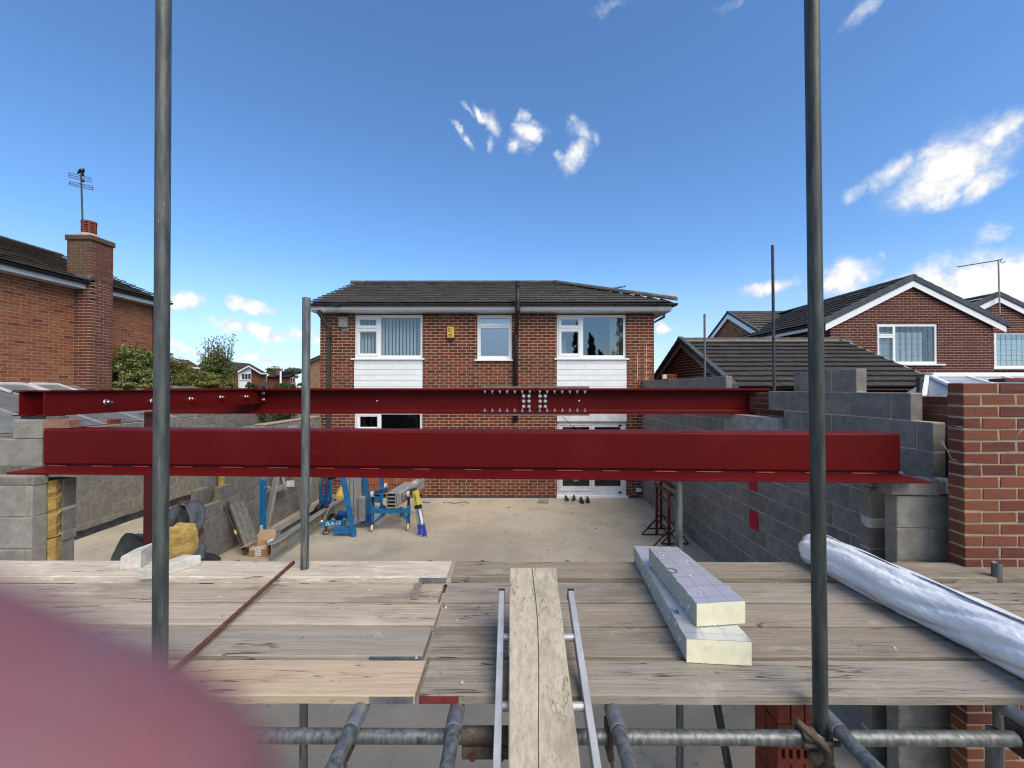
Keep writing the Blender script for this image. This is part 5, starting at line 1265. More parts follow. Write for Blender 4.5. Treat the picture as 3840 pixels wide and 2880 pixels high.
# lean-to roof between the left house and the wall
lt = thing('lean_to_roof', 'shallow grey panelled lean-to roof against the left brick house', 'roof', (-9.6, 8, 2.4))
a_, b_ = Vector((-10.88, 0, 2.84)), Vector((-8.42, 0, 2.00)); sl_ = (b_ - a_)
y = 4.0; i = 0
while y < 13.4:
    q = MB(); w_ = .93; q.obox(a_ + Vector((0, y + .01, -.03)), sl_, Vector((0, w_ - .02, 0)), Vector((0, 0, .03))); q.build('roof_panel', 'felt_roof' if i % 3 else 'glazing', lt)
    q = MB(); q.obox(a_ + Vector((0, y - .02, -.005)), sl_, Vector((0, .04, 0)), Vector((0, 0, .03))); q.build('batten', 'timber_trim', lt)
    y += w_; i += 1
for (ya, yb) in ((8.55, 9.25), (9.3, 9.95)):
    q = MB(); u0 = a_ + sl_ * .02 + Vector((0, ya, .02)); 
    q.obox(u0, sl_ * .2, Vector((0, .05, 0)), Vector((0, 0, .04))); q.obox(u0 + Vector((0, yb - ya - .05, 0)), sl_ * .2, Vector((0, .05, 0)), Vector((0, 0, .04)))
    q.obox(u0 + Vector((0, .05, 0)), sl_ * .02, Vector((0, yb - ya - .1, 0)), Vector((0, 0, .05))); fr_ = q.build('rooflight_frame', 'upvc_grey', lt)
    q = MB(); q.obox(u0 + sl_ * .02 + Vector((0, .05, .008)), sl_ * .18, Vector((0, yb - ya - .1, 0)), Vector((0, 0, .01))); q.build('rooflight_glass', 'glazing', fr_)
q = MB(); q.box(-8.45, -8.38, 4, 13.4, 1.90, 2.02); q.build('gutter', 'black', lt)
q = MB(); q.box(-10.6, -8.5, 4.02, 13.38, 0, 1.6); q.build('base', 'brick_left', lt)

# ---- house on the right with two gables
rh = thing('brick_house', 'dark red brick neighbour on the right with white barge boards and net curtains', 'house', (11.5, 12.2, 0))
GY = 12.2; kg = GY / FPX; gx = lambda px: (px - 1925) * kg; gz = lambda py: 2.77 + (1455 - py) * kg
GX0, GX1, GA, GE = 9.22, 13.95, 11.56, 4.62; pitch = .5
win = (gx(3286), gx(3514), gz(1365), gz(1215))
def gable_segs(x0, x1, ax, az, z0, holes, hmax=99):
    def f(k):
        z = z0 + (k + .5) * .075; half = (az - (z0 + (k + 1) * .075)) / pitch
        a, b = max(x0, ax - half), min(x1, ax + half)
        return [(p - x0, q - x0) for p, q in cut([(a, b)] if b > a else [], holes, z)]
    return f
masonry(rh, (GX0, GY, 2.25), (1, 0, 0), (0, -1, 0), .075, 46, gable_segs(GX0, GX1, GA, 5.76, 2.25, [(win[0], win[1], win[2] - .01, win[3] + .02)]), .225, .1025, 'brick_right', 'mortar', joint=.0135, seed=31, simple=True, limit=300, prio=lambda p: -p.z, proud=.006)
q = MB(); q.box(GX0, GX1, GY + .03, GY + .13, 0, 2.25); q.box(GX0 + .02, GX0 + .12, GY + .11, 16.0, 0, 4.6); q.build('lower_wall', 'brick_right', rh)
masonry(rh, (GX0, 16.0, 3.6), (0, -1, 0), (-1, 0, 0), .075, 14, lambda k: [(0, 3.79)], .225, .1025, 'brick_right', 'mortar', joint=.0135, seed=32, simple=True, limit=60, bed_name='side_mortar')
def casement(parent, x0, x1, z0, z1, Y, m=.30, grid=True, curt='curtain'):
    xm = x0 + (x1 - x0) * m; zt2 = z1 - (z1 - z0) * .30
    p = [(x0 + .09, xm - .06, z0 + .09, zt2 - .05), (x0 + .09, xm - .06, zt2 + .05, z1 - .09), (xm + .03, x1 - .07, z0 + .07, z1 - .07)]
    o = window(parent, x0, x1, z0, z1, Y, p, glassm='glass_clear', sashes=[(x0 + .03, xm - .008, z0 + .03, zt2 - .008), (x0 + .03, xm - .008, zt2 + .008, z1 - .03)])
    if grid:
        q = MB()
        for (a, b, c, d) in p:
            n_ = max(1, round((b - a) / .17)); m_ = max(1, round((d - c) / .17))
            for i in range(1, n_): x = a + (b - a) * i / n_; q.box(x - .004, x + .004, Y + .024, Y + .0275, c, d)
            for i in range(1, m_): z = c + (d - c) * i / m_; q.box(a, b, Y + .0235, Y + .0278, z - .004, z + .004)
        q.build('leading', 'lead', o)
    q = MB(); n_ = 60; f_ = lambda t: Y + .11 + .02 * math.sin(t * 34) + .01 * math.sin(t * 71)
    for i in range(n_):
        a = x0 + .06 + (x1 - x0 - .40) * i / n_; b = x0 + .06 + (x1 - x0 - .40) * (i + 1) / n_
        q.add([(a, f_(a), z0 + .05), (b, f_(b), z0 + .05), (b, f_(b), z1 - .22), (a, f_(a), z1 - .22)], [(0, 1, 2, 3)])
    q.build('net_curtain', curt, o, smooth=True)
    q = MB(); q.box(x0, x1, Y + .8, Y + .82, z0 - .2, z1 + .1); q.box(x0, x1, Y + .1, Y + .8, z0 - .22, z0 - .2); q.box(x0 - .02, x0, Y + .1, Y + .8, z0 - .2, z1 + .1); q.box(x1, x1 + .02, Y + .1, Y + .8, z0 - .2, z1 + .1); q.box(x0, x1, Y + .1, Y + .8, z1 + .1, z1 + .12); q.build('interior', 'room', o)
    q = MB(); q.box(x0 - .02, x1 + .15, Y - .10, Y + .06, z0 - .045, z0 - .001); q.build('window_sill', 'upvc', o)
    return o
casement(rh, win[0], win[1], win[2], win[3], GY + .03)
def barge(parent, pts, Y, w, m='upvc', t=.03):
    for a, b in zip(pts[:-1], pts[1:]):
        q = MB(); q.prism([(a[0], Y, a[1]), (b[0], Y, b[1]), (b[0], Y, b[1] - w), (a[0], Y, a[1] - w)], (0, -t, 0)); q.build('barge_board', m, parent)
barge(rh, [(9.02, 4.63), (GA, 5.90), (14.22, 4.57)], GY - .06, .20)
def verges(parent, p0, p1, n, m, t=.10, w=.14, dirv=(0, 1, 0), name='verge_tile'):
    p0, p1, dv = Vector(p0), Vector(p1), Vector(dirv); d = (p1 - p0) / n
    for i in range(n):
        q = MB(); a = p0 + d * i; st = Vector((0, 0, .014)); q.hexa([a, a + d * 1.06, a + d * 1.06 + dv * w, a + dv * w, a + Vector((0, 0, t)) - st * 0, a + d * 1.06 + Vector((0, 0, t)) - st, a + d * 1.06 + dv * w + Vector((0, 0, t)) - st, a + dv * w + Vector((0, 0, t))])
        q.build(name, m, parent, bevel=.012)
verges(rh, (8.96, GY - .12, 4.60), (GA, GY - .12, 5.88), 10, 'verge', t=.18); verges(rh, (14.32, GY - .12, 4.50), (GA, GY - .12, 5.88), 10, 'verge', t=.18)
MR = 18.4
q = MB(); q.add([(8.98, GY, 4.66), (GA, GY, 5.95), (14.28, GY, 4.6), (8.98, 21, 4.66), (GA, MR, 5.95), (14.28, 21, 4.6)], [(0, 1, 4, 3), (1, 2, 5, 4)]); rrf = q.build('roof', 'tile_lap', rh)
SS = Vector((GA - 8.98, 0, 1.29)); 
roof_tiles(rrf, (8.96, 16.9, 4.68), (0, -1, 0), SS.normalized(), 10, SS.length / 10, .33, lambda k: (0, 4.62), 'tile_dark', limit=300, tilt=.10, thick=.028)
ridge(rh, (GA, GY - .1, 6.0), (GA, MR, 6.0), 'ridge', 14, r=.1)
q = MB(); q.box(8.98, 9.005, GY, 16.3, 4.50, 4.62); q.build('side_fascia', 'upvc', rh)
gutter(rh, (8.98, 16.3, 4.66), (8.98, GY - .05, 4.66), 'black', face=(-1, 0, 0), r=.055)
# cross wing with a gable end to the left
WX = 9.5
masonry(rh, (WX, 20.7, 3.8), (0, -1, 0), (-1, 0, 0), .075, 30, gable_segs(0, 4.7, 2.3, 2.1 + 3.8, 3.8, []) if False else (lambda k: [(max(0, 2.3 - (5.95 - 3.8 - (k + 1) * .075) / .52), min(4.6, 2.3 + (5.95 - 3.8 - (k + 1) * .075) / .52))]), .225, .1025, 'brick_left', 'mortar', seed=33, simple=True, limit=120, bed_name='wing_mortar', prio=lambda p: -p.z)
q = MB(); q.box(WX + .01, WX + .1, 16.1, 20.7, 0, 4.4); q.box(WX, 14, 16.2, 16.3, 0, 4.6); q.build('wing_wall', 'brick_right', rh)
for (ya, za, yb, zb_) in ((15.95, 4.80, 18.4, 6.02), (20.95, 4.75, 18.4, 6.02)):
    q = MB(); q.prism([(WX - .06, ya, za), (WX - .06, yb, zb_), (WX - .06, yb, zb_ - .2), (WX - .06, ya, za - .2)], (-.03, 0, 0)); q.build('barge_board', 'upvc', rh)
    verges(rh, (WX - .12, ya - (.05 if ya < 18 else -.05), za + .01), (WX - .12, yb, zb_ + .03), 10, 'verge', dirv=(1, 0, 0))
q = MB(); q.add([(WX - .1, 15.95, 4.82), (14, 15.95, 4.82), (14, 18.4, 6.05), (WX - .1, 18.4, 6.05), (14, 20.95, 4.78), (WX - .1, 20.95, 4.78)], [(0, 1, 2, 3), (3, 2, 4, 5)]); wrf = q.build('wing_roof', 'tile_lap', rh)
SW = Vector((0, 2.45, 1.23)); roof_tiles(wrf, (WX - .02, 15.93, 4.84), (1, 0, 0), SW.normalized(), 9, SW.length / 9, .33, lambda k: (0, .25 + 2.5 * (k + .6) / 9), 'tile', limit=100, tilt=.10, thick=.028)
ridge(rh, (WX - .1, 18.4, 6.1), (12.2, 18.4, 6.1), 'ridge', 6, r=.1)
# second gable further back
G2 = 13.6; k2 = G2 / FPX; x2 = lambda px: (px - 1925) * k2; z2 = lambda py: 2.77 + (1455 - py) * k2
w2 = (x2(3722), x2(3722) + 1.9, z2(1380), z2(1246))
masonry(rh, (13.4, G2, 2.6), (1, 0, 0), (0, -1, 0), .075, 40, gable_segs(13.4, 18.2, x2(3733), 5.62, 2.6, [w2]), .225, .1025, 'brick_right', 'mortar', joint=.0135, seed=34, simple=True, limit=0, bed_name='second_gable_mortar')
q = MB(); q.box(13.4, 18.2, G2 + .03, G2 + .1, 0, 2.6); q.build('second_gable_base', 'brick_right', rh)
casement(rh, w2[0] - .25, w2[1], w2[2], w2[3], G2 + .02, m=.02 + .13)
ax2 = x2(3733)
barge(rh, [(ax2 - 2.6, 4.45), (ax2, z2(1114)), (ax2 + 2.6, 4.42)], G2 - .06, .18)
verges(rh, (ax2 - 2.65, G2 - .1, 4.47), (ax2, G2 - .12, z2(1114)), 9, 'verge', t=.17); verges(rh, (ax2 + 2.65, G2 - .12, 4.42), (ax2, G2 - .12, z2(1114)), 9, 'verge', t=.17)
q = MB(); zz2 = z2(1110); q.add([(ax2 - 2.65, G2, 4.5), (ax2, G2, zz2), (ax2 + 2.65, G2, 4.5), (ax2 - 2.65, 20, 4.5), (ax2, 20, zz2), (ax2 + 2.65, 20, 4.5)], [(0, 1, 4, 3), (1, 2, 5, 4)]); q.build('second_roof', 'tile_dark', rh)
ridge(rh, (ax2, G2 - .1, zz2 + .05), (ax2, 18, zz2 + .05), 'ridge', 10, r=.1)
ra = thing('roof_aerial', 'thin pale aerial on a pole by the far right gable', 'aerial', tuple(P(3749, 1177, 13.4)))
q = MB(); q.tube(P(3749, 1180, 13.4), P(3744, 973, 13.4), .02, 8); q.build('mast', 'alu_dull', ra)
q = MB(); q.bar(P(3591, 1001, 13.2), P(3757, 974, 13.5), .022, .03); q.build('boom', 'grey_plastic', ra)
q = MB(); c = P(3760, 976, 13.5); q.path([c + Vector((math.cos(t) * .07, 0, -math.sin(t) * .07 - .02)) for t in [i * .6 for i in range(9)]], .008, 6); q.build('cable_loop', 'black', ra)
# garage
MT['grey_barge'] = mat('grey_barge', rgb(150, 146, 144), rgb(128, 124, 122), 6, rough=.7)
ga = thing('garage', 'low brick garage with a dark tiled roof in front of the right house', 'garage', (7, 10, 0))
RX0, RX1, GYe, GYr, GZe, GZr = 4.72, 9.28, 8.93, 11.85, 2.76, 4.09
SG = Vector((0, GYr - GYe, GZr - GZe))
q = MB(); q.add([(RX0, GYe, GZe - .01), (RX1, GYe, GZe - .01), (RX1, GYr, GZr - .01), (RX0, GYr, GZr - .01), (RX0, 14.75, GZe - .01), (RX1, 12.1, 3.98)], [(0, 1, 2, 3)]); q.add([(RX0, GYr, GZr - .01), (9.2, GYr, GZr - .01), (9.2, 14.75, GZe), (RX0, 14.75, GZe)], [(0, 1, 2, 3)])
grf = q.build('roof', 'tile_lap', ga)
roof_tiles(grf, (RX0 + .02, GYe, GZe), (1, 0, 0), SG.normalized(), 11, SG.length / 11, .33, lambda k: (0, RX1 - RX0 - .02), 'tile_dark', limit=300, tilt=.12, thick=.030)
ridge(ga, (RX0 - .05, GYr, GZr + .05), (9.15, GYr, GZr + .05), 'ridge', 10, r=.1)
q = MB(); q.box(RX0 + .1, 9.1, GYr - .13, GYr - .09, GZr - .02, GZr + .03); q.build('mortar_bed', 'mortar_pale', ga)
verges(ga, (RX0 - .07, GYe - .03, GZe - .05), (RX0 - .07, GYr, GZr + .0), 11, 'verge', t=.15, dirv=(1, 0, 0)); verges(ga, (RX0 - .07, 14.78, GZe - .05), (RX0 - .07, GYr, GZr + .0), 11, 'verge', t=.11, dirv=(1, 0, 0))
q = MB(); q.bar((RX1 + .01, GYe, GZe + .03), (RX1 + .01, GYr, GZr + .03), .05, .04); q.build('verge_strip', 'timber_trim', ga)
for (ya, yb) in ((GYe - .02, GYr), (14.76, GYr)):
    q = MB(); q.prism([(RX0 + .0, ya, GZe - .05), (RX0, yb, GZr - .03), (RX0, yb, GZr - .17), (RX0, ya, GZe - .19)], (.025, 0, 0)); q.build('barge_board', 'grey_barge', ga)
masonry(ga, (4.86, 14.55, 2.1), (0, -1, 0), (-1, 0, 0), .075, 25, lambda k: [(max(0, 2.7 - (GZr - .02 - 2.1 - (k + 1) * .075) / .455), min(5.3, 2.7 + (GZr - .02 - 2.1 - (k + 1) * .075) / .455))], .225, .1025, 'brick_right', 'mortar', joint=.0135, seed=41, simple=True, limit=250, prio=lambda p: -p.z)
q = MB(); q.box(4.87, 4.96, 9.25, 14.55, 0, 2.1); q.box(4.96, 9.2, 9.25, 9.35, 0, 2.72); q.box(9.1, 9.2, 9.35, 12.1, 0, 2.72); q.build('lower_wall', 'brick_right', ga)
q = MB(); q.cbox(9.2, 9.62, GY - .30, GY - .004, gz(1305), gz(1280), .01, .005); q.build('flashing', 'lead', ga)
# conservatory roof on the far right
cv = thing('conservatory', 'white framed conservatory roof peeping over the new brick wall', 'conservatory', (9.5, 8.5, 2.3))
a, b = P(3500, 1418, 8.8), P(3860, 1412, 8.8)
zr = 3.02; q = MB(); q.box(8.75, 12.5, 8.75, 8.95, zr - .02, zr + .07); q.build('ridge_beam', 'upvc', cv, bevel=.01)
for x in (8.75, 9.45, 10.2, 10.95, 11.7):
    q = MB(); q.bar((x, 8.8, zr), (x - (.45 if x < 9 else -.15), 7.3, 2.48), .06, .05); q.build('rafter', 'upvc', cv)
q = MB(); q.bar((8.72, 8.85, zr), (8.0, 8.2, 2.52), .07, .05); q.build('hip_bar', 'upvc', cv)
q = MB(); q.add([(8.75, 8.75, zr - .025), (12.5, 8.75, zr - .025), (12.5, 7.3, 2.44), (8.3, 7.3, 2.44)], [(0, 1, 2, 3)]); q.add([(8.75, 8.8, zr - .025), (8.3, 7.3, 2.44), (7.95, 8.9, 2.44)], [(0, 1, 2)]); q.build('glazing', 'conservatory', cv)
q = MB(); q.box(7.95, 12.5, 7.3, 7.4, 0, 2.44); q.build('front_wall', 'brick_right', cv)

# ---- houses far off
def bgY(px, py, Y): return P(px, py, Y)
Zc = lambda x, y: (560 + x / 3.16, 1200 + y / 3.16)
def slab_poly(name, pts, Y, ext, m, parent):
    c_ = P(*Zc(*pts[len(pts) // 2]), Y); q = MB(); q.prism([P(*Zc(*p), Y) for p in pts], (c_.x / c_.y * ext, ext, 0)); return q.build(name, m, parent)
MT['brick_far'] = mat('far_brick', rgb(124, 78, 58), rgb(104, 66, 52), 2.5, rough=.95)
MT['brick_tan'] = mat('tan_brick', rgb(160, 128, 100), rgb(128, 100, 78), 5, stretch=(1, 1, 3), rough=.95, offset=False)
MT['roof_far'] = mat('far_roof_tile', rgb(78, 76, 76), rgb(64, 62, 62), 3, rough=.9)
MT['roof_far_brown'] = mat('far_brown_roof', rgb(92, 80, 70), rgb(76, 66, 58), 3, rough=.9)
def bgwin(parent, x0, x1, y0, y1, Y, cols=2):
    w = slab_poly('window', [(x0, y0), (x1, y0), (x1, y1), (x0, y1)], Y - .05, .04, 'upvc', parent); dx = (x1 - x0) / cols
    for i in range(cols):
        slab_poly('pane', [(x0 + dx * i + dx * .1, y0 + 6), (x0 + dx * (i + 1) - dx * .1, y0 + 6), (x0 + dx * (i + 1) - dx * .1, y1 - 6), (x0 + dx * i + dx * .1, y1 - 6)], Y - .07, .015, 'room_dark', w)
hA = thing('distant_house', 'small distant brick house with a brown roof left of the bushy tree', 'house', (P(660, 1455, 30).x, 30, 0))
slab_poly('wall', [(150, 470), (470, 556), (600, 580), (600, 900), (150, 900)], 30, 6, 'brick_far', hA)
slab_poly('roof', [(255, 436), (320, 462), (460, 472), (606, 556), (600, 572), (480, 556)], 29.7, 6.5, 'roof_far_brown', hA)
slab_poly('barge_board', [(250, 438), (478, 552), (478, 566), (250, 458)], 29.6, .08, 'upvc', hA); slab_poly('fascia', [(478, 556), (604, 564), (604, 578), (478, 572)], 29.6, .08, 'upvc', hA)
slab_poly('alarm_box', [(512, 612), (526, 612), (526, 626), (512, 626)], 29.9, .09, 'yellow', hA); slab_poly('downpipe', [(592, 580), (600, 580), (600, 900), (592, 900)], 29.85, .09, 'upvc', hA)
hB = thing('distant_house', 'distant house with a dark roof and white boarded gable behind the bushy tree', 'house', (P(860, 1455, 42).x, 42, 0))
slab_poly('wall', [(600, 590), (1210, 572), (1320, 640), (1390, 640), (1390, 900), (600, 900)], 42, 7, 'brick_far', hB)
slab_poly('roof', [(575, 534), (672, 470), (1190, 515), (1402, 634), (1325, 640), (1176, 548), (1048, 604), (600, 604)], 41.6, 7.6, 'roof_far', hB)
slab_poly('gable_boards', [(1052, 606), (1176, 552), (1208, 572), (1208, 900), (1052, 900)], 41.85, .12, 'cladding', hB)
slab_poly('barge_board', [(1044, 608), (1176, 540), (1176, 554), (1048, 622)], 41.5, .1, 'upvc', hB); slab_poly('barge_board', [(1176, 540), (1330, 630), (1402, 632), (1402, 642), (1322, 642), (1176, 554)], 41.5, .1, 'upvc', hB)
bgwin(hB, 1095, 1204, 632, 706, 41.85, 3); slab_poly('band_board', [(1056, 704), (1206, 704), (1206, 714), (1056, 714)], 41.78, .06, 'upvc_grey', hB)
slab_poly('porch_roof', [(1302, 732), (1395, 732), (1450, 792), (1302, 792)], 41, .9, 'roof_far', hB)
hC = thing('distant_house', 'distant low brick house with a chimney and solar panels on its roof', 'house', (P(1050, 1455, 50).x, 50, 0))
slab_poly('wall', [(1392, 668), (1730, 650), (1730, 900), (1392, 900)], 50, 7, 'brick_far', hC)
rC = slab_poly('roof', [(1390, 672), (1448, 628), (1500, 610), (1740, 602), (1740, 616), (1660, 672)], 49.6, 7.5, 'roof_far', hC)
for i in range(3): slab_poly('solar_panel', [(1572 + i * 50, 612 - i * 2), (1618 + i * 50, 610 - i * 2), (1606 + i * 46, 648 - i * 6), (1560 + i * 46, 650 - i * 6)], 49.5, .06, 'solar', rC)
slab_poly('chimney', [(1500, 594), (1552, 594), (1552, 656), (1500, 656)], 49.2, .7, 'brick_far', hC); bgwin(hC, 1675, 1726, 682, 752, 50, 2)
q = MB(); q.tube(P(*Zc(1556, 800), 46), P(*Zc(1556, 604), 46), .10, 8); tag(q.build('lamp_post', 'upvc'), 'thin white lamp post before the distant house with solar panels', 'lamp post')
hD = thing('brick_house', 'tan brick house with a sloping white barge board beside the main house', 'house', (P(1190, 1455, 19).x, 19, 0))
slab_poly('wall', [(1830, 530), (2010, 448), (2220, 360), (2220, 1000), (1830, 1000)], 19, 6, 'brick_tan', hD)
slab_poly('barge_board', [(1828, 512), (2225, 344), (2225, 366), (1828, 534)], 18.9, .09, 'upvc', hD); slab_poly('roof', [(1826, 498), (2225, 322), (2225, 346), (1826, 514)], 18.8, 6.4, 'roof_far', hD)

# ================================================================== planting
def foliage(q, c, rad, n, size, seed, clumps=26, flat=.6, ups=0.25, zmin=None):
    rr = random.Random(seed); c = Vector(c); rad = Vector(rad); cl = []
    for i in range(clumps):
        while True:
            d = Vector((rr.gauss(0, 1), rr.gauss(0, 1), rr.gauss(0, 1)))
            if d.length > .1: break
        d.normalize(); s = rr.uniform(.45, 1.0)
        cl.append((Vector((d.x * rad.x * s, d.y * rad.y * s, d.z * rad.z * s)), rr.uniform(.20, .42)))
    for i in range(n):
        cc, cr = cl[rr.randrange(clumps)]
        d = Vector((rr.gauss(0, 1), rr.gauss(0, 1), rr.gauss(0, 1))).normalized() * (rr.random() ** .4) * cr
        p = c + cc + Vector((d.x * rad.x, d.y * rad.y, d.z * rad.z))
        if zmin is not None and p.z < zmin: continue
        nrm = (d.normalized() + Vector((rr.uniform(-.7, .7), rr.uniform(-.7, .7), rr.uniform(-.4, .9)))).normalized()
        a = nrm.orthogonal().normalized(); a = Matrix.Rotation(rr.uniform(0, 6.28), 3, nrm) @ a; b = nrm.cross(a); s = size * rr.uniform(.6, 1.35)
        q.add([p - a * s * .5, p + b * s * .32 * flat, p + a * s * .6, p - b * s * .32 * flat], [(0, 1, 2, 3)])
def tree(name, label, cat, base, crown, m, n, size, seed, clumps=30, trunk_r=.09, twigs=0, group=None, limbs=6):
    t_ = thing(name, label, cat, base, group); rr = random.Random(seed); base = Vector(base)
    q = MB(); top = Vector(crown[0][0]); q.path([base, base.lerp(top, .35) + Vector((rr.uniform(-.1, .1), 0, 0)), base.lerp(top, .7) + Vector((rr.uniform(-.1, .1), 0, 0)), top], [trunk_r, trunk_r * .8, trunk_r * .5, trunk_r * .2], 8)
    for i in range(limbs):
        c, r = crown[i % len(crown)]; a = base.lerp(top, rr.uniform(.3, .8)); e = Vector(c) + Vector((rr.uniform(-1, 1) * r[0], rr.uniform(-1, 1) * r[1], rr.uniform(0, 1) * r[2])) * .8; q.path([a, a.lerp(e, .5) + Vector((0, 0, .08)), e], [trunk_r * .4, trunk_r * .25, trunk_r * .08], 6)
    q.build('trunk', 'bark', t_)
    q = MB()
    for j, (c, r) in enumerate(crown): foliage(q, c, r, n // len(crown), size, seed + j, clumps)
    q.build('crown', m, t_)
    if twigs:
        q = MB(); c, r = crown[0]; q2 = MB()
        for i in range(twigs):
            a = Vector(c) + Vector((rr.uniform(-.8, .8) * r[0], rr.uniform(-.5, .5) * r[1], r[2] * .5)); e = a + Vector((rr.uniform(-.25, .25), 0, rr.uniform(.5, 1.25)))
            q.path([a, a.lerp(e, .5) + Vector((rr.uniform(-.05, .05), 0, 0)), e], [.014, .009, .004], 5)
            for k in range(7):
                s_ = a.lerp(e, rr.uniform(.2, 1)); f_ = s_ + Vector((rr.uniform(-.22, .22), rr.uniform(-.1, .1), rr.uniform(.02, .22))); q.path([s_, f_], [.005, .003], 4)
                q2.add([f_, f_ + Vector((.03, 0, .03)), f_ + Vector((0, 0, .07)), f_ + Vector((-.03, .01, .03))], [(0, 1, 2, 3)])
        q.build('bare_twigs', 'bark', t_); q2.build('twig_leaves', m, t_)
    return t_
pt = lambda px, py, Y: P(px, py, Y)
c = pt(530, 1410, 11.6); tree('shrub', 'tall dark variegated shrub against the left brick house', 'shrub', (c.x, c.y, -.1), [((c.x, c.y, c.z), (.55, .5, .75)), ((c.x - .35, c.y, c.z + .25), (.5, .4, .5)), ((c.x + .3, c.y, c.z + .45), (.28, .3, .45)), ((c.x - .1, c.y - .1, c.z - .8), (.7, .5, .5))], 'leaf_mid', 14000, .08, 51, 30)
c = pt(475, 1370, 11.3); tree('shrub', 'pale leaved shrub in front of the dark one by the left house', 'shrub', (c.x, c.y, -.1), [((c.x, c.y, c.z), (.42, .3, .5)), ((c.x + .35, c.y, c.z - .45), (.5, .35, .4))], 'leaf_pale', 5000, .075, 52, 20)
c = pt(510, 1450, 11.0); tree('shrub', 'low whitish flowering shrub over the lean-to behind the beams', 'shrub', (c.x, c.y, -.1), [((c.x, c.y, c.z), (.6, .35, .18))], 'leaf_pale', 2500, .07, 53, 14)
c = pt(690, 1420, 15); tree('shrub', 'spreading olive green shrub right of the near left scaffold tube', 'shrub', (c.x, c.y, -.1), [((c.x - .3, c.y, c.z + .15), (.75, .6, .65)), ((c.x + .45, c.y, c.z - .1), (.7, .6, .45)), ((c.x - .6, c.y, c.z + .5), (.4, .4, .5)), ((c.x + 1.0, c.y, c.z - .25), (.7, .5, .28))], 'leaf_olive', 13000, .085, 54, 26)
c = pt(812, 1405, 17); tree('tree', 'round green tree with bare twigs rising from its crown, before the distant houses', 'tree', (c.x, c.y, -.1), [((c.x, c.y, c.z), (.70, .7, .66)), ((c.x + .15, c.y, c.z - .45), (.68, .6, .55)), ((c.x - .35, c.y, c.z - .2), (.6, .6, .6)), ((c.x, c.y, c.z + .45), (.55, .5, .4))], 'leaf_mid', 13000, .075, 55, 44, twigs=44)
c = pt(950, 1440, 16.5); tree('shrub', 'feathery dark shrub beside the round tree', 'shrub', (c.x, c.y, -.1), [((c.x, c.y, c.z - .1), (.35, .3, .22))], 'leaf_conifer', 1200, .08, 56, 9)
c = pt(1080, 1448, 17); tree('shrub', 'low dark green shrub in front of the solar panel house', 'shrub', (c.x, c.y, -.1), [((c.x, c.y, c.z - .1), (.75, .5, .25))], 'leaf_dark', 2600, .09, 57, 14)
c = pt(770, 1560, 13.5); tree('shrub', 'ivy like shrub behind the left boundary wall between the beams', 'shrub', (c.x, c.y, -.1), [((c.x - .5, c.y, c.z), (.8, .4, .35)), ((c.x + 2.2, c.y, c.z), (.9, .4, .35))], 'leaf_dark', 5000, .08, 58, 20)
c = pt(1080, 1395, 70); tree('tree', 'distant dark tree crown above the solar panel house', 'tree', (c.x, c.y, -.1), [((c.x, c.y, c.z), (3.2, 2, 1.2))], 'leaf_dark', 2500, .4, 59, 20)
c = pt(1180, 1378, 60); tree('tree', 'small distant tree crown behind the tan brick house', 'tree', (c.x, c.y, -.1), [((c.x, c.y, c.z), (.9, .9, .6))], 'leaf_dark', 700, .3, 60, 10)
c = pt(2458, 1402, 20); tree('shrub', 'tuft of greenery between the main house and the garage', 'shrub', (c.x, c.y, -.1), [((c.x, c.y, c.z - .1), (.45, .4, .2))], 'leaf_mid', 900, .08, 61, 10)
fe = thing('fence', 'dark timber fence in the gap between the main house and the garage', 'fence', (5.5, 16, 0))
for i in range(9):
    q = MB(); z = .1 + i * .36; q.box(5.0, 7.2, 16, 16.03, z, z + .35); q.build('fence_board', 'wood2', fe)
q = MB(); q.box(5.9, 6.0, 16.03, 16.13, 0, 3.4); q.build('post', 'wood2', fe)
tm = MB(); rr = random.Random(70)
for i in range(60):
    x = -110 + i * 3.8; foliage(tm, (x, 120 + rr.uniform(-8, 8), rr.uniform(1, 3.2)), (3.4, 3, rr.uniform(1.5, 2.8)), 160, .9, i, 10)
tag(tm.build('far_trees', 'leaf_dark'), kind='stuff')
# conifers in the garden behind the photographer (mirrored in the bedroom windows)
for i, (x, y, h, w_) in enumerate(((10.6, -20, 11.5, 1.5), (7.6, -19.5, 7.6, 1.2), (6.3, -20.5, 8.4, 1.2), (8.9, -21.5, 6.2, 1.6), (-11.2, -20, 5.6, 1.7), (-14, -21, 5.0, 1.6))):
    cr = [((x, y, h * f_), (w_ * (1.15 - f_), w_ * (1.15 - f_), h * .13)) for f_ in (.3, .5, .68, .84, .95)]
    tree('conifer', ['tall ragged conifer behind the photographer', 'medium conifer behind the photographer beside the tall one', 'pointed conifer nearest the house axis behind the photographer', 'low broad conifer behind the photographer', 'round topped evergreen far back on the left behind the photographer', 'lowest evergreen at the far left behind the photographer'][i], 'tree', (x, y, -.15), cr, 'leaf_conifer', 3500, .26, 80 + i, 16, .14)
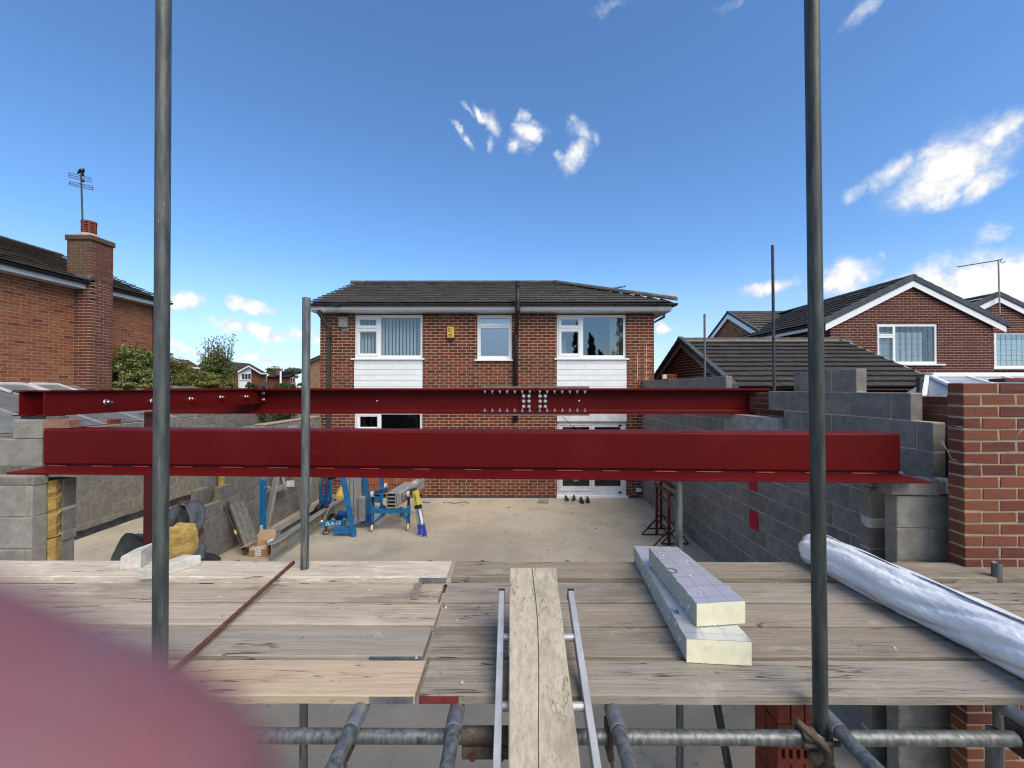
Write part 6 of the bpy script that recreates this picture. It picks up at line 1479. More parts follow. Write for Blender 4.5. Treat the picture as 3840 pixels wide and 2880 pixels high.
# ================================================================== site equipment on the slab
Q5 = lambda x, y: (820 + x / 4.609, 1760 + y / 4.609)     # readings taken on two enlarged views of the photograph
Q4 = lambda x, y: (1180 + x / 4.809, 1750 + y / 4.809)
def caster(parent, c, r, w=.03, ax=(1, 0, 0), tread='rubber', hub='alu_dull'):
    c, ax = Vector(c), Vector(ax).normalized()
    q = MB(); q.tube(c - ax * w / 2, c + ax * w / 2, r, 18); o = q.build('caster', tread, parent)
    q = MB(); q.tube(c - ax * (w / 2 + .003), c + ax * (w / 2 + .003), r * .62, 14); q.build('hub', hub, o)
    s = ax.cross(Vector((0, 0, 1))); q = MB()
    for k in (-1, 1): q.bar(c + ax * k * (w / 2 + .009), c + ax * k * (w / 2 + .009) + Vector((0, 0, r + .03)), .006, .035, s)
    q.box(c.x - .035, c.x + .035, c.y - .035, c.y + .035, c.z + r + .03, c.z + r + .037); q.build('fork', 'grey_plastic', o)
    return o
def bar(parent, name, a, b, w, h, m, up=(0, 0, 1), bevel=.004):
    q = MB(); q.bar(a, b, w, h, up); return q.build(name, m, parent, bevel=bevel)
# material lift standing upright
f0 = F(1326, 2012); LYv = f0.y
la = thing('material_lift', 'blue material lift standing upright with an aluminium mast and lettering on its leg', 'material lift', (f0.x - .1, LYv + .3, 0))
mb0 = F(1342, 1982)
for i, (dx, dy_) in enumerate(((-.245, 0), (-.165, -.01), (-.085, 0), (-.02, .02))):
    q = MB(); x = mb0.x + dx; q.cbox(x, x + .072, mb0.y + dy_, mb0.y + dy_ + .10, .04 + (.02 * i), 1.93 - .02 * i, .006); q.build('mast_column', 'alu_dull', la)
q = MB(); q.cbox(mb0.x + .035, mb0.x + .15, mb0.y - .06, mb0.y + .10, .16, .63, .006); car = q.build('carriage', 'alu_dull', la)
q = MB(); q.box(mb0.x + .06, mb0.x + .066, mb0.y - .063, mb0.y - .06, .2, .6); q.box(mb0.x + .10, mb0.x + .106, mb0.y - .063, mb0.y - .06, .2, .6); q.build('carriage_slot', 'black', car)
q = MB(); band(q, (mb0.x + .05, mb0.y - .04, .16), (0, 1, 0), .022, .032, .012, 0, 6.28); q.build('ring', 'steel', la)
a = P(*Q4(505, 160), LYv + .15); b = f0 + Vector((0, 0, .04)); bar(la, 'brace', b, b + (a - b) * 1.3, .075, .085, 'blue', (0, 1, 0))
q = MB(); q.tube(f0 + Vector((0, 0, .002)), f0 + Vector((0, 0, .13)), .05, 14); q.build('foot', 'blue', la)
a = P(*Q4(895, 160), 8.35); b = P(*Q4(1000, 940), 8.35); bar(la, 'brace', b, b + (a - b) * 1.3, .09, .085, 'blue', (0, 1, 0))
q = MB(); c = P(*Q4(960, 935), 8.35); q.cbox(c.x - .14, c.x + .09, 8.30, 8.46, c.z - .09, c.z + .09, .006); q.build('leg_socket', 'blue_deep', la)
a, b = P(*Q4(345, 1140), LYv + .03), P(*Q4(705, 1150), LYv + .03); bar(la, 'base_leg', a, b, .07, .115, 'blue')
a, b = P(*Q4(140, 1030), 7.93), P(*Q4(560, 1005), 8.02); ton = bar(la, 'lettered_leg', a, b, .06, .10, 'blue')
d = (b - a).normalized(); nrm = Vector((d.y, -d.x, 0)).normalized()
text(ton, 'SLA-15', .092, frame(a.lerp(b, .46) + nrm * .0315, d, (0, 0, 1)), 'upvc', ext=.001, shear=.2, bold=.0005)
q = MB(); c = P(*Q4(128, 985), 7.92); q.sphere(c, .024, 10, 8); q.build('knob', 'upvc', la)
fc = F(1223, 2005.5); caster(la, (fc.x, fc.y, .058), .056, .03, (.35, -1, 0))
bar(la, 'stay_rod', P(*Q4(165, 950), 7.95), P(*Q4(475, 320), 8.2), .02, .02, 'alu_dull')
q = MB(); rr = random.Random(3); pts = [P(*Q4(250 + 26 * i, 955 - 70 * math.sin(i * .55) - 6 * i), 8.05 + .05 * math.sin(i)) for i in range(9)]; q.path(pts, .035, 8); pts = [P(*Q4(330 + 24 * i, 925 - 60 * math.sin(1 + i * .8)), 8.12) for i in range(8)]; q.path(pts, .03, 8); q.build('hose_bundle', 'black', la, smooth=True)
q = MB(); c = P(*Q4(520, 860), 8.15); q.tube(c - Vector((.09, 0, 0)), c + Vector((.09, 0, 0)), .07, 16); q.build('winch_drum', 'blue_deep', la); 
q = MB(); c = P(*Q4(310, 170), 8.3); q.tube(c - Vector((.06, 0, 0)), c + Vector((.06, .02, 0)), .075, 16); q.build('winch_wheel', 'black', la)
# second lift folded down on its wheels
cb = thing('material_lift', 'blue material lift folded flat on four wheels with stacked mast sections on top', 'material lift', (-2.35, 8.4, 0))
fl, fr = F(1396, 1993), F(1531, 1989)
ya = (fl.y + fr.y) / 2
for f_ in (fl, fr):
    caster(cb, (f_.x, f_.y, .067), .064, .04, (1, .15, 0), 'tyre_white')
ax_, bx_ = P(*Q4(1055, 800), ya), P(*Q4(1690, 795), ya)
bar(cb, 'cross_bar', ax_, bx_, .06, .085, 'blue')
for px, top in ((1050, 455), (1695, 455)):
    b = P(*Q4(px, 845), ya); m_ = P(*Q4(px, 690), ya); a = P(*Q4(px, top), ya); bar(cb, 'upright', b, m_, .06, .06, 'blue'); bar(cb, 'sleeve', m_, a, .045, .045, 'black')
for f_, px in ((fl, 1045), (fr, 1695)): bar(cb, 'caster_post', (f_.x, f_.y + .01, .17), P(*Q4(px, 840), ya + .01), .05, .05, 'blue_deep')
for (p0, p1) in (((1235, 850), (1095, 990)), ((1565, 850), (1690, 975))): bar(cb, 'diagonal', P(*Q4(*p0), ya + .03), P(*Q4(*p1), ya + .03), .05, .05, 'blue')
bar(cb, 'diagonal', P(*Q4(1270, 850), ya + .08), P(*Q4(1115, 1040), ya + .02), .03, .03, 'steel')
bar(cb, 'arm', P(*Q4(1060, 480), ya), P(*Q4(1300, 410), ya + .75), .06, .085, 'blue_deep'); bar(cb, 'arm', P(*Q4(1690, 480), ya), P(*Q4(1840, 385), ya + .75), .075, .085, 'grey_plastic')
for (px, py, dY, r) in ((1042, 495, -.03, .055), (1690, 490, -.03, .055), (1283, 350, .8, .06), (1795, 318, .75, .07)):
    q = MB(); c = P(*Q4(px, py), ya + dY); ax = Vector((1, 0, 0)) if px < 1700 else Vector((0, 1, 0)); q.tube(c - ax * .022, c + ax * .022, r, 16); o = q.build('top_wheel', 'tyre_white', cb)
    q = MB(); q.tube(c - ax * .024, c + ax * .024, r * .5, 12); q.build('hub', 'steel', o)
m0, m1 = P(*Q4(1292, 745), ya - .05), P(*Q4(1462, 480), ya - .05); hh = (m1.z - m0.z) / 4; L_ = .95; sk_ = .10
for i in range(4):
    z0, z1 = m0.z + hh * i + .002, m0.z + hh * (i + 1) - .002; x0, x1 = m0.x, m1.x; q = MB(); t_ = .010
    for (u0, u1, v0, v1) in ((x0, x1, z0, z0 + t_), (x0, x1, z1 - t_, z1), (x0, x0 + t_, z0 + t_, z1 - t_), (x1 - t_, x1, z0 + t_, z1 - t_)):
        q.hexa([(u0, ya - .05, v0), (u1, ya - .05, v0), (u1 + sk_, ya + L_, v0), (u0 + sk_, ya + L_, v0), (u0, ya - .05, v1), (u1, ya - .05, v1), (u1 + sk_, ya + L_, v1), (u0 + sk_, ya + L_, v1)])
    o = q.build('mast_section', 'alu_dull', cb)
    q = MB(); q.box((x0 + x1) / 2 - .05, (x0 + x1) / 2 + .05, ya - .02, ya + .1, z0 + t_, z0 + t_ + .02); q.build('guide_block', 'black', o)
x0 = m1.x + .005
q = MB(); q.hexa([(x0, ya, m0.z + .05), (x0 + .075, ya, m0.z + .05), (x0 + .24, ya + 1.0, m0.z + .05), (x0 + .13, ya + 1.0, m0.z + .05), (x0 + .01, ya, m1.z), (x0 + .085, ya, m1.z - .03), (x0 + .25, ya + 1.0, m1.z + .03), (x0 + .14, ya + 1.0, m1.z + .05)]); q.build('outer_mast', 'alu_dull', cb)
q = MB(); q.hexa([(x0 + .10, ya + .02, m0.z + .15), (x0 + .16, ya + .02, m0.z + .15), (x0 + .33, ya + 1.0, m0.z + .15), (x0 + .27, ya + 1.0, m0.z + .15), (x0 + .10, ya + .02, m1.z - .05), (x0 + .16, ya + .02, m1.z - .06), (x0 + .33, ya + 1.0, m1.z + .06), (x0 + .27, ya + 1.0, m1.z + .06)]); q.build('outer_mast', 'steel', cb)
for px, py in ((1450, 855), (1610, 640)):
    c = P(*Q4(px, py), ya + .8); 
bk = F(1497, 1935); caster(cb, (bk.x + .05, ya + .95, .06), .058, .04, (1, .1, 0), 'rubber'); bar(cb, 'spine', (ax_.lerp(bx_, .5).x, ya, ax_.z - .03), (bk.x + .05, ya + .95, .17), .06, .05, 'blue')
bar(cb, 'bracket', P(*Q4(1200, 690), ya + .15), P(*Q4(1290, 750), ya + .1), .03, .05, 'blue'); bar(cb, 'bracket', P(*Q4(1170, 735), ya + .1), P(*Q4(1260, 760), ya + .05), .03, .04, 'blue_deep')
# blue frame by the house wall
uf = thing('support_frame', 'blue tubular leg frame standing near the house wall behind the lifts', 'frame', (-3.1, 9.6, 0))
bar(uf, 'upright', P(*Q4(1205, 150), 9.6), P(*Q4(1205, 615), 9.6), .09, .06, 'blue'); bar(uf, 'rail', P(*Q4(840, 580), 9.6), P(*Q4(1225, 600), 9.6), .06, .13, 'blue')
bar(uf, 'foot', P(*Q4(1205, 615), 9.6), (P(*Q4(1205, 615), 9.6).x, 9.6, .002), .05, .05, 'blue'); bar(uf, 'foot', P(*Q4(850, 600), 9.6), (P(*Q4(850, 600), 9.6).x, 9.6, .002), .05, .05, 'blue')
# third lift at the back left
lc = thing('material_lift', 'blue lift posts with a red hook standing behind the long steel beam', 'material lift', (-4.1, 9.0, 0))
for (px, y0_, y1_, Y, m_) in ((110, 280, 640, 8.95, 'blue'), (205, 120, 720, 8.9, 'blue_deep'), (285, 190, 640, 9.1, 'blue')):
    a = P(*Q4(px, y0_), Y); bar(lc, 'post', a, (a.x, Y, .0), .065 if m_ == 'blue' else .05, .05, m_)
q = MB(); c = P(*Q4(205, 610), 8.85); q.hexa([(c.x - .09, 8.8, c.z - .16), (c.x + .03, 8.8, c.z - .16), (c.x + .03, 8.87, c.z - .16), (c.x - .09, 8.87, c.z - .16), (c.x - .03, 8.8, c.z + .12), (c.x + .05, 8.8, c.z + .14), (c.x + .05, 8.87, c.z + .14), (c.x - .03, 8.87, c.z + .12)]); q.build('gusset', 'blue_deep', lc)
q = MB(); c = P(*Q4(178, 370), 8.83); q.path([c + Vector((math.cos(t) * .045, 0, math.sin(t) * .085)) for t in [i * .7 for i in range(9)]], .012, 8); q.build('hook', 'band_red', lc, smooth=True)
q = MB(); rr = random.Random(5); pts = [P(*Q4(10 + 22 * i, 800 - 40 * math.sin(i * 1.1) - 9 * i), 8.75) for i in range(12)]; q.path(pts, .035, 7); pts = [P(*Q4(15 + 10 * i, 690 + 12 * (i - 5) ** 2 * .3), 8.8) for i in range(9)]; q.path(pts, .012, 7); q.build('strap_bundle', 'black', lc, smooth=True)
yc = thing('tool_case', 'yellow ribbed tool case behind the blue lift brace', 'tool case', tuple(P(*Q4(445, 570), 9.6)))
for i in range(4):
    q = MB(); a = P(*Q4(375 + i * 8, 565 - i * 34), 9.6 + i * .01); b = P(*Q4(515, 535 - i * 34), 9.6); q.cbox(a.x, b.x + .05, 9.55 + i * .04, 9.9, a.z - .02, a.z + .085, .012); q.build('rib' if i < 3 else 'lid', 'yellow', yc)
q = MB(); c = P(*Q4(445, 570), 9.7); q.box(c.x - .12, c.x + .14, 9.62, 9.9, 0, c.z - .02); q.build('base', 'grey_plastic', yc)
# folded fibreglass step ladder
sl_ = thing('step_ladder', 'folded yellow and blue fibreglass step ladder leaning against the folded lift', 'step ladder', (-1.7, 7.85, 0))
for (fpx, fpy, tpx, tpy, Yt, w_) in ((1995, 1272, 1838, 425, 8.12, .075), (1908, 1255, 1790, 450, 8.2, .055)):
    b = F(*Q4(fpx, fpy)); a = P(*Q4(tpx, tpy), Yt); up = Vector((0, 1, 0))
    for (t0, t1, m_, nm) in ((0, .025, 'alu_dull', 'foot_pad'), (.025, .26, 'frp_blue', 'rail_foot'), (.26, .60, 'alu_dull', 'rail'), (.60, .68, 'black', 'bracket'), (.68, 1.0, 'frp_yellow', 'rail_top')):
        s_ = w_ + (.008 if nm in ('bracket', 'foot_pad') else 0); bar(sl_, nm, b.lerp(a, t0), b.lerp(a, t1), s_, .04, m_, up)
    if w_ > .06:
        c = b.lerp(a, .42); d_ = (a - b).normalized(); n_ = Vector((0, -1, 0)); n_ = (n_ - d_ * n_.dot(d_)).normalized(); x_ = d_.cross(n_)
        q = MB(); pts = [c + n_ * .0215 + d_ * math.cos(t) * .155 + x_ * math.sin(t) * .031 for t in [i * math.pi / 12 for i in range(24)]]; q.add(pts, [tuple(range(24))])
        lg = q.build('oval_badge', 'ink', sl_); q = MB(); q.add([c + n_ * .0222 + d_ * math.cos(t) * .145 + x_ * math.sin(t) * .024 for t in [i * math.pi / 12 for i in range(24)]], [tuple(range(24))]); q.build('badge_fill', 'upvc', lg)
        text(lg, 'Lyte', .05, frame(c + n_ * .0228, -d_, -x_), 'ink', ext=.0003, bold=.001) if False else None
for t in (.2, .42, .64, .84):
    b1, a1 = F(*Q4(1995, 1272)), P(*Q4(1838, 425), 8.12); b2, a2 = F(*Q4(1908, 1255)), P(*Q4(1790, 450), 8.2); bar(sl_, 'tread', b1.lerp(a1, t), b2.lerp(a2, t) + Vector((0, .03, 0)), .02, .05, 'alu_dull')
# long steel I beam on the floor with its painted load plate
n0 = F(1017, 2105); sb = thing('steel_i_beam', 'long grey steel I beam lying on the slab with a stencilled load label', 'steel beam', (n0.x, 8.4, 0))
xb, yb0, yb1, hB_ = n0.x, n0.y, 10.2, .278
q = MB(); q.box(xb - .005, xb + .005, yb0, yb1, .012, hB_ - .012); q.box(xb - .072, xb + .072, yb0, yb1, 0, .012); q.box(xb - .072, xb + .072, yb0, yb1, hB_ - .012, hB_); q.build('section', 'steel', sb)
ly = lambda px: -xb * FPX / (1925 - px)
y0_, y1_ = ly(1178), ly(1256)
q = MB(); z0, z1 = .065, .215; xx = xb + .0055
for (a, b, c, d) in ((y0_, y1_, z0, z0 + .008), (y0_, y1_, z1 - .008, z1), (y0_, y0_ + .014, z0 + .008, z1 - .008), (y1_ - .014, y1_, z0 + .008, z1 - .008)): q.box(xx, xx + .0006, a, b, c, d)
q.build('label_border', mat('stencil_cream', rgb(176, 164, 128), rgb(150, 140, 112), 30, rough=.8), sb); MT['cream'] = bpy.data.materials['stencil_cream']
q = MB(); q.box(xb + .0052, xb + .0056, y0_ + .014, y1_ - .014, z0 + .008, z1 - .008); q.build('label_ground', 'cream', sb)
text(sb, 'SWL 2000KGS 2004', .125, frame((xb + .0062, y0_ + (y1_ - y0_) * .64, (z0 + z1) / 2 - .004), (0, 1, 0), (0, 0, 1)) @ Matrix.Scale(.62, 4, (1, 0, 0)), 'ink', ext=.0004)
q = MB(); q.box(xb + .0058, xb + .0064, y0_ + .07, y0_ + .085, z0 + .03, z1 - .03); q.box(xb + .0058, xb + .0064, y0_ + .085, y0_ + .26, .13, .145); q.build('label_arrow', 'ink', sb)
q = MB(); q.add([(xb + .0056, 7.05 + .10 * math.cos(t) * (1 + .3 * math.sin(3 * t)), .16 + .05 * math.sin(t) * (1 + .3 * math.cos(2 * t))) for t in [i * .45 for i in range(14)]], [tuple(range(14))]); q.build('paint_splash', 'cream', sb)
# another darker beam behind it
q = MB(); c = P(*Q5(985, 1050), 7.55); q.box(c.x - .09, c.x + .09, 7.55, 10.1, .0, .012); q.box(c.x - .09, c.x + .09, 7.55, 10.1, .20, .212); q.box(c.x - .006, c.x + .006, 7.57, 10.1, .012, .20); q.box(c.x - .09, c.x + .09, 7.54, 7.552, .0, .215)
tag(q.build('steel_i_beam', 'steel'), 'shorter steel beam with an end plate lying between the long beam and the block wall', 'steel beam')
# A frame gantry
gn = thing('gantry', 'grey aluminium A frame gantry standing along the stepped block wall', 'gantry', (-4.7, 8.7, 0))
bar(gn, 'leg', (-4.76, 8.06, 0), (-4.60, 8.47, 1.95), .11, .06, 'alu_dull'); bar(gn, 'leg', (-4.68, 9.35, 0), (-4.56, 8.58, 1.95), .11, .06, 'alu_dull'); bar(gn, 'leg', (-4.62, 9.45, 0), (-4.50, 9.45, 1.6), .085, .06, 'alu_dull')
bar(gn, 'cross_bar', P(*Q5(985, 345), 8.25), P(*Q5(1275, 225), 8.75), .09, .10, 'alu_dull'); bar(gn, 'upper_bar', (-4.52, 9.45, 1.30), (-4.35, 10.3, 1.36), .08, .11, 'alu_dull')
q = MB(); a, b = P(*Q5(1085, 95), 8.4), P(*Q5(1140, 335), 8.45); q.bar(a, b, .07, .05); q.build('hanger', 'alu_dull', gn)
q = MB(); c = P(*Q5(1195, 240), 8.55); q.box(c.x, c.x + .16, 8.50, 8.505, c.z - .06, c.z + .06); q.build('maker_plate', 'upvc_grey', gn)
q = MB(); q.box(-4.56, -4.40, 8.47, 8.58, 1.93, 2.0); q.build('head_plate', 'alu_dull', gn)
# blue drilled post
bpz = thing('drilled_post', 'blue square post with drilled holes standing beside the cardboard box', 'post', tuple(P(*Q5(760, 1070), 7.5)))
a, b = P(*Q5(770, 178), 7.5), P(*Q5(757, 1160), 7.45); b.z = 0.0; bar(bpz, 'tube', b, a, .085, .07, 'blue', (0, 1, 0))
dv = (a - b)
for t in (.70, .49, .33): 
    q = MB(); c = b + dv * t + Vector((0, -.0365, 0)); q.tube(c, c + Vector((0, -.0012, 0)), .009, 10); q.build('hole', 'black', bpz)
q = MB(); c = b + dv * .17 + Vector((0, -.0365, 0)); q.obox(c - Vector((.025, 0, .10)), (.05, 0, 0), (0, -.001, 0), (.0, 0, .25)); st_ = q.build('sticker', 'upvc', bpz)
q = MB(); rr = random.Random(9)
for i in range(18): q.box(c.x - .018 + rr.uniform(0, .02), c.x + .004 + rr.uniform(0, .014), c.y - .0016, c.y - .0011, c.z - .09 + i * .0125, c.z - .084 + i * .0125)
q.build('sticker_print', 'ink', st_)
q = MB(); c = P(*Q5(842, 335), 7.48); band(q, c, (0, 1, .2), .035, .052, .03, -2.2, 2.4); q.build('shackle', 'alu', bpz); 
# cardboard box
cf = F(933, 2089); bxx = thing('cardboard_box', 'open brown cardboard box patched with printed white tape', 'box', (cf.x + .14, cf.y + .12, 0))
w_, d_, h_ = .292, .26, .185; x0, y0 = cf.x, cf.y; rot = lambda p: Vector((x0, y0, 0)) + Matrix.Rotation(math.radians(6), 3, 'Z') @ Vector(p); t_ = .005
def bp4(nm, pts, m): q = MB(); q.prism([rot(p) for p in pts], Matrix.Rotation(math.radians(6), 3, 'Z') @ Vector(EXT)); return q.build(nm, m, bxx)
EXT = (0, t_, 0); fp = bp4('front_panel', [(0, 0, .002), (w_, 0, .002), (w_, 0, h_), (0, 0, h_)], 'card'); bp4('back_panel', [(0, d_, .002), (w_, d_, .002), (w_, d_, h_), (0, d_, h_)], 'card_in')
EXT = (t_, 0, 0); bp4('side_panel', [(0, t_, .002), (0, d_, .002), (0, d_, h_), (0, t_, h_)], 'card'); bp4('side_panel', [(w_ - t_, t_, .002), (w_ - t_, d_, .002), (w_ - t_, d_, h_), (w_ - t_, t_, h_)], 'card')
EXT = (0, 0, t_); bp4('bottom', [(t_, t_, .002), (w_ - t_, t_, .002), (w_ - t_, d_, .002), (t_, d_, .002)], 'card')
EXT = (0, t_, 0); bp4('flap', [(.02, d_ + .006, h_), (w_ - .0, d_ + .006, h_), (w_ + .0, d_ + .05, h_ + .16), (.02, d_ + .05, h_ + .155)], 'card_in')
EXT = (0, 0, t_); bp4('flap', [(-.001, .0, h_), (-.001, d_, h_), (-.15, d_ - .05, h_ - .04), (-.16, .02, h_ - .05)], 'card_in'); bp4('flap', [(w_ + .001, 0, h_), (w_ + .001, d_, h_), (w_ + .10, d_, h_ + .01), (w_ + .09, .05, h_ - .03)], 'card_in')
EXT = (0, -.0008, 0); tp = bp4('tape', [(.012, -.0005, h_ * .58), (w_ - .035, -.0005, h_ * .62), (w_ - .033, -.0005, h_ * .98), (.06, -.0005, h_ * .95)], 'white_tape'); bp4('tape', [(.095, -.0015, .01), (.19, -.0015, .014), (.192, -.0015, h_ * .6), (.095, -.0015, h_ * .6)], 'white_tape')
q = MB(); rr = random.Random(7); Rz6 = Matrix.Rotation(math.radians(6), 3, 'Z')
for r_ in range(6):
    x = .03 if r_ < 3 else .102; xe = w_ - .05 if r_ < 3 else .182; z = h_ * .9 - r_ * .026
    while x < xe:
        l = rr.uniform(.008, .022); q.obox(rot((x, -.0028, z)), Rz6 @ Vector((l, 0, 0)), Rz6 @ Vector((0, .0005, 0)), (0, 0, rr.uniform(.007, .014))); x += l + rr.uniform(.004, .012)
q.build('tape_print', 'ink_soft', tp)
q = MB(); vs = []; n_ = 7; rr = random.Random(2)
for i in range(n_):
    for j in range(n_): vs.append(rot((w_ - .05 + .13 * i / 6 + rr.uniform(-.01, .01), .03 + .12 * j / 6, h_ + .03 + rr.uniform(-.025, .025))))
q.add(vs, [(i * n_ + j, i * n_ + j + 1, i * n_ + n_ + j + 1, i * n_ + n_ + j) for i in range(n_ - 1) for j in range(n_ - 1)]); q.build('plastic_bag', 'plastic_wrap', bxx, smooth=True)
# bars and channels leaning on the wall
for (a, b, r, lab) in (((-4.43, 6.93, 0.012), (-4.835, 7.01, .80), .014, 'dark steel rod with a yellow tape band leaning on the stepped wall'), ((-4.42, 6.95, 0.012), (-4.835, 7.10, .83), .014, 'plain dark steel rod leaning on the stepped wall beside the taped one')):
    t_ = thing('steel_rod', lab, 'steel rod', a); q = MB(); q.tube(a, b, r, 10); q.build('rod', 'grey_plastic', t_)
    if 'yellow' in lab: q = MB(); A_, B_ = Vector(a), Vector(b); q.tube(A_.lerp(B_, .42), A_.lerp(B_, .50), r + .003, 12); q.build('tape_band', 'yellow', t_)
for i, lab in enumerate(('flat grey steel channel leaning on the stepped wall, nearest the rods', 'middle grey steel channel leaning on the stepped wall', 'furthest grey steel channel leaning on the stepped wall')):
    y = 7.08 + i * .14; a, b = Vector((-4.50 - .02 * i, y + .02, .0)), Vector((-4.842, y + .08, .78 - .01 * i)); q = MB(); q.bar(a, b, .11, .006, (1, 0, .4)); d_ = Vector((0, .055, 0))
    q.bar(a - d_ + Vector((.02, 0, 0)), b - d_ + Vector((.02, 0, 0)), .005, .04, (1, 0, .4)); q.bar(a + d_ + Vector((.02, 0, 0)), b + d_ + Vector((.02, 0, 0)), .005, .04, (1, 0, .4))
    tag(q.build('steel_channel', 'steel'), lab, 'steel channel')
# tub, brick, draped sheet, insulation by the red post
tb_ = thing('tub', 'small white tub with a red lid on the stepped wall', 'tub', (-4.99, 6.74, .768))
q = MB(); q.tube((-4.99, 6.72, .768), (-4.99, 6.72, .86), .062, 18, r2=.068); q.build('pot', 'upvc', tb_); q = MB(); q.tube((-4.99, 6.72, .861), (-4.99, 6.72, .885), .072, 18); q.build('lid', 'band_red', tb_)
q = MB(); q.tube((-4.99, 6.72, .785), (-4.99, 6.72, .80), .0655, 18, caps=False); q.build('label_band', 'black', tb_)
holed_brick('perforated_brick', (-5.03, 6.28, .936), (.5, -.12, 0), (0, 0, 1), 'red perforated brick weighing down the grey sheet by the stepped wall', holes=5, L=.15, H=.12, D=.10, m='brick_new')
def sheet(name, label, cat, pts, wid, m, seed=1, parent=None, amp=.012):
    rr = random.Random(seed); q = MB(); n_ = 40; k_ = 8; vs = []; fs = []; P_ = [Vector(p) for p in pts]
    def at(t):
        s_ = t * (len(P_) - 1); i = min(int(s_), len(P_) - 2); f_ = s_ - i; f_ = f_ * f_ * (3 - 2 * f_) * .5 + f_ * .5; return P_[i].lerp(P_[i + 1], f_)
    wv = Vector(wid)
    for i in range(n_ + 1):
        c = at(i / n_)
        for j in range(k_ + 1): vs.append(c + wv * (j / k_ - .5) * (1 + .15 * math.sin(i * .4)) + Vector((math.sin(i * .5 + j) * amp, math.cos(i * .3 + j * .7) * amp, math.sin(i * .7 - j * .9) * amp * .6)))
    for i in range(n_):
        for j in range(k_): a = i * (k_ + 1) + j; fs.append((a, a + 1, a + k_ + 2, a + k_ + 1))
    q.add(vs, fs); o = q.build(name, m, parent, smooth=True)
    so = o.modifiers.new('thick', 'SOLIDIFY'); so.thickness = .004
    if label: tag(o, label, cat)
    return o
sheet('plastic_sheet', 'grey plastic sheet draped over the wall end under a red brick', 'sheet', [P(610, 2010, 5.95), P(640, 1940, 6.05), P(672, 1893, 6.2), P(700, 1883, 6.3), P(724, 1888, 6.32), P(738, 1920, 6.25), P(738, 1975, 6.18), P(722, 2020, 6.12), P(742, 2060, 6.08), P(738, 2125, 6.0)], (.05, .22, .02), 'felt', 4)
def lumpy(name, label, cat, c, r, m, seed, amp=.18, sub=3, parent=None):
    bm = bmesh.new(); bmesh.ops.create_icosphere(bm, subdivisions=sub, radius=1); from mathutils import noise as nz
    for v in bm.verts:
        n_ = nz.noise(v.co * 1.7 + Vector((seed, 0, 0))) + .5 * nz.noise(v.co * 4.1 + Vector((seed, 5, 0)))
        p = v.co.copy(); p = Vector([math.copysign(abs(x) ** .65, x) for x in p]); p *= 1 + amp * n_; v.co = Vector((p.x * r[0], p.y * r[1], p.z * r[2]))
    q = MB(); q.add([Vector(c) + v.co for v in bm.verts], [tuple(v.index for v in f.verts) for f in bm.faces]); bm.free()
    o = q.build(name, m, parent); 
    if label: tag(o, label, cat)
    return o
c = P(672, 2030, 6.0); lumpy('insulation_lump', 'torn chunk of yellow mineral wool slumped beside the red post', 'insulation', c, (.23, .16, .24), 'wool', 3, .22)
c = P(700, 2100, 6.05); lumpy('membrane_heap', 'dark bunched membrane below the yellow wool chunk', 'membrane', (c.x, c.y + .1, .14), (.40, .2, .17), 'membrane', 8, .2)
hp = MB(); n_ = 14; vs = []; fs = []
c0 = F(545, 2110); 
for i in range(n_ + 1):
    a = math.pi * i / n_
    for j in range(7):
        e = .015 * math.sin(i * 1.3 + j * 2.1); vs.append((-5.62 - math.cos(a) * (.30 + e) , 6.15 + j * .07, .02 + math.sin(a) * (.62 + e - j * .03)))
for i in range(n_):
    for j in range(6): k = i * 7 + j; fs.append((k, k + 7, k + 8, k + 1))
fs.append(tuple(i * 7 for i in range(n_ + 1)))
hp.add(vs, fs); o = hp.build('membrane_roll', 'felt', smooth=True); so = o.modifiers.new('thick', 'SOLIDIFY'); so.thickness = .01
tag(o, 'arched blue grey membrane standing behind the red post', 'membrane')
c = P(742, 2000, 6.45); lump('brick_bat', 'broken brick with mortar lying on the stepped wall below the tub', [Vector((c.x - .07, 6.42, c.z)), Vector((c.x + .05, 6.40, c.z)), Vector((c.x + .06, 6.50, c.z)), Vector((c.x - .06, 6.50, c.z))], [.07, .06, .07, .075], 'brick_new', seed=9)
# red trestles by the right wall
def trestle(label, x, ya, yb, H_):
    t_ = thing('trestle', label, 'trestle', (x, (ya + yb) / 2, 0), None)
    for y in (ya, yb):
        bar(t_, 'post', (x, y, .02), (x, y, H_ - .03), .045, .045, 'red_post')
        q = MB(); q.bar((x - .28, y, .012), (x + .20, y, .012), .02, .02); q.build('foot_bar', 'red_post', t_)
        for s_ in (-.28, .20):
            q = MB(); q.bar((x + s_, y, .015), (x, y, .30), .018, .018); q.build('strut', 'red_post', t_)
    bar(t_, 'top_bar', (x, ya - .10, H_), (x, yb + .10, H_), .055, .055, 'red_post'); bar(t_, 'rail', (x, ya, H_ - .16), (x, yb, H_ - .16), .025, .025, 'red_post'); bar(t_, 'rail', (x, ya, .30), (x, yb, .30), .025, .025, 'red_post')
    q = MB(); q.tube((x, ya - .03, H_ - .25), (x, ya - .03, H_ - .0), .02, 8); q.build('locking_pin', 'rust', t_)
trestle('red steel trestle nearest the middle of the slab by the right wall', 2.70, 7.30, 7.92, .95); trestle('red steel trestle tight against the right block wall', 2.90, 7.45, 8.26, .98)
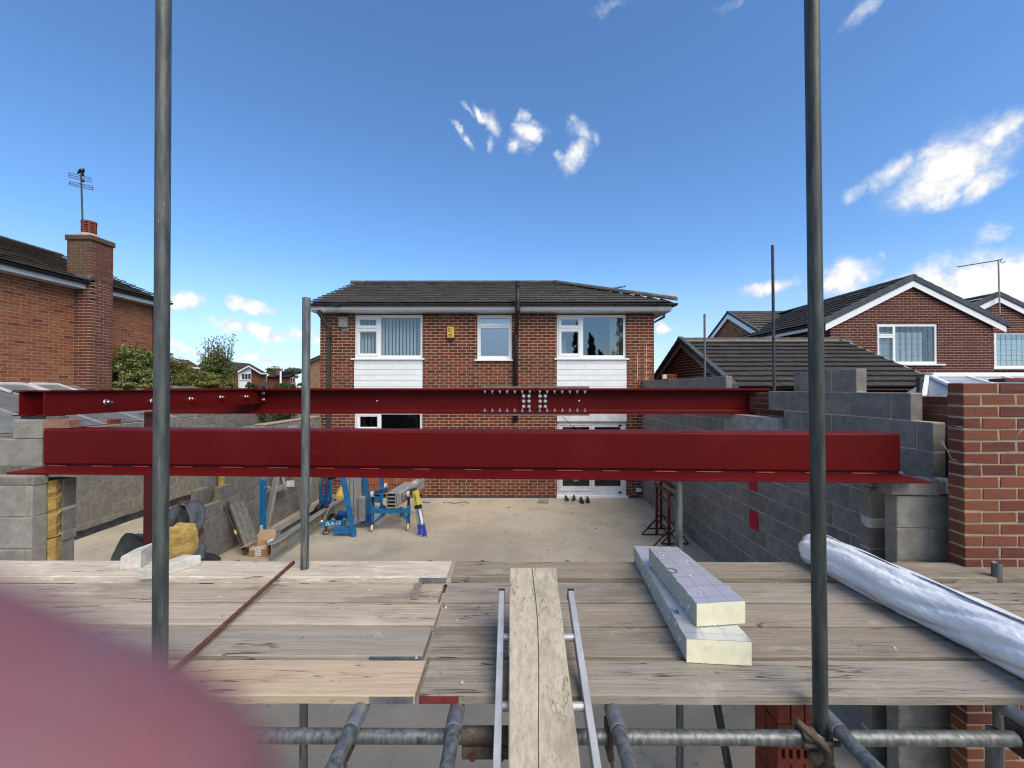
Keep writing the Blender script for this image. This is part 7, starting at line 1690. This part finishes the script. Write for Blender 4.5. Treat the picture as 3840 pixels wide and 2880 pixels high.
# shoes by the patio door
def shoe(label, px, py, rz, white):
    f_ = F(px, py); t_ = thing('shoe', label, 'shoe', f_); R_ = Matrix.Rotation(rz, 3, 'Z'); L_ = .29
    sec = [(0.0, .028, .02, .065), (.05, .042, .0, .075), (.12, .048, .0, .075), (.19, .042, .0, .095), (.25, .036, .0, .105), (.285, .024, .01, .10)]
    def shell(dw, z0f, z1f, nm, m):
        q = MB(); vs = []; fs = []; k_ = 10
        for (y, w_, zb_, zt_) in sec:
            for i in range(k_):
                a = 2 * math.pi * i / k_; zz_ = z0f(zb_) + (z1f(zt_) - z0f(zb_)) * (.5 + .5 * math.sin(a)); vs.append(f_ + R_ @ Vector((math.cos(a) * (w_ + dw) * (1 if math.sin(a) < .3 else .75), y, zz_)))
        for j in range(len(sec) - 1):
            for i in range(k_): fs.append((j * k_ + i, j * k_ + (i + 1) % k_, (j + 1) * k_ + (i + 1) % k_, (j + 1) * k_ + i))
        fs += [tuple(range(k_))[::-1], tuple((len(sec) - 1) * k_ + i for i in range(k_))]; q.add(vs, fs); q.build(nm, m, t_, smooth=True)
    shell(0, lambda z: .018, lambda z: z, 'upper', 'black'); shell(.004, lambda z: .001, lambda z: .028, 'sole', 'upvc_grey' if white else 'rubber')
    q = MB(); q.sphere(f_ + R_ @ Vector((0, .24, .098)), .028, 10, 6, (1, 1.2, .35)); q.build('opening', 'ink', t_)
shoe('black trainer with a pale sole by the patio door, leftmost of the four shoes', 2130, 1884, .08, True); shoe('black trainer with a pale sole by the patio door, right one of its pair', 2152, 1883, -.15, True)
shoe('plain black shoe by the patio door, left one of its pair', 2186, 1890, .05, False); shoe('plain black shoe by the patio door, rightmost of the four shoes', 2206, 1888, -.1, False)
c = F(2040, 1888); q = MB(); q.cbox(c.x - .11, c.x + .11, c.y, c.y + .10, .002, .10, .008, .01, random.Random(4)); tag(q.build('block_offcut', 'block_light'), 'small grey block offcut on the slab left of the shoes', 'block')
q = MB(); q.cbox(3.08, 3.20, 10.48, 10.595, .17, .26, .01, .004); tag(q.build('cable_box', 'upvc_grey'), 'small grey cable box on the house wall beside the right block wall', 'box')
c = F(1600, 1885); q = MB(); q.sphere((c.x, c.y, .03), .06, 8, 5, (1.6, 1, .5)); tag(q.build('rubble_lump', 'padstone'), 'pale lump of rubble on the slab near the house wall behind the step ladder', 'rubble')
# wire wall ties and a loose loop on the new brickwork
def wire(label, pts, name='wall_tie', r=.0014, m='alu_dull'):
    q = MB(); q.path(pts, r, 6); tag(q.build(name, m, smooth=True), label, 'wire')
wire('thin wire wall tie sticking out above the right block wall, topmost', [P(3600, 1472, 2.8), P(3560, 1474, 2.85), P(3520, 1480, 2.95), P(3455, 1484, 3.1)]); wire('wire wall tie from the new brick corner, level with its fifth course', [P(3612, 1602, 2.69), P(3575, 1597, 2.72), P(3540, 1600, 2.8), P(3490, 1597, 2.95)])
wire('bent wire wall tie hanging from the new brick corner, lowest', [P(3590, 1727, 2.70), P(3570, 1722, 2.68), P(3555, 1695, 2.66), P(3535, 1665, 2.66), P(3518, 1652, 2.68)]); wire('second strand of the bent wall tie on the new brick corner', [P(3556, 1698, 2.67), P(3545, 1675, 2.65), P(3532, 1650, 2.66)])
wire('loop of pale wire against the new brick wall at the right edge', [P(3850, 1600, 2.66), P(3820, 1625, 2.66), P(3808, 1645, 2.66), P(3818, 1656, 2.66), P(3850, 1650, 2.66)], 'wire_loop')
wire('thin cable hanging across the patio door from the splice plate', [P(2110, 1562, 6.0), P(2130, 1582, 6.3), P(2140, 1595, 6.6), P(2170, 1608, 7.2), P(2200, 1612, 7.9)], 'hanging_cable', .004, 'grey_plastic')
# grit, chips and dust on the boards
rr = random.Random(44); q = MB()
for i in range(240):
    x, y = rr.uniform(-2.6, 2.9), rr.uniform(1.6, 2.7); r = rr.uniform(.001, .0042) if i % 12 else rr.uniform(.004, .009); q.sphere((x, y, DZ + .002 + r * .4), r, 5, 3, (1, 1.2, .6))
tag(q.build('mortar_crumbs', 'white_block'), kind='stuff')
rr = random.Random(45); q = MB()
for i in range(420):
    x, y = rr.uniform(-7.8, 3.1), rr.uniform(3.4, 10.4); r = rr.uniform(.004, .018); q.sphere((x, y, r * .3), r, 5, 3, (1, 1.2, .6))
for i in range(120):
    x, y = rr.uniform(-3, 3), rr.uniform(2.4, 3.3); r = rr.uniform(.004, .016); q.sphere((x, y, -.06 if y < 2.86 else .0), r, 5, 3, (1, 1.2, .8))
tag(q.build('floor_grit', 'padstone'), kind='stuff')

# small litter on the slab: offcuts, cable, puddle stains
c = F(1260, 2075); q = MB(); q.bar(c, c + Vector((.10, .02, .004)), .02, .006); tag(q.build('timber_splinter', 'wood_new'), 'tiny wood splinter on the open slab in front of the standing lift', 'debris')
q = MB(); rr = random.Random(61); pts = [F(1660 + 9 * i, 1884 - 3 * math.sin(i * .9) + (i % 3), .006) for i in range(12)]; q.path(pts, .006, 6); tag(q.build('loose_cable', 'black', smooth=True), 'short black cable lying along the foot of the house wall', 'cable')
for (px, py, s_, lab) in ((1905, 1905, .05, 'small stone on the slab before the house wall'), (1790, 1960, .03, 'pebble on the middle of the slab'), (2230, 1985, .035, 'pebble on the right side of the slab'), (1480, 2060, .04, 'lump of mortar on the slab in front of the folded lift'), (2050, 2065, .03, 'chip of concrete near the back of the boards')):
    c = F(px, py); lump('stone', lab, [c, c + Vector((s_, -.2 * s_, 0)), c + Vector((s_ * 1.1, s_ * .7, 0)), c + Vector((.1 * s_, s_ * .8, 0))], s_ * .6, 'padstone', jit=s_ * .15, seed=px)
# ================================================================== the photographer's hand, one fingertip over the lens
hd = thing('hand', 'blurred pink fingertip of the photographer covering the lower left corner', 'hand', tuple(EYE + Vector((-.1, -.02, -.04))))
bm = bmesh.new(); ly_ = bm.verts.layers.skin.verify()
def jv(p, r, root=False):
    v = bm.verts.new(EYE + Vector(p)); v[ly_].radius = (r, r); v[ly_].use_root = root; return v
def chain(v0, ps):
    for p, r in ps:
        v = jv(p, r); bm.edges.new((v0, v)); v0 = v
    return v0
wrist = jv((-.150, -.060, -.100), .024, True)
palm = jv((-.124, -.030, -.062), .026); bm.edges.new((wrist, palm))
chain(wrist, [((-.175, -.110, -.160), .026), ((-.215, -.20, -.26), .033)])
def tipp(px, py, d): r = ray(px, py); return r * (d / r.y)
tp_ = tipp(930, 3640, .0185)
chain(palm, [((-.100, -.004, -.022), .0125), ((-.066, .0165, -.0098), .0102), ((-.036, .0195, -.0164), .0096), (tuple(tp_), .0088)])
chain(palm, [((-.100, -.006, -.048), .0128), ((-.060, .016, -.043), .0098), ((-.034, .021, -.046), .0088), ((-.012, .019, -.050), .0076)])
chain(palm, [((-.104, -.012, -.068), .0120), ((-.066, .012, -.066), .0094), ((-.042, .019, -.069), .0084), ((-.022, .017, -.072), .0072)])
chain(palm, [((-.112, -.020, -.086), .0105), ((-.080, .004, -.087), .0082), ((-.060, .011, -.090), .0073), ((-.043, .010, -.092), .0062)])
chain(palm, [((-.112, -.048, -.044), .0145), ((-.082, -.052, -.026), .0112), ((-.056, -.050, -.018), .0086)])
me = bpy.data.meshes.new('hand_body'); bm.to_mesh(me); bm.free(); me.materials.append(MT['skin'])
ho = bpy.data.objects.new('hand_body', me); COL.objects.link(ho); me.transform(Matrix.Translation(-WL[hd.name])); ho.parent = hd; WL[ho.name] = WL[hd.name]
sm = ho.modifiers.new('skin', 'SKIN'); sm.use_smooth_shade = True
ss = ho.modifiers.new('sub', 'SUBSURF'); ss.levels = 2; ss.render_levels = 2
# ================================================================== repeats share a group
GROUPS = {'scaffold_board': 'scaffold boards of the working deck', 'scaffold_standard': 'upright scaffold tubes', 'scaffold_transom': 'scaffold transoms under the boards', 'scaffold_ledger': 'scaffold ledgers', 'transom_clip': 'clip couplers on the transoms',
          'distant_house': 'houses far off on the left', 'shrub': 'shrubs behind the left wall', 'conifer': 'conifers behind the photographer', 'shoe': 'shoes by the patio door', 'steel_channel': 'steel channels leaning on the stepped wall',
          'steel_rod': 'steel rods leaning on the stepped wall', 'trestle': 'red steel trestles', 'insulation_board': 'foil faced insulation boards', 'perforated_brick': 'loose perforated bricks', 'wall_tie': 'wire wall ties', 'roof_aerial': 'roof aerials',
          'concrete_block': 'loose concrete blocks on the left pier', 'steel_packer': 'packers under the twin beam', 'block_wall': 'grey block walls of the extension', 'material_lift': 'blue material lifts', 'steel_i_beam': 'steel beams on the slab', 'padstone': 'concrete padstones',
          'steel_beam': 'red oxide beams', 'brick_house': 'brick houses', 'stone': 'stones on the slab'}
for o in SC.objects:
    if o.parent is None and 'label' in o:
        st = o.name.split('.')[0]
        if st in GROUPS: o['group'] = GROUPS[st]
